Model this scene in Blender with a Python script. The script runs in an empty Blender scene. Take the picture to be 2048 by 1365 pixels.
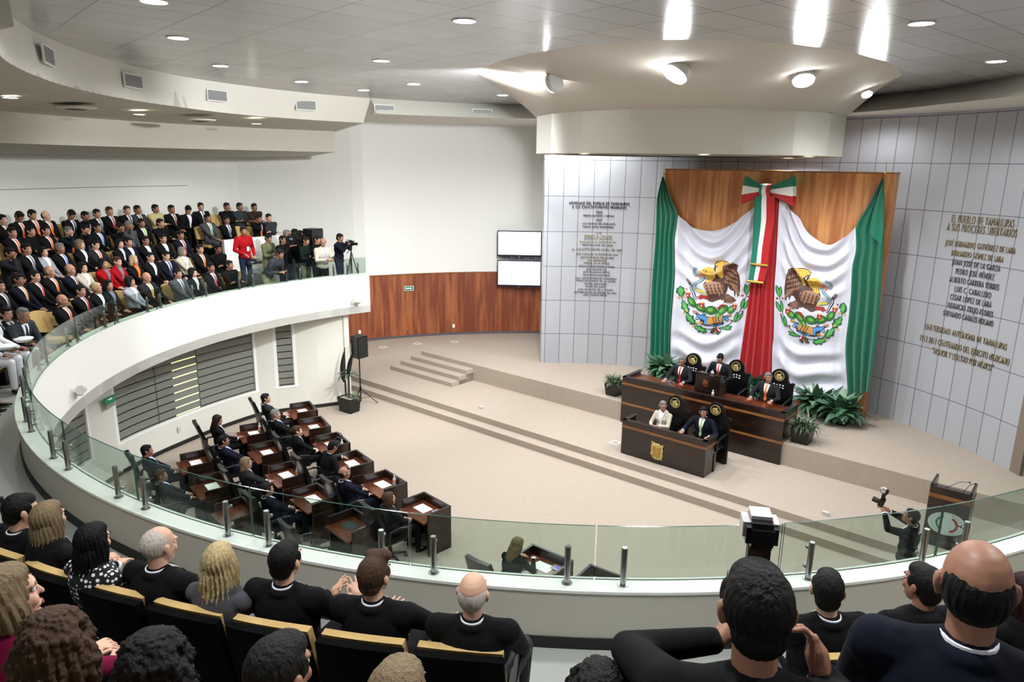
import bpy, bmesh, math, random
import numpy as np
from mathutils import Vector, Matrix, noise
from mathutils.bvhtree import BVHTree
S = bpy.context.scene
COL = S.collection
rnd = random.Random(7)
PI = math.pi

# ------------------------------------------------------------------ camera
CZ, F, PITCH, ROLL = 6.71, 1430.0, 0.2442, 0.0134
cd = bpy.data.cameras.new('camera'); cam = bpy.data.objects.new('camera', cd); COL.objects.link(cam)
cd.sensor_width = 36; cd.lens = F / 2048 * 36; cd.clip_start = .05; cd.clip_end = 200
_r, _u = Vector((1, 0, 0)), Vector((0, math.sin(PITCH), math.cos(PITCH)))
_f = Vector((0, math.cos(PITCH), -math.sin(PITCH)))
_c, _s = math.cos(ROLL), math.sin(ROLL)
R2, U2 = _r * _c + _u * _s, -_r * _s + _u * _c
cam.matrix_world = Matrix(((R2.x, U2.x, -_f.x, 0), (R2.y, U2.y, -_f.y, 0), (R2.z, U2.z, -_f.z, CZ), (0, 0, 0, 1)))
S.camera = cam

def ray(px, py):
    x = (px - 1024) / F; y = -(py - 682.5) / F
    return R2 * x + U2 * y + _f
def at(px, py, z):            # the point of the photograph's ray at height z
    d = ray(px, py); t = (z - CZ) / d.z
    return Vector((d.x * t, d.y * t, z))
def at_r(px, py, rr, c=None, far=True):   # ... on the upright cylinder of radius rr about c
    c = c or C0; d = ray(px, py); a = d.x ** 2 + d.y ** 2; b = -2 * (d.x * c[0] + d.y * c[1]); k = c[0] ** 2 + c[1] ** 2 - rr * rr
    q = max(0, b * b - 4 * a * k) ** .5
    t = (-b + (q if far else -q)) / 2 / a
    return Vector((d.x * t, d.y * t, CZ + d.z * t))

# ------------------------------------------------------------------ view, world, room light
S.view_settings.view_transform = 'Standard'; S.view_settings.look = 'None'
S.view_settings.exposure = 0.0; S.view_settings.gamma = 1.0; S.view_settings.use_curve_mapping = False
S.cycles.max_bounces = 6; S.cycles.diffuse_bounces = 3; S.cycles.glossy_bounces = 3
S.cycles.transmission_bounces = 4; S.cycles.transparent_max_bounces = 16
S.cycles.sample_clamp_indirect = 4.0; S.cycles.caustics_reflective = False; S.cycles.caustics_refractive = False
W = bpy.data.worlds.new('world'); S.world = W; W.use_nodes = True
W.node_tree.nodes['Background'].inputs[0].default_value = (.95, .98, 1, 1)
W.node_tree.nodes['Background'].inputs[1].default_value = 0.85
LIGHTS = dict(down=205, soffit=190, flood=470, flood_wall=3000, wall=900, drum=480, near=350)

C0 = (0.876, 12.914)          # centre of the round hall
GW = (1.544, 12.426, 8.62)    # tiled wall: centre, radius
AX = math.radians(-40)        # the stage's long direction
UU = Vector((math.cos(AX), math.sin(AX), 0)); VV = Vector((-math.sin(AX), math.cos(AX), 0))
def pol(r, a, z=0, c=C0):
    a = math.radians(a); return Vector((c[0] + r * math.cos(a), c[1] + r * math.sin(a), z))
def az_of(p, c=C0): return math.degrees(math.atan2(p[1] - c[1], p[0] - c[0]))
def lerp_tab(tab, x):
    if x <= tab[0][0]: return tab[0][1]
    for (a, b), (c, d) in zip(tab, tab[1:]):
        if x <= c: return b + (d - b) * (x - a) / (c - a)
    return tab[-1][1]

# ------------------------------------------------------------------ materials
def lin(c):
    return tuple(((v / 12.92) if v <= .04045 else ((v + .055) / 1.055) ** 2.4) for v in c[:3]) + (1,)
def hexc(h): return tuple(int(h[i:i + 2], 16) / 255 for i in (0, 2, 4))
MATS = {}
def mat(name, col, rough=.6, metal=0, noise=0, nscale=20, bump=0, emit=0, spec=.5, sheen=0, stretch=None, coat=0):
    if name in MATS: return MATS[name]
    m = bpy.data.materials.new(name); m.use_nodes = True; nt = m.node_tree; b = nt.nodes['Principled BSDF']
    if isinstance(col, str): col = hexc(col)
    b.inputs['Base Color'].default_value = lin(col); b.inputs['Roughness'].default_value = rough
    b.inputs['Metallic'].default_value = metal; b.inputs['Specular IOR Level'].default_value = spec
    if sheen: b.inputs['Sheen Weight'].default_value = sheen
    if coat: b.inputs['Coat Weight'].default_value = coat; b.inputs['Coat Roughness'].default_value = .1
    if emit:
        b.inputs['Emission Color'].default_value = lin(col); b.inputs['Emission Strength'].default_value = emit
    if noise or bump:
        tc = nt.nodes.new('ShaderNodeTexCoord'); mp = nt.nodes.new('ShaderNodeMapping')
        mp.inputs['Scale'].default_value = stretch or (1, 1, 1)
        n = nt.nodes.new('ShaderNodeTexNoise'); n.inputs['Scale'].default_value = nscale; n.inputs['Detail'].default_value = 4
        nt.links.new(tc.outputs['Object'], mp.inputs[0]); nt.links.new(mp.outputs[0], n.inputs['Vector'])
        if noise:
            mx = nt.nodes.new('ShaderNodeMix'); mx.data_type = 'RGBA'
            c = lin(col); mx.inputs['A'].default_value = tuple(max(0, v * (1 - noise)) for v in c[:3]) + (1,)
            mx.inputs['B'].default_value = tuple(min(1, v * (1 + noise)) for v in c[:3]) + (1,)
            nt.links.new(n.outputs['Fac'], mx.inputs['Factor']); nt.links.new(mx.outputs['Result'], b.inputs['Base Color'])
        if bump:
            bp = nt.nodes.new('ShaderNodeBump'); bp.inputs['Strength'].default_value = bump; bp.inputs['Distance'].default_value = .02
            nt.links.new(n.outputs['Fac'], bp.inputs['Height']); nt.links.new(bp.outputs[0], b.inputs['Normal'])
    MATS[name] = m; return m
def wood(name, c1, c2, rough=.4, scale=(14, 14, .9), rot=0, coat=0):
    m = bpy.data.materials.new(name); m.use_nodes = True; nt = m.node_tree; b = nt.nodes['Principled BSDF']; N = nt.nodes.new; L = nt.links.new
    tc = N('ShaderNodeTexCoord'); mp = N('ShaderNodeMapping'); mp.inputs['Scale'].default_value = scale; mp.inputs['Rotation'].default_value = (0, 0, rot)
    n = N('ShaderNodeTexNoise'); n.inputs['Scale'].default_value = 1.0; n.inputs['Detail'].default_value = 5; n.inputs['Roughness'].default_value = .6
    n2 = N('ShaderNodeTexNoise'); n2.inputs['Scale'].default_value = .25; n2.inputs['Detail'].default_value = 2
    L(tc.outputs['Object'], mp.inputs[0]); L(mp.outputs[0], n.inputs['Vector']); L(mp.outputs[0], n2.inputs['Vector'])
    ad = N('ShaderNodeMath'); ad.operation = 'ADD'; L(n.outputs['Fac'], ad.inputs[0]); L(n2.outputs['Fac'], ad.inputs[1])
    cr = N('ShaderNodeValToRGB'); cr.color_ramp.elements[0].position = .75; cr.color_ramp.elements[1].position = 1.25 if False else 1.0
    sub = N('ShaderNodeMath'); sub.operation = 'MULTIPLY'; sub.inputs[1].default_value = .85; L(ad.outputs[0], sub.inputs[0])
    cr.color_ramp.elements[0].color = lin(hexc(c1)); cr.color_ramp.elements[1].color = lin(hexc(c2))
    L(sub.outputs[0], cr.inputs[0]); L(cr.outputs[0], b.inputs['Base Color']); b.inputs['Roughness'].default_value = rough
    if coat: b.inputs['Coat Weight'].default_value = coat; b.inputs['Coat Roughness'].default_value = .15
    MATS[name] = m; return m
def glass(name, tint, amount=.9, refl=.06):
    m = bpy.data.materials.new(name); m.use_nodes = True; nt = m.node_tree; nt.nodes.remove(nt.nodes['Principled BSDF'])
    out = nt.nodes['Material Output']; N = nt.nodes.new; L = nt.links.new
    t = N('ShaderNodeBsdfTransparent'); t.inputs[0].default_value = lin(tint)
    g = N('ShaderNodeBsdfGlossy'); g.inputs['Roughness'].default_value = .02; g.inputs[0].default_value = (1, 1, 1, 1)
    lw = N('ShaderNodeLayerWeight'); lw.inputs[0].default_value = .5
    pw = N('ShaderNodeMath'); pw.operation = 'POWER'; pw.inputs[1].default_value = 4; L(lw.outputs['Facing'], pw.inputs[0])
    ml = N('ShaderNodeMath'); ml.operation = 'MULTIPLY_ADD'; ml.inputs[1].default_value = .45; ml.inputs[2].default_value = .02; L(pw.outputs[0], ml.inputs[0])
    mx = N('ShaderNodeMixShader'); L(ml.outputs[0], mx.inputs[0]); L(t.outputs[0], mx.inputs[1]); L(g.outputs[0], mx.inputs[2]); L(mx.outputs[0], out.inputs[0])
    MATS[name] = m; return m
carpet = mat('carpet', (.675, .625, .575), .95, noise=.07, nscale=9, bump=.15, spec=.1)
plaster = mat('plaster', (.86, .85, .81), .7, noise=.02, nscale=3)
plaster_white = mat('plaster_white', (.93, .93, .91), .7)
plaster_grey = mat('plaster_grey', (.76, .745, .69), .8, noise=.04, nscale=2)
cap_m = mat('cap_white', (.92, .93, .90), .5)
deck_m = mat('deck_vinyl', (.68, .69, .67), .4, noise=.06, nscale=5)
dark_base = mat('dark_skirting', (.10, .085, .075), .6)
panel_wood = wood('panel_wood', 'a8673a', 'cf9058', .42, (11, 11, .8))
wall_wood = wood('wall_wood', '783c24', 'a4603a', .42, (9, 9, .7))
dark_wood = wood('dark_wood', '150b07', '2c1910', .28, (3, 3, 18), coat=.3)
top_wood = wood('top_wood', '4a210f', '6e371b', .3, (3, 18, 3), coat=.3)
stripe_wood = wood('stripe_wood', '7a4a25', '93602f', .4, (3, 3, 18))
steel = mat('brushed_steel', (.62, .62, .62), .28, 1)
black_metal = mat('black_metal', (.035, .035, .04), .45)
black_plastic = mat('black_plastic', (.03, .03, .035), .4)
black_leather = mat('black_leather', (.035, .037, .045), .32, noise=.2, nscale=30, bump=.1)
black_fabric = mat('black_fabric', (.03, .03, .034), .95, spec=.1)
tan_fabric = mat('tan_fabric', (.78, .66, .44), .9, noise=.08, nscale=40, spec=.1)
paper = mat('paper', (.97, .97, .97), .8)
glass_m = glass('glass_green', (.885, .92, .90))
glass_edge = mat('glass_edge', (.12, .30, .27), .15)

def tile_mat():
    m = bpy.data.materials.new('grey_tile'); m.use_nodes = True; nt = m.node_tree; b = nt.nodes['Principled BSDF']; N = nt.nodes.new; L = nt.links.new
    uv = N('ShaderNodeUVMap'); uv.uv_map = 'UVMap'
    br = N('ShaderNodeTexBrick'); br.offset = 0; br.squash = 1; br.inputs['Scale'].default_value = 1
    br.inputs['Brick Width'].default_value = .436; br.inputs['Row Height'].default_value = 1.02
    br.inputs['Mortar Size'].default_value = .008; br.inputs['Mortar Smooth'].default_value = 0
    br.inputs['Color1'].default_value = lin((.66, .665, .69)); br.inputs['Color2'].default_value = lin((.69, .70, .725)); br.inputs['Mortar'].default_value = lin((.38, .38, .42))
    L(uv.outputs[0], br.inputs[0]); L(br.outputs[0], b.inputs['Base Color']); b.inputs['Roughness'].default_value = .42
    return m
def ceil_mat():
    m = bpy.data.materials.new('ceiling_panels'); m.use_nodes = True; nt = m.node_tree; b = nt.nodes['Principled BSDF']; N = nt.nodes.new; L = nt.links.new
    tc = N('ShaderNodeTexCoord'); mp = N('ShaderNodeMapping'); mp.inputs['Rotation'].default_value = (0, 0, math.radians(49))
    br = N('ShaderNodeTexBrick'); br.offset = 0; br.inputs['Scale'].default_value = 1
    br.inputs['Brick Width'].default_value = .6; br.inputs['Row Height'].default_value = 1.0
    br.inputs['Mortar Size'].default_value = .007; br.inputs['Mortar Smooth'].default_value = 0
    br.inputs['Color1'].default_value = lin((.70, .70, .70)); br.inputs['Color2'].default_value = lin((.75, .745, .75)); br.inputs['Mortar'].default_value = lin((.38, .38, .4))
    L(tc.outputs['Object'], mp.inputs[0]); L(mp.outputs[0], br.inputs[0]); L(br.outputs[0], b.inputs['Base Color'])
    b.inputs['Roughness'].default_value = .22; b.inputs['Metallic'].default_value = .15
    return m
grey_tile = tile_mat(); ceil_m = ceil_mat()

# ------------------------------------------------------------------ mesh helpers
class MB:
    def __init__(s): s.v = []; s.f = []; s.mi = []; s.uv = []
    def add(s, vs, fs, mi=0, uvs=None):
        o = len(s.v); s.v += [tuple(v) for v in vs]
        for f in fs: s.f.append(tuple(i + o for i in f)); s.mi.append(mi)
        s.uv += list(uvs) if uvs else [(0, 0)] * len(vs)
        return s
    def box(s, c, d, rot=0, mi=0, M=None):
        vs = [Vector((x * d[0] / 2, y * d[1] / 2, z * d[2] / 2)) for x in (-1, 1) for y in (-1, 1) for z in (-1, 1)]
        R = M if M is not None else Matrix.Rotation(rot, 3, 'Z')
        vs = [R @ v + Vector(c) for v in vs]
        return s.add(vs, [(0, 1, 3, 2), (4, 6, 7, 5), (0, 4, 5, 1), (2, 3, 7, 6), (0, 2, 6, 4), (1, 5, 7, 3)], mi)
    def prism(s, poly, z0, z1, mi=0, M=None):
        n = len(poly); a = sum(poly[i][0] * poly[(i + 1) % n][1] - poly[(i + 1) % n][0] * poly[i][1] for i in range(n))
        if a < 0: poly = poly[::-1]
        vs = [Vector((p[0], p[1], z0)) for p in poly] + [Vector((p[0], p[1], z1)) for p in poly]
        if M is not None: vs = [M @ v for v in vs]
        return s.add(vs, [tuple(range(n))[::-1], tuple(range(n, 2 * n))] + [(i, (i + 1) % n, n + (i + 1) % n, n + i) for i in range(n)], mi)
    def tube(s, p0, p1, r0, r1=None, n=10, mi=0, cap=True):
        p0, p1 = Vector(p0), Vector(p1); r1 = r0 if r1 is None else r1; d = (p1 - p0).normalized()
        a = d.orthogonal().normalized(); b = d.cross(a)
        vs = [p + (a * math.cos(2 * PI * i / n) + b * math.sin(2 * PI * i / n)) * r for p, r in ((p0, r0), (p1, r1)) for i in range(n)]
        fs = [(i, (i + 1) % n, n + (i + 1) % n, n + i) for i in range(n)]
        if cap: fs += [tuple(range(n))[::-1], tuple(range(n, 2 * n))]
        return s.add(vs, fs, mi)
    def path(s, pts, r, n=8, mi=0):
        for a, b in zip(pts, pts[1:]): s.tube(a, b, r, r, n, mi)
        return s
    def ball(s, c, r, nu=12, nv=8, M=None, mi=0):
        if not hasattr(r, '__len__'): r = (r, r, r)
        vs = []; fs = []
        for j in range(nv + 1):
            th = PI * j / nv
            for i in range(nu):
                ph = 2 * PI * i / nu
                v = Vector((r[0] * math.sin(th) * math.cos(ph), r[1] * math.sin(th) * math.sin(ph), r[2] * math.cos(th)))
                vs.append((M @ v if M is not None else v) + Vector(c))
        for j in range(nv):
            for i in range(nu):
                a, b = j * nu + i, j * nu + (i + 1) % nu
                if j == 0: fs.append((a, a + nu, b + nu))
                elif j == nv - 1: fs.append((a, a + nu, b))
                else: fs.append((a, a + nu, b + nu, b))
        return s.add(vs, fs, mi)
    def lathe(s, prof, c=(0, 0, 0), n=20, mi=0, cap=True):
        vs = [Vector((c[0] + r * math.cos(2 * PI * i / n), c[1] + r * math.sin(2 * PI * i / n), c[2] + z)) for r, z in prof for i in range(n)]
        fs = [(j * n + i, j * n + (i + 1) % n, (j + 1) * n + (i + 1) % n, (j + 1) * n + i) for j in range(len(prof) - 1) for i in range(n)]
        if cap: fs += [tuple(range(n))[::-1], tuple(range((len(prof) - 1) * n, len(prof) * n))]
        return s.add(vs, fs, mi)
    def sector(s, prof, a0, a1, step=2.0, c=C0, mi=0, ends=True):
        # prof: closed list of (r, z); each r or z may be a function of the angle
        n = max(2, int(abs(a1 - a0) / step) + 1); m = len(prof); vs = []; uvs = []
        g = lambda q, a: q(a) if callable(q) else q
        for i in range(n):
            a = a0 + (a1 - a0) * i / (n - 1)
            for r, z in prof: vs.append(pol(g(r, a), a, g(z, a), c)); uvs.append((math.radians(a) * GW[2], g(z, a)))
        fs = [(i * m + j, (i + 1) * m + j, (i + 1) * m + (j + 1) % m, i * m + (j + 1) % m) for i in range(n - 1) for j in range(m)]
        if ends: fs += [tuple(range(m)), tuple(range((n - 1) * m, n * m))[::-1]]
        return s.add(vs, fs, mi, uvs)
    def grid(s, P, nu, nv, mi=0, mifn=None, closed=False):
        # P: function (u, v) -> point
        o = len(s.v); vs = [P(i / nu, j / nv) for j in range(nv + 1) for i in range(nu + 1)]
        s.v += [tuple(v) for v in vs]; s.uv += [(0, 0)] * len(vs)
        for j in range(nv):
            for i in range(nu):
                a = o + j * (nu + 1) + i
                s.f.append((a, a + 1, a + nu + 2, a + nu + 1)); s.mi.append(mifn((i + .5) / nu, (j + .5) / nv) if mifn else mi)
        return s
    def mesh(s, name, mats, smooth=False, recalc=True, bevel=0):
        me = bpy.data.meshes.new(name); me.from_pydata(s.v, [], s.f)
        if len(set(s.uv)) > 1:
            ul = me.uv_layers.new(name='UVMap'); uvs = np.array(s.uv); idx = np.zeros(len(me.loops), int); me.loops.foreach_get('vertex_index', idx)
            ul.data.foreach_set('uv', uvs[idx].ravel())
        for m in (mats if isinstance(mats, (list, tuple)) else [mats]): me.materials.append(m)
        if any(s.mi): me.polygons.foreach_set('material_index', s.mi)
        if recalc or bevel:
            bm = bmesh.new(); bm.from_mesh(me)
            if bevel: bmesh.ops.bevel(bm, geom=bm.edges[:], offset=bevel, segments=2, affect='EDGES', clamp_overlap=True)
            bmesh.ops.recalc_face_normals(bm, faces=bm.faces); bm.to_mesh(me); bm.free()
        if smooth:
            me.polygons.foreach_set('use_smooth', [True] * len(me.polygons))
            try: me.set_sharp_from_angle(angle=math.radians(40))
            except Exception: pass
        me.update(); return me
    def build(s, name, mats, parent=None, smooth=False, bevel=0, loc=None, rz=None, kind=None):
        o = bpy.data.objects.new(name, s.mesh(name, mats, smooth, True, bevel)); COL.objects.link(o)
        if parent: o.parent = parent
        if loc is not None: o.location = loc
        if rz is not None: o.rotation_euler = (0, 0, rz)
        if kind: o['kind'] = kind
        return o
def tag(o, label, cat, group=None):
    o['label'] = label; o['category'] = cat
    if group: o['group'] = group
    return o
def thing(name, label, cat, loc=(0, 0, 0), rz=0, group=None):
    o = bpy.data.objects.new(name, None); COL.objects.link(o); o.empty_display_size = .2
    o.location = loc; o.rotation_euler = (0, 0, rz); return tag(o, label, cat, group)
def put(name, me, parent=None, loc=None, rz=None, mats=None):
    o = bpy.data.objects.new(name, me); COL.objects.link(o)
    if parent: o.parent = parent
    if loc is not None: o.location = loc
    if rz is not None: o.rotation_euler = (0, 0, rz)
    if mats:
        for i, m in enumerate(mats):
            if m is not None and i < len(o.material_slots): o.material_slots[i].link = 'OBJECT'; o.material_slots[i].material = m
    return o
def copy_tree(o, parent=None):
    c = o.copy(); COL.objects.link(c)
    if parent: c.parent = parent
    for ch in o.children: copy_tree(ch, c)
    return c
ORD = ['first', 'second', 'third', 'fourth', 'fifth', 'sixth', 'seventh', 'eighth', 'ninth', 'tenth', 'eleventh', 'twelfth', 'thirteenth', 'fourteenth', 'fifteenth', 'sixteenth', 'seventeenth', 'eighteenth', 'nineteenth', 'twentieth', 'twenty-first', 'twenty-second']
# ================================================================== THE SHELL
ZC = 8.30
UPR = [(-30, 7.6), (0, 7.84), (17, 8.2), (30, 8.35), (97, 8.2), (112, 8.1), (126, 8.1), (149, 7.91), (165, 7.81), (181, 7.66), (195, 7.67), (207, 7.78), (215, 7.9), (219, 7.98), (230, 8.3)]
LOR1 = [(121, 8.65), (125, 8.63), (139, 8.40), (152, 8.14), (167, 7.73), (181, 7.63), (193, 7.6), (205, 7.69), (212, 7.81), (221, 8.03), (226, 8.21), (230, 8.4)]
LOR2 = [(-30, 7.3), (-4, 7.42), (10, 7.3), (30, 7.7), (93, 7.6), (113, 7.7), (128, 7.79)]
def up_r(a): return lerp_tab(UPR, (a + 90) % 360 - 90)
def lo_r(a): return lerp_tab(LOR1, (a + 90) % 360 - 90)
def lo_r2(a): return lerp_tab(LOR2, (a + 90) % 360 - 90)
# hall floor
fl = MB().prism([tuple(pol(12.3, a)[:2]) for a in range(0, 360, 6)], -.3, 0).build('floor', carpet, kind='structure')
# steps and stage: everything beyond straight edges, clipped by the round outer wall
def edge_poly(p, rr, a_lo=None, a_hi=None):
    # region behind the straight line through p along UU, inside radius rr
    d = (p - Vector((C0[0], C0[1], 0))).dot(VV); h = (rr * rr - d * d) ** .5
    c = Vector((C0[0], C0[1], 0)) + VV * d
    l, r = c - UU * h, c + UU * h
    al, ar = az_of(l), az_of(r)
    return [tuple(pol(rr, ar + (al - ar) * i / 40)[:2]) for i in range(41)]
LB = at(1200, 933, .15); LA = at(1200, 907.5, .30); LS = (at(990, 740.6, .80) + at(1578, 890, .80) * 1) / 2
MB().prism(edge_poly(LB, 12.2), 0, .15).build('floor', carpet, kind='structure')
MB().prism(edge_poly(LA, 12.15), .15, .30).build('floor', carpet, kind='structure')
# the stage has its edge along UU, and at its left end turns back to the wall
sp = edge_poly(LS, 12.1)
corner = at(841, 703, .80); wing = at(719, 715, .80); wing = corner + (wing - corner).normalized() * 2.6
k = (LS - corner).dot(VV); corner = corner + VV * k
right_end = max(sp, key=lambda q: Vector((q[0], q[1], 0)).dot(UU))
arc = [tuple(pol(12.1, a)[:2]) for a in np.linspace(az_of(right_end), az_of(wing), 40)]
MB().prism([tuple(corner[:2])] + arc + [tuple(wing[:2])], .30, .80).build('floor', carpet, kind='structure')
# three treads leading up to the stage at its left end
T0 = at(945, 761.8, .30); tl = (T0 - corner).dot(UU)
for i, (z, w) in enumerate(((.425, .93), (.55, .62), (.675, .31))):
    d = {0: .93, 1: .62, 2: .31}[i]
    off = at([770.6, 800, 823][i], [731, 721, 711.5][i], z)
    a = corner - VV * d; b = corner + UU * tl - VV * d
    sk = (corner - wing).normalized()
    a0 = corner + (wing - corner).normalized() * (d / abs((wing - corner).normalized().dot(VV))) * 1.0
    MB().prism([tuple(a0[:2]), tuple(corner[:2]), tuple((corner + UU * tl)[:2]), tuple(b[:2])], .30, z).build('floor', carpet, kind='structure')
# curved timber wall behind the stage, white wall above it
MB().sector([(12.0, .3), (12.25, .3), (12.25, 2.99), (12.0, 2.99)], 60, 142).build('wall_back', wall_wood, kind='structure')
MB().sector([(11.985, 2.985), (12.0, 2.985), (12.0, 3.02), (11.985, 3.02)], 60, 142).build('trim_1', stripe_wood, kind='structure')
MB().sector([(11.985, .8), (12.0, .8), (12.0, .88), (11.985, .88)], 60, 142).build('baseboard_back', mat('grey_base', (.35, .33, .36), .6), kind='structure')
OUTR = lambda a: lerp_tab([(60, 12.0), (119, 12.0), (134, 13.9), (360, 13.9)], a % 360)
MB().sector([(OUTR, lambda a: 3.0 if a < 126 else 2.4), (lambda a: OUTR(a) + .3, lambda a: 3.0 if a < 126 else 2.4), (lambda a: OUTR(a) + .3, 8.6), (OUTR, 8.6)], 60, 360, 1.5).build('wall_back', plaster_white, kind='structure')
MB().sector([(lambda a: OUTR(a) - .008, 5.92), (OUTR, 5.92), (OUTR, 5.935), (lambda a: OUTR(a) - .008, 5.935)], 140, 250, 1.5).build('trim_2', mat('joint', (.5, .5, .47)), kind='structure')
# tiled wall
gw = MB().sector([(GW[2], .8), (GW[2] + .35, .8), (GW[2] + .35, 8.5), (GW[2], 8.5)], 6.7, 94.4, .725, c=GW)
gw.uv = [(u + .30, v - .70) for u, v in gw.uv]
gw.build('wall_tiled', grey_tile, kind='structure')
MB().sector([(GW[2] - .03, 7.86), (GW[2], 7.86), (GW[2], 7.98), (GW[2] - .03, 7.98)], -60, 94, 1.5, c=GW).build('trim_3', mat('rail_grey', (.66, .66, .74), .4), kind='structure')
# brown jamb and steel door at the right edge of the stage
MB().sector([(GW[2] - .02, .8), (GW[2] + .35, .8), (GW[2] + .35, 8.5), (GW[2] - .02, 8.5)], 5.0, 6.7, .4, c=GW).build('trim_7', mat('jamb_brown', (.50, .45, .40), .5), kind='structure')
MB().sector([(GW[2] + .05, .8), (GW[2] + .12, .8), (GW[2] + .12, 8.5), (GW[2] + .05, 8.5)], -60, 5.0, 1.5, c=GW).build('wall_right', mat('door_grey', (.52, .54, .47), .5), kind='structure')
hp = pol(GW[2] + .0, 4.3, 1.05, GW); MB().tube((hp.x, hp.y, 1.0), (hp.x, hp.y, 1.16), .03, .03, 12).build('door_handle', steel, kind='structure')
# ceilings
MB().prism([tuple(pol(13.9, a)[:2]) for a in range(0, 360, 6)], ZC, ZC + .2).build('ceiling', ceil_m, kind='structure')
LOW = -1
def fas(a0, a1, zl, name, lr):
    MB().sector([(up_r, ZC), (lambda a: up_r(a) + .02, ZC), (lambda a: lr(a) + .02, zl), (lr, zl)], a0, a1).build(name, plaster, kind='structure')
fas(124.9, 228, 7.70, 'trim_4', lo_r); fas(-25, 124.9, 7.90, 'trim_5', lo_r2)
# soffit behind the fascia, then the second drop
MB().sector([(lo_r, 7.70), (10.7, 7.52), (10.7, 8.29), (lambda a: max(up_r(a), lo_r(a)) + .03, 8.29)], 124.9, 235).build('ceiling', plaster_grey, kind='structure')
MB().sector([(lo_r2, 7.90), (14.0, 7.90), (14.0, 8.29), (lambda a: up_r(a) + .03, 8.29)], -25, 124.9).build('ceiling', plaster, kind='structure')
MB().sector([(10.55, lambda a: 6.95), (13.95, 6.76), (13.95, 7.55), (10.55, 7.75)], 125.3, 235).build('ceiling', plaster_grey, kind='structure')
MB().sector([(10.7, 7.5), (14, 7.5), (14, 8.29), (10.7, 8.29)], 124.9, 126.3).build('ceiling', plaster, kind='structure')

# drum canopy over the stage
DC = (3.85, 17.0)
drum_o = [(DC[0] + 3.38 * math.cos(math.radians(a + 6)), DC[1] + 3.38 * math.sin(math.radians(a + 6))) for a in range(0, 360, 18)]
nm = len(drum_o)
can = thing('canopy', 'round drum-shaped plaster canopy hanging from the ceiling over the stage', 'canopy', (DC[0], DC[1], 6.92))
def rel(vs): return [Vector((v[0] - DC[0], v[1] - DC[1], v[2] - 6.92)) for v in vs]
m = MB()
zt, zb = 7.72, 6.92
ov = rel([(x, y, z) for z in (zb, zt) for x, y in drum_o])
m.add(ov, [(i, (i + 1) % nm, nm + (i + 1) % nm, nm + i) for i in range(nm)])
m.build('drum_wall', plaster, can)
m = MB(); sc_ = lambda k, z: [(DC[0] + (x - DC[0]) * k, DC[1] + (y - DC[1]) * k, z) for x, y in drum_o]
rr = rel(sc_(1, zb) + sc_(.80, zb)); m.add(rr, [(i, nm + i, nm + (i + 1) % nm, (i + 1) % nm) for i in range(nm)])
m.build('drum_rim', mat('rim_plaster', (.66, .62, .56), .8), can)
m = MB(); circ = [(DC[0] + 2.75 * math.cos(2 * PI * i / 48), DC[1] + 2.75 * math.sin(2 * PI * i / 48)) for i in range(48)]
m.add(rel([(x, y, zb + .02) for x, y in circ] + [(x, y, zb + .10) for x, y in circ]), [tuple(range(48, 96))] + [(i, (i + 1) % 48, 48 + (i + 1) % 48, 48 + i) for i in range(48)])
m.build('drum_soffit', plaster, can)
# splayed skirt from the drum up to the ceiling, wider towards the hall
top_px = [(953, 150), (962, 136), (1000, 119), (1065, 104), (1180, 87), (1300, 78), (1420, 77), (1560, 83), (1700, 101), (1790, 126), (1808, 150)]
tp = [at(x, y, ZC) for x, y in top_px]
bk = [(DC[0] + 4.1 * math.cos(math.radians(a)), DC[1] + 4.1 * math.sin(math.radians(a)), ZC) for a in (0, 30, 60, 90, 120, 150, 180)]
ring = [tuple(v) for v in tp] + bk       # left tip -> near -> right tip -> back right ... back left
ring = [(x, y, ZC) for x, y, z in ring]
cx, cy = 3.3, 15.0
N2 = 60
def ring_at(ang, poly):
    best = None; d = (math.cos(ang), math.sin(ang))
    for (x0, y0, _), (x1, y1, _) in zip(poly, poly[1:] + poly[:1]):
        ex, ey = x1 - x0, y1 - y0; den = d[0] * ey - d[1] * ex
        if abs(den) < 1e-9: continue
        t = ((x0 - cx) * ey - (y0 - cy) * ex) / den; u = ((x0 - cx) * d[1] - (y0 - cy) * d[0]) / den
        if t > 0 and -1e-6 <= u <= 1 + 1e-6 and (best is None or t < best): best = t
    return (cx + d[0] * best, cy + d[1] * best)
dpoly = [(x, y, zt) for x, y in drum_o]
m = MB(); vs = []
for kk in range(2):
    for i in range(N2):
        a = 2 * PI * i / N2; x, y = ring_at(a, dpoly if kk == 0 else ring); vs.append((x, y, zt if kk == 0 else ZC + .01))
m.add(rel(vs), [(i, (i + 1) % N2, N2 + (i + 1) % N2, N2 + i) for i in range(N2)])
SK = BVHTree.FromPolygons([Vector(v) + Vector((DC[0], DC[1], 6.92)) for v in m.v], m.f)
m.build('splayed_skirt', mat('skirt_plaster', (.80, .775, .735), .75), can, True)

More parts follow.
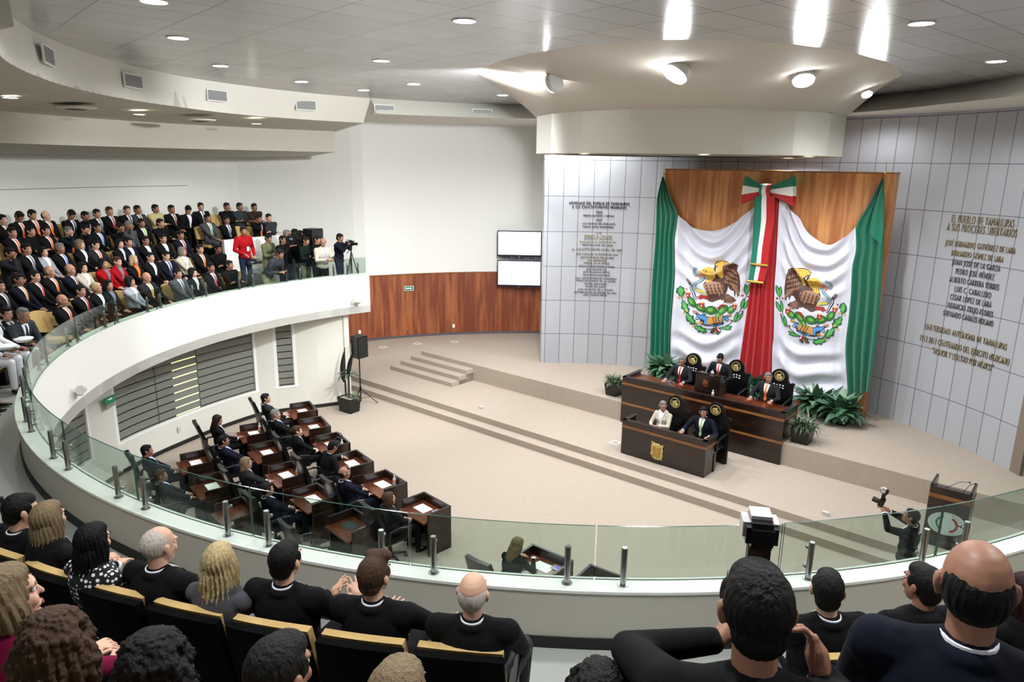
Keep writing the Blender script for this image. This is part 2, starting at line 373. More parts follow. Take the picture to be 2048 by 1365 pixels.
# ------------------------------------------------------------------ balcony
RA, RH, RG, ZCAP, ZB = 8.349, 8.172, 8.198, 3.71, 2.635
A0, A1 = 126.2, 336.0      # balcony runs from its end at 126 deg round to beyond the frame
def deckz(a): a %= 360; return lerp_tab([(126, 2.95), (180, 2.97), (225, 3.24), (360, 3.24)], a)
def rise(a): a %= 360; return a
def tz(k, a):
    a %= 360
    far = [0, .27, .56, .88, 1.2]; near = [0, .80, 1.35, 1.9, 2.4]
    w = min(1, max(0, (a - 190) / 30)); return deckz(a) + far[k] * (1 - w) + near[k] * w
MB().sector([(RH, ZB), (RH + .14, ZB), (RH + .14, ZCAP - .0), (RH, ZCAP - .0)], A0, A1).build('wall_balcony', plaster_white, kind='structure')
MB().sector([(RH + .14, lambda a: deckz(a) - .1), (RA, lambda a: deckz(a) - .1), (RA, ZCAP - .01), (RH + .14, ZCAP - .01)], A0, A1).build('wall_parapet', plaster_grey, kind='structure')
MB().sector([(RH - .002, ZCAP - .01), (RA + .012, ZCAP - .01), (RA + .012, ZCAP + .012), (RH - .002, ZCAP + .012)], A0, A1).build('trim_6', cap_m, kind='structure')
MB().sector([(RA, deckz), (RA + .015, deckz), (RA + .015, lambda a: deckz(a) + .09), (RA, lambda a: deckz(a) + .09)], 190, A1).build('baseboard_balcony', dark_base, kind='structure')
MB().sector([(RH, ZB), (12.0, ZB), (12.0, ZB + .2), (RH, ZB + .2)], A0, A1).build('ceiling_under_balcony', plaster, kind='structure')
# end wall of the balcony
# decks
rows_r = [8.35, 9.95, 10.75, 11.65, 12.55]
def r_lo(k):
    return (lambda a: (lerp_tab([(190, [8.35, 9.85, 10.75, 11.65, 12.55][k]), (222, [8.35, 10.3, 11.9, 12.5, 13.3][k])], a % 360)))
for k in range(5):
    MB().sector([(r_lo(k), lambda a, k=k: tz(k, a) - .35), (13.9, lambda a, k=k: tz(k, a) - .35), (13.9, lambda a, k=k: tz(k, a)), (r_lo(k), lambda a, k=k: tz(k, a))], A0 if k == 0 else 137.5, A1, 2).build('floor_balcony', deck_m if k == 0 else mat('riser_deck', (.30, .30, .30), .7), kind='structure')
# balustrade
rail = thing('glass_balustrade', 'curved frameless glass balustrade on steel posts along the balcony edge', 'railing', (C0[0], C0[1], ZCAP))
def loc(v): return Vector((v[0] - C0[0], v[1] - C0[1], v[2] - ZCAP))
joints = [A0 + .6] + [268.3 - 9.75 * k for k in range(14, -8, -1) if A0 + 3 < 268.3 - 9.75 * k < A1] + [A1 - .5]
joints = sorted(joints)
post_m = MB().lathe([(.0225, 0), (.0225, .298), (.020, .302)], n=16).mesh('post', steel, True)
so = MB().tube((0, 0, .235), (-.052, 0, .235), .006, .006, 8).tube((-.040, 0, .235), (-.062, 0, .235), .014, .014, 12).ball((-.030, 0, .235), .011)
so2 = MB().tube((0, 0, .075), (-.052, 0, .075), .006, .006, 8).tube((-.040, 0, .075), (-.062, 0, .075), .014, .014, 12).ball((-.030, 0, .075), .011)
so_m = so.mesh('standoff', steel, True); so2_m = so2.mesh('standoff', steel, True)
base_m = MB().lathe([(.04, 0), (.04, .006)], n=16).mesh('base_plate', steel, True)
for j0, j1 in zip(joints, joints[1:]):
    g0, g1 = j0 + .05, j1 - .05
    m = MB(); n = 9
    prof = [(RG - .006, .0), (RG + .006, .0), (RG + .006, .436), (RG - .006, .436)]
    for i in range(n):
        a = g0 + (g1 - g0) * i / (n - 1)
        m.v += [tuple(loc(pol(r, a, ZCAP + z + .012))) for r, z in prof]; m.uv += [(0, 0)] * 4
    for i in range(n - 1):
        for j in range(4): m.f.append((i * 4 + j, i * 4 + 4 + j, i * 4 + 4 + (j + 1) % 4, i * 4 + (j + 1) % 4)); m.mi.append(1 if j in (0, 2) else 0)
    m.f += [(0, 1, 2, 3), tuple((n - 1) * 4 + q for q in (3, 2, 1, 0))]; m.mi += [1, 1]
    m.build('glass_panel', [glass_m, glass_edge], rail)
    for a in (j0 + 1.42, j1 - 1.42):
        p = put('post', post_m, rail, loc(pol(8.262, a, ZCAP + .012)), math.radians(a))
        put('standoff', so_m, p); put('standoff', so2_m, p); put('base_plate', base_m, p)
# lower storey wall under the balcony with its windows
UW = [(120, 8.45), (130.6, 8.40), (136, 8.66), (141, 9.03), (145, 9.30), (160, 9.36), (168, 9.45), (360, 9.45)]
uwr = lambda a: lerp_tab(UW, a % 360)
ZS, ZH = .70, 2.635
wins = []
def win_az(px, py, z=.70):
    p = at(px, py, z); return az_of(p)
def cyl_az(px, py): return az_of(at_r(px, py, 9.33))
w2 = (az_of(at_r(590, 766, 9.05)), az_of(at_r(549, 775, 9.2)))
w1 = (az_of(at_r(518, 783, 9.3)), az_of(at_r(243, 888, 9.36)))
w0 = (az_of(at_r(190, 860, 9.36)), 200)
print('windows', w2, w1, w0)
segs = [(130.8, w2[0], 1), (w2[0], w2[1], 0), (w2[1], w1[0], 1), (w1[0], w1[1], 0), (w1[1], w0[0], 1), (w0[0], w0[1], 0), (w0[1], 345, 1)]
wall_u = MB()
for a, b, full in segs:
    wall_u.sector([(uwr, 0), (lambda q: uwr(q) + .2, 0), (lambda q: uwr(q) + .2, ZH if full else ZS), (uwr, ZH if full else ZS)], a, b, 1.5)
wall_u.build('wall_under_balcony', plaster, kind='structure')
# return wall / pier beside the stage
pr0 = pol(8.40, 130.8); pr1 = pol(12.1, 129.5)
MB().prism([tuple(pol(8.38, 131.2)[:2]), tuple(pol(8.38, 130.2)[:2]), tuple(pol(8.9, 129.9)[:2]), tuple(pol(12.1, 133.5)[:2]), tuple(pol(12.1, 135)[:2])], 0, ZB).build('wall_pier', plaster, kind='structure')
MB().sector([(lambda q: uwr(q) - .012, 0), (uwr, 0), (uwr, .1), (lambda q: uwr(q) - .012, .1)], 131, 345, 1.5).build('baseboard_left', dark_base, kind='structure')
# frosted glazing with clear horizontal bands
def frost_mat():
    m = bpy.data.materials.new('frosted_glazing'); m.use_nodes = True; nt = m.node_tree; b = nt.nodes['Principled BSDF']; N = nt.nodes.new; L = nt.links.new
    tc = N('ShaderNodeTexCoord'); sx = N('ShaderNodeSeparateXYZ'); L(tc.outputs['Object'], sx.inputs[0])
    fr = N('ShaderNodeMath'); fr.operation = 'MODULO'; fr.inputs[1].default_value = .185
    L(sx.outputs['Z'], fr.inputs[0]); gt = N('ShaderNodeMath'); gt.operation = 'LESS_THAN'; gt.inputs[1].default_value = .026; L(fr.outputs[0], gt.inputs[0])
    mx = N('ShaderNodeMix'); mx.data_type = 'RGBA'; L(gt.outputs[0], mx.inputs['Factor'])
    mx.inputs['A'].default_value = lin((.50, .51, .48)); mx.inputs['B'].default_value = lin((.07, .055, .05)); L(mx.outputs['Result'], b.inputs['Base Color'])
    b.inputs['Roughness'].default_value = .25; return m
frost = frost_mat(); lit_slit = mat('lit_room', (.95, .93, .68), .5, emit=1.1)
for i, (a, b) in enumerate((w2, w1, w0)):
    wt = bpy.data.objects.new('window_%d' % (i + 1), None); COL.objects.link(wt); wt['kind'] = 'structure'
    MB().sector([(lambda q: uwr(q) + .05, ZS), (lambda q: uwr(q) + .062, ZS), (lambda q: uwr(q) + .062, ZH), (lambda q: uwr(q) + .05, ZH)], a, b, 1.5).build('glazing', frost, wt)
    fm = MB(); fm.sector([(lambda q: uwr(q) - .01, ZS - .03), (lambda q: uwr(q) + .10, ZS - .03), (lambda q: uwr(q) + .10, ZS + .02), (lambda q: uwr(q) - .01, ZS + .02)], a - .1, b + .1, 1.5)
    for q in (a + .25, b - .25): fm.sector([(lambda t: uwr(t) + .0, ZS), (lambda t: uwr(t) + .1, ZS), (lambda t: uwr(t) + .1, ZH), (lambda t: uwr(t) + .0, ZH)], q - .25, q + .25, .5)
    fm.build('window_frame', plaster_white, wt)
    if i == 1:
        # a lit room shows through some of the clear bands
        s0, s1 = az_of(at_r(400, 790, 9.36)), az_of(at_r(352, 790, 9.36))
        sm = MB()
        for k in range(4, 14):
            z = .185 * k; 
            if z + .03 < ZH - .05: sm.sector([(lambda q: uwr(q) + .046, z + .001), (lambda q: uwr(q) + .049, z + .001), (lambda q: uwr(q) + .049, z + .025), (lambda q: uwr(q) + .046, z + .025)], s0, s1, 1.5)
        sm.build('lit_slits', lit_slit, wt)
        for q in (s0 - .1, az_of(at_r(322, 820, 9.36))):
            MB().sector([(lambda t: uwr(t) + .04, ZS), (lambda t: uwr(t) + .05, ZS), (lambda t: uwr(t) + .05, ZH), (lambda t: uwr(t) + .04, ZH)], q - .03, q + .03, .5).build('glass_joint', mat('joint_dark', (.25, .27, .25)), wt)
# ------------------------------------------------------------------ timber backdrop panel
PB = at(1722.6, 842.8, .8)
PW = 5.66
PL0 = PB - UU * PW
PN = -VV
bp = thing('backdrop_panel', 'tall reddish wood backdrop panel standing behind the flags on the stage', 'panel', tuple(PL0), AX)
MB().box((PW / 2, .20, 2.9), (PW, .40, 5.79)).build('veneered_face', panel_wood, bp)
MB().box((PW / 2, .2, 5.80), (PW + .01, .42, .03)).build('top_edge', stripe_wood, bp)
def on_panel(px, py, off=.0):     # -> local (s, h) on the panel's front plane moved towards the hall by off
    d = ray(px, py); o = PL0 - VV * off; t = (o - Vector((0, 0, CZ))).dot(VV) / d.dot(VV)
    X = Vector((0, 0, CZ)) + d * t - o
    return X.dot(UU), X.z
# ================================================================== lamps
lamp_glow = mat('lamp_glow', (1, 1, 1), .5, emit=25)
lamp_glow2 = mat('lamp_glow_warm', (1, 1, .9), .5, emit=10)
flood_glow = mat('flood_glow', (1, 1, 1), .5, emit=90)
lamp_ring = mat('lamp_ring', (.85, .85, .85), .4)
ring_me = MB().lathe([(.13, 0), (.15, 0), (.15, -.012), (.13, -.012), (.13, 0)], n=24, cap=False).mesh('lamp_ring', lamp_ring, True)
disc_me = MB().lathe([(.128, -.004), (.128, -.010)], n=24).mesh('lamp_lens', lamp_glow, False)
disc2_me = MB().lathe([(.10, -.004), (.10, -.010)], n=24).mesh('lamp_lens', lamp_glow2, False)
ring2_me = MB().lathe([(.10, 0), (.13, 0), (.13, -.012), (.10, -.012), (.10, 0)], n=24, cap=False).mesh('lamp_ring', lamp_ring, True)
def light(kind, loc, power, parent=None, rot=None, size=.15, angle=150, blend=.6, col=(.96, .985, 1)):
    l = bpy.data.lights.new('lamp_light', kind); l.energy = power; l.color = col
    if kind == 'SPOT': l.spot_size = math.radians(angle); l.spot_blend = blend; l.shadow_soft_size = size
    elif kind == 'POINT': l.shadow_soft_size = size
    elif kind == 'AREA': l.size = size
    o = bpy.data.objects.new('lamp_light', l); COL.objects.link(o); o.location = loc
    if parent: o.parent = parent
    if rot is not None: o.rotation_euler = rot
    return o
CEIL_L = [((308, 2), 'at the top edge above the left curve'), ((356, 75), ''), ((441, 131), ''), ((602, 163), ''), ((727, 180), ''), ((763, 121), ''), ((827, 168), ''), ((929, 41), ''), ((1005, 190), ''), ((1843, 46), ''), ((1993, 122), '')]
names_l = ['leftmost, at the top edge of the picture', 'above the two left air vents', 'above the third air vent from left', 'above the fourth air vent from left', 'above the step in the white fascia', 'between the canopy and the left lamps, nearer one', 'just above the fifth air vent from left', 'large one halfway to the canopy tip', 'close beside the canopy left of its skirt', 'upper one right of the canopy', 'lower one at far right']
for (q, _), nm_ in zip(CEIL_L, names_l):
    p = at(q[0], q[1], ZC)
    t = thing('ceiling_downlight', 'round white downlight in grey ceiling, ' + nm_, 'ceiling light', p)
    put('lamp_ring', ring_me, t); put('lamp_lens', disc_me, t)
    light('SPOT', (0, 0, -.05), LIGHTS['down'], t, size=.12, angle=165)
# added fill downlights in the unseen ceiling behind and beside the camera
for i_, (a, r) in enumerate(((-135, 8.4), (-110, 7.0), (-85, 7.0), (-60, 8.2), (-40, 9.6), (-130, 10.5), (-112, 10.5), (-94, 10.5), (-76, 10.5), (-58, 10.5))):
    t = thing('ceiling_downlight', 'added unseen fill downlight above the nearest audience rows outside the picture, ' + ORD[i_] + ' of ten', 'ceiling light', pol(r, a, ZC), 0, 'added fill downlights over the near rows')
    put('lamp_ring', ring_me, t); put('lamp_lens', disc_me, t)
    light('SPOT', (0, 0, -.05), LIGHTS['down'] if i_ < 5 else LIGHTS['near'], t, size=.12, angle=165)
SOF = [((20, 193), 7.62, 'in the upper soffit at the left edge'), ((278, 227), 7.58, 'in the upper soffit, second from left'), ((512, 246), 7.56, 'in the upper soffit, third from left'), ((92, 290), 6.90, 'in the lower soffit, left of two'), ((396, 299), 6.90, 'in the lower soffit, right of two'), ((768, 248), 7.92, 'in the pale soffit over the white wall, left one'), ((998, 253), 7.92, 'in the pale soffit beside the canopy'), ]
for q, z, nm_ in SOF:
    p = at(q[0], q[1], z)
    if z < 7: p = at_r(q[0], q[1], 11.9); p.z = p.z
    t = thing('soffit_downlight', 'small round downlight ' + nm_, 'ceiling light', (p.x, p.y, p.z - .012))
    put('lamp_ring', ring2_me, t); put('lamp_lens', disc2_me, t)
    light('SPOT', (0, 0, -.05), LIGHTS['soffit'] if z < 7.8 else LIGHTS['wall'], t, size=.1, angle=160, col=(1, 1, .92))
# floodlights on the canopy skirt
fb = MB().lathe([(.10, 0), (.20, .03), (.215, .10), (.19, .16), (.08, .18)], n=24).mesh('lamp_housing', mat('lamp_white', (.9, .9, .9), .4), True)
fl_ = MB().lathe([(.0, -.004), (.185, -.004), (.185, .02)], n=24).mesh('lamp_lens', flood_glow, False)
FL = [((1103, 160), .215, 'left of the three large ones'), ((1348, 143), .26, 'middle of the three large ones'), ((1608, 155), .215, 'right of the three large ones'), ((1735, 183), .12, 'small one at its right end')]
dg = []
for (q, rad, nm_), tgt in zip(FL, ((-6, 21, 4.5), (-3, 9, 0), (4, 8, 1), (6, 9, 1))):
    d = ray(*q).normalized(); hit = SK.ray_cast(Vector((0, 0, CZ)), d)
    p = hit[0] - d * .30 + Vector((0, 0, -.06)) if hit[0] else at(q[0], q[1], 8.0)
    dirv = (Vector(tgt) - p).normalized()
    t = thing('floodlight', 'bright round floodlight on the canopy skirt, ' + nm_, 'floodlight', p)
    k = rad / .26
    h = put('lamp_housing', fb, t); h.rotation_euler = (-dirv).to_track_quat('Z', 'Y').to_euler(); h.scale = (k, k, k)
    g = put('lamp_lens', fl_, t); g.rotation_euler = h.rotation_euler; g.scale = (k, k, k)
    light('SPOT', dirv * .03, (LIGHTS['flood'] * (k if k > .5 else .3)) if q[0] > 1110 else LIGHTS['flood_wall'], t, rot=dirv.to_track_quat('-Z', 'Y').to_euler(), size=.2, angle=150 if q[0] > 1110 else 95, blend=.5)
# added unseen lamps between the canopy and the tiled wall, brightening the tiles
for a, r_, w_ in ((100, 7.4, .6), (88, 8.0, .4), (34, 7.6, .10), (12, 6.8, .15), (-12, 6.4, .12)):
    light('SPOT', pol(r_, a, 7.85, GW), LIGHTS['wall'] * w_, size=.1, angle=165)

for i, (a, nm_) in enumerate(((168, 'far left one'), (265, 'near middle one'), (20, 'far right one'), (217, 'near left one, added as fill'), (312, 'near right one, added as fill'))):  # last two are added fill, to brighten the platform and backdrop panel
    p = Vector((DC[0] + 3.02 * math.cos(math.radians(a)), DC[1] + 3.02 * math.sin(math.radians(a)), 6.915))
    t = thing('canopy_downlight', 'small round downlight under the drum canopy rim, ' + nm_, 'ceiling light', p)
    put('lamp_ring', ring2_me, t); put('lamp_lens', disc2_me, t)
    light('SPOT', (0, 0, -.05), LIGHTS['drum'], t, size=.1, angle=165)
# ================================================================== FURNITURE AND THINGS ON THE STAGE
def cyl_rect(z0, z1): pass
# ---- tribune (large desk on the platform against the stage), secretaries' desk in front
def desk_long(name, label, p, L, D, H, base, stripes, top_in=.14, emblem=None):
    # p = front right bottom corner (seen from the hall), L along -UU, front faces -VV
    t = thing(name, label, 'desk', (p.x, p.y, base), AX)
    fr = .035; rim = .10
    m = MB()
    m.box((-L / 2, fr / 2, H / 2), (L, fr, H)); m.build('front_panel', dark_wood, t)
    for x in (-L + fr / 2, -fr / 2):
        MB().box((x, D / 2 + fr / 2, H / 2), (fr, D - fr, H)).build('side_panel', dark_wood, t)
    MB().box((-L / 2, fr + (D - .12) / 2, H - top_in), (L - 2 * fr, D - .12 - fr, .03)).build('desk_top', top_wood, t)
    MB().box((-L / 2, .10 - .05, H + .008), (L + .01, .10, .016)).box((-L + .045, D / 2, H + .008), (.10, D, .016)).box((-.045, D / 2, H + .008), (.10, D, .016)).build('top_rim', mat('rim_wood', (.13, .11, .10), .35), t)
    for z in stripes:
        MB().box((-L / 2, -.002, z), (L, .006, .055)).box((.002, D / 2, z), (.006, D, .055)).box((-L - .002, D / 2, z), (.006, D, .055)).build('wood_stripe', stripe_wood, t)
    return t
bR = at(1558, 931, .30) ; bL = at(1242, 843, .30)
trib_L = abs((bR - bL).dot(UU))
trib = desk_long('tribune_desk', 'long high dark wooden tribune desk with two light wood stripes', bR, trib_L, .85, 1.20, .30, (1.04, .52), .08)
sR = at(1407, 957, .30); sL = at(1240, 907, .30)
sec_L = abs((sR - sL).dot(UU))
sec = desk_long('secretary_desk', 'lower dark wooden desk in front of the tribune with golden state crest', sR, sec_L, .55, .80, .30, (.66,))
print('tribune', trib_L, 'sec', sec_L)
gold = mat('gold_crest', (.80, .72, .46), .5, .1, noise=.15, nscale=25, bump=.6)
def crest(w, h, thick=.02):
    out = [(-.42, .42), (-.5, .5), (-.36, .47), (-.2, .44), (0, .40), (.12, .44), (.3, .36), (.42, .44), (.5, .36), (.44, .24), (.5, .1), (.46, -.1), (.5, -.26), (.42, -.36), (.46, -.46), (.3, -.42), (.2, -.5), (.0, -.46), (-.14, -.50), (-.28, -.42), (-.36, -.40), (-.34, -.3), (-.48, -.3), (-.5, -.16), (-.46, 0), (-.5, .2)]
    pts = [(x * w, y * h) for x, y in out]
    M = Matrix(((1, 0, 0), (0, 0, -1), (0, 1, 0)))
    m = MB().prism(pts, 0, thick, M=M)
    m.ball((0, -thick, .02 * h), (.30 * w, .018, .34 * h), 16, 8)
    for s in (-1, 1): m.ball((s * .38 * w, -thick, -.1 * h), (.07 * w, .014, .22 * h), 10, 6)
    m.ball((0, -thick, .38 * h), (.2 * w, .016, .08 * h), 12, 6)
    return m
cx_, cz_ = -sec_L * .53, .33
c = crest(.29, .40).build('state_crest', gold, sec, smooth=False); c.location = (-sec_L * .55, -.003, .30)
# emblem colours on the crest: shield fields
sh = MB().box((-.055, -.042, .05), (.09, .006, .12)).box((.055, -.042, .05), (.09, .006, .12)).box((0, -.042, -.08), (.16, .006, .10))
o = sh.build('shield_field', mat('gold_dark', (.66, .52, .2), .5, .2), c)
# papers on the secretaries' desk
def paper_at(px, py, z, w, d, rz, label, bits=None, name='paper_sheet', m=paper):
    p = at(px, py, z)
    o = MB().box((0, 0, .0015), (w, d, .003)).build(name, m, loc=(p.x, p.y, z), rz=rz); tag(o, label, 'paper'); return o
paper_at(1306, 858, .30 + .80 - .122, .46, .14, AX, 'white sheet on the front desk before the woman in the cream coat')
paper_at(1386, 879, .30 + .80 - .122, .46, .14, AX, 'white sheet on the front desk before the man with the green tie')
# lectern on the tribune in front of the standing speaker
lp = at(1452, 772, 1.43)
lec = thing('table_lectern', 'dark wooden lectern with a copper crest standing on the tribune desk', 'lectern', (lp.x, lp.y, 1.30), AX)
lcx = (lp - bR); 
dloc = lcx.dot(UU), lcx.dot(VV)
lec.location = tuple(bR + UU * dloc[0] + VV * .22 + Vector((0, 0, 1.135)))
MB().box((0, 0, .25), (.62, .04, .50)).box((-.29, .14, .25), (.03, .28, .46)).box((.29, .14, .25), (.03, .28, .46)).build('lectern_body', dark_wood, lec)
MB().box((0, .14, .50), (.64, .34, .03), M=Matrix.Rotation(-.2, 3, 'X')).build('reading_top', dark_wood, lec)
cc = crest(.14, .18, .012).build('copper_crest', mat('copper', (.55, .30, .2), .35, .6), lec); cc.location = (-.05, -.022, .30)
MB().path([(-.16, .1, .5), (-.17, .12, .62), (-.19, .04, .70)], .004).ball((-.19, .03, .70), .011).build('microphone', black_metal, lec)
bt = thing('water_bottle', 'small clear water bottle standing on the tribune beside the lectern', 'bottle', tuple(bR + UU * (dloc[0] + .08) + VV * .14 + Vector((0, 0, 1.005))))
bt.location = tuple(at(1425, 796, 1.435))
def bottle_meshes():
    body = MB().lathe([(.028, 0), (.031, .01), (.031, .12), (.012, .16), (.012, .17)], n=12).mesh('bottle_body', mat('clear_plastic', (.85, .88, .9), .1, spec=.8), True)
    lab = MB().lathe([(.0315, .045), (.0315, .10)], n=12, cap=False).mesh('bottle_label', mat('label_orange', (.9, .55, .4), .5), True)
    cap = MB().lathe([(.013, .17), (.013, .19)], n=10).mesh('bottle_cap', mat('cap_plastic', (.95, .95, .98), .4), True)
    return body, lab, cap
BOT = bottle_meshes()
for nme, me in zip(('bottle_body', 'bottle_label', 'bottle_cap'), BOT): put(nme, me, bt)

# ---- carved high-back chairs of the tribune
def throne_meshes():
    bk = [(-.33, 0), (.33, 0), (.33, .98), (.36, 1.05), (.30, 1.08), (.24, 1.05), (.20, 1.12)]
    arcp = [(.20 * math.cos(a), 1.16 + .20 * math.sin(a)) for a in np.linspace(0, PI, 14)]
    out = bk + arcp + [(-x, z) for x, z in bk[::-1][:-2]]
    M = Matrix(((1, 0, 0), (0, 0, -1), (0, 1, 0)))
    back = MB().prism(out, 0, .06, M=M).mesh('backrest', black_plastic, False)
    pad = MB().box((0, .035, .72), (.50, .08, .34)).mesh('back_cushion', black_leather, True, bevel=.03)
    seat = MB().box((0, .32, .46), (.56, .52, .10)).mesh('seat', black_leather, True, bevel=.03)
    legs = [MB().box((x, y, .2), (.05, .05, .42)).mesh('leg', dark_wood) for x in (-.27, .27) for y in (.02, .54)]
    arm = []
    for x in (-.30, .30):
        arm.append(MB().path([(x, 0, .72), (x, .25, .70), (x, .45, .68), (x, .50, .62), (x, .48, .45)], .025, 8).mesh('armrest', black_plastic, True))
    em = MB().lathe([(.0, .0), (.125, 0), (.125, .008), (.0, .008)], n=28, mi=1)
    em.lathe([(.100, .008), (.118, .008), (.118, .018), (.100, .018), (.100, .008)], n=28, cap=False)
    em.ball((.0, -.005, .012), (.034, .045, .012), 10, 6); em.ball((.03, .045, .012), (.022, .018, .01), 8, 5)
    for k_ in range(5): em.ball((-.045 + .006 * k_, .03 - .022 * k_, .012), (.045, .010, .008), 8, 5, Matrix.Rotation(.5, 3, 'Z'))
    for k_ in range(4): em.ball((.045 - .004 * k_, .0 - .02 * k_, .012), (.030, .009, .008), 8, 5, Matrix.Rotation(-.6, 3, 'Z'))
    for k_ in range(9):
        a = -2.75 + k_ * .30; em.ball((.078 * math.cos(a), .078 * math.sin(a), .012), (.016, .008, .007), 8, 5, Matrix.Rotation(a + 1.2, 3, 'Z'))
    emblem = em.mesh('gold_emblem', [mat('emblem_gold', (.80, .72, .46), .3, .5), black_plastic], True)
    fl = MB()
    for i in range(2):
        for j in range(4): fl.ball((-.11 + j * .07, .035, .955 + (i - .5) * .06 + .01 * (j % 2)), (.022, .008, .016), 8, 5)
    flowers = fl.mesh('carved_flowers', paper, True)
    return back, pad, seat, legs, arm, emblem, flowers
TH = throne_meshes()
def throne(p, z, label, flowers=True):
    t = thing('carved_chair', label, 'chair', (p.x, p.y, z), AX + PI, 'carved black chairs with golden emblems')
    # local +y faces -VV (towards the hall)
    put('backrest', TH[0], t); put('back_cushion', TH[1], t); put('seat', TH[2], t)
    for l in TH[3]: put('leg', l, t)
    for a in TH[4]: put('armrest', a, t)
    e = put('gold_emblem', TH[5], t, (0, .012, 1.20)); e.rotation_euler = (PI / 2, 0, PI)
    if flowers: put('carved_flowers', TH[6], t)
    return t
def stage_pt(px, py, z): return at(px, py, z)
# ---- legislator desks
def ldesk_meshes():
    W2, D, H, t = .78, .50, .80, .035      # local: sitter on -y side, x across
    front = MB().box((0, D / 2 - t / 2, H / 2), (W2, t, H)).mesh('front_panel', dark_wood)
    sides = [MB().box((x, 0, H / 2), (t, D - .0, H)).mesh('side_panel', dark_wood) for x in (-W2 / 2 + t / 2, W2 / 2 - t / 2)]
    top = MB().box((0, -.06, H - .15), (W2 - 2 * t, D + .06, .03)).mesh('desk_top', top_wood)
    rim = MB().box((0, D / 2 - t / 2, H + .006), (W2, t + .006, .012)).box((-W2 / 2 + t / 2, 0, H + .006), (t + .006, D, .012)).box((W2 / 2 - t / 2, 0, H + .006), (t + .006, D, .012)).mesh('top_rim', MATS['rim_wood'])
    st = MB().box((0, D / 2 + .002, H - .2), (W2, .005, .03)).box((W2 / 2 + .002, 0, H - .2), (.005, D, .03)).box((-W2 / 2 - .002, 0, H - .2), (.005, D, .03)).mesh('wood_stripe', mat('stripe_dark', (.25, .16, .10), .4))
    return front, sides, top, rim, st
LD = ldesk_meshes()
def ochair_meshes():
    seat = MB().box((0, 0, .46), (.50, .48, .10)).mesh('seat', black_leather, True, bevel=.035)
    bkm = MB()
    def bp_(u, v):
        z = .50 + v * .68; w = .25 * (1 - .12 * v ** 3); x = (u - .5) * 2 * w
        y = -.22 - .13 * v + .03 * math.sin(v * PI * 1.3) - .03 * (1 - (2 * u - 1) ** 2) * .8
        return (x, y, z)
    def bq(u, v): p = bp_(u, v); return (p[0], p[1] - .075, p[2])
    bkm.grid(bp_, 8, 10); bkm.grid(bq, 8, 10); n = 9
    # stitch the rim
    o2 = 99
    rimv = [i for i in range(9)] + [i * 9 + 8 for i in range(1, 11)] + [90 + i for i in range(7, -1, -1)] + [i * 9 for i in range(9, 0, -1)]
    for a, b in zip(rimv, rimv[1:] + rimv[:1]): bkm.f.append((a, b, b + o2, a + o2)); bkm.mi.append(0)
    back = bkm.mesh('backrest', black_leather, True)
    arms = [MB().path([(x, -.2, .50), (x, -.18, .68), (x, .02, .70), (x, .17, .67), (x, .15, .50)], .022, 8).mesh('armrest', black_plastic, True) for x in (-.28, .28)]
    col = MB().tube((0, 0, .12), (0, 0, .42), .03, .03, 12).mesh('column', black_metal, True)
    ft = []
    for k in range(5):
        a = 2 * PI * k / 5; ft.append(MB().tube((0, 0, .13), (.28 * math.cos(a), .28 * math.sin(a), .08), .03, .02, 8).ball((.28 * math.cos(a), .28 * math.sin(a), .035), .034, 10, 6).mesh('castor_foot', black_plastic, True))
    return seat, back, arms, col, ft
OC = ochair_meshes()
def ochair(p, rz, label, group=None):
    t = thing('office_chair', label, 'chair', (p[0], p[1], 0), rz, group)
    put('seat', OC[0], t); put('backrest', OC[1], t)
    for a in OC[2]: put('armrest', a, t)
    put('column', OC[3], t)
    for f in OC[4]: put('castor_foot', f, t)
    return t
DESKS = {  # mid-point of the far edge BC of each desk top, direction of BC
 'r1': (-4.90, 16.81, -60), 'r2': (-4.32, 15.73, -59), 'r3': (-3.67, 14.73, -56), 'r4': (-3.0, 13.74, -52), 'r5': (-2.20, 12.78, -49), 'r6': (-1.31, 11.83, -46),
 'm1': (-5.57, 15.29, -58), 'm2': (-4.91, 14.22, -54), 'm3': (-4.17, 13.13, -52), 'm4': (-3.37, 12.14, -48), 'm5': (-2.47, 11.18, -46),
 'l1': (-6.17, 13.64, -55), 'l2': (-5.40, 12.58, -52), 'l3': (-4.57, 11.55, -48), 'b1': (.68, 10.06, -38), 'b2': (1.55, 9.50, -36)}
DESK_AT = {}
def dlabel(k):
    row = {'r': 'front row', 'm': 'middle row', 'l': 'rear row', 'b': 'pair by the glass railing'}[k[0]]
    i = int(k[1]) - 1
    if k[0] == 'b': return ['left', 'right'][i], row
    return ORD[i] + ' from the far end,', row
for kx, (x, y, a) in DESKS.items():
    ar = math.radians(a); u = Vector((math.cos(ar), math.sin(ar), 0)); v = Vector((-math.sin(ar), math.cos(ar), 0))
    c = Vector((x, y, 0)) - v * .25
    o_, row = dlabel(kx)
    lb = 'dark open-topped legislator desk, ' + (o_ + ' ' + row if kx[0] != 'b' else o_ + ' one of the ' + row)
    t = thing('legislator_desk', lb, 'desk', tuple(c), ar, 'legislator desks')
    put('front_panel', LD[0], t); [put('side_panel', q, t) for q in LD[1]]; put('desk_top', LD[2], t); put('top_rim', LD[3], t); put('wood_stripe', LD[4], t)
    DESK_AT[kx] = (c, u, v, ar)
    cp = c - v * .79 + u * .0
    if kx == 'b1': cp = c - v * .72 - u * .35
    ochair(cp, ar, 'black high-back office chair at the desk ' + (o_ + ' ' + row if kx[0] != 'b' else 'by the glass railing, ' + o_ + ' of two'), 'office chairs at the legislator desks')
def on_desk(kx, dx, dy, z=.6655): c, u, v, ar = DESK_AT[kx]; return c + u * dx + v * dy + Vector((0, 0, z)), ar
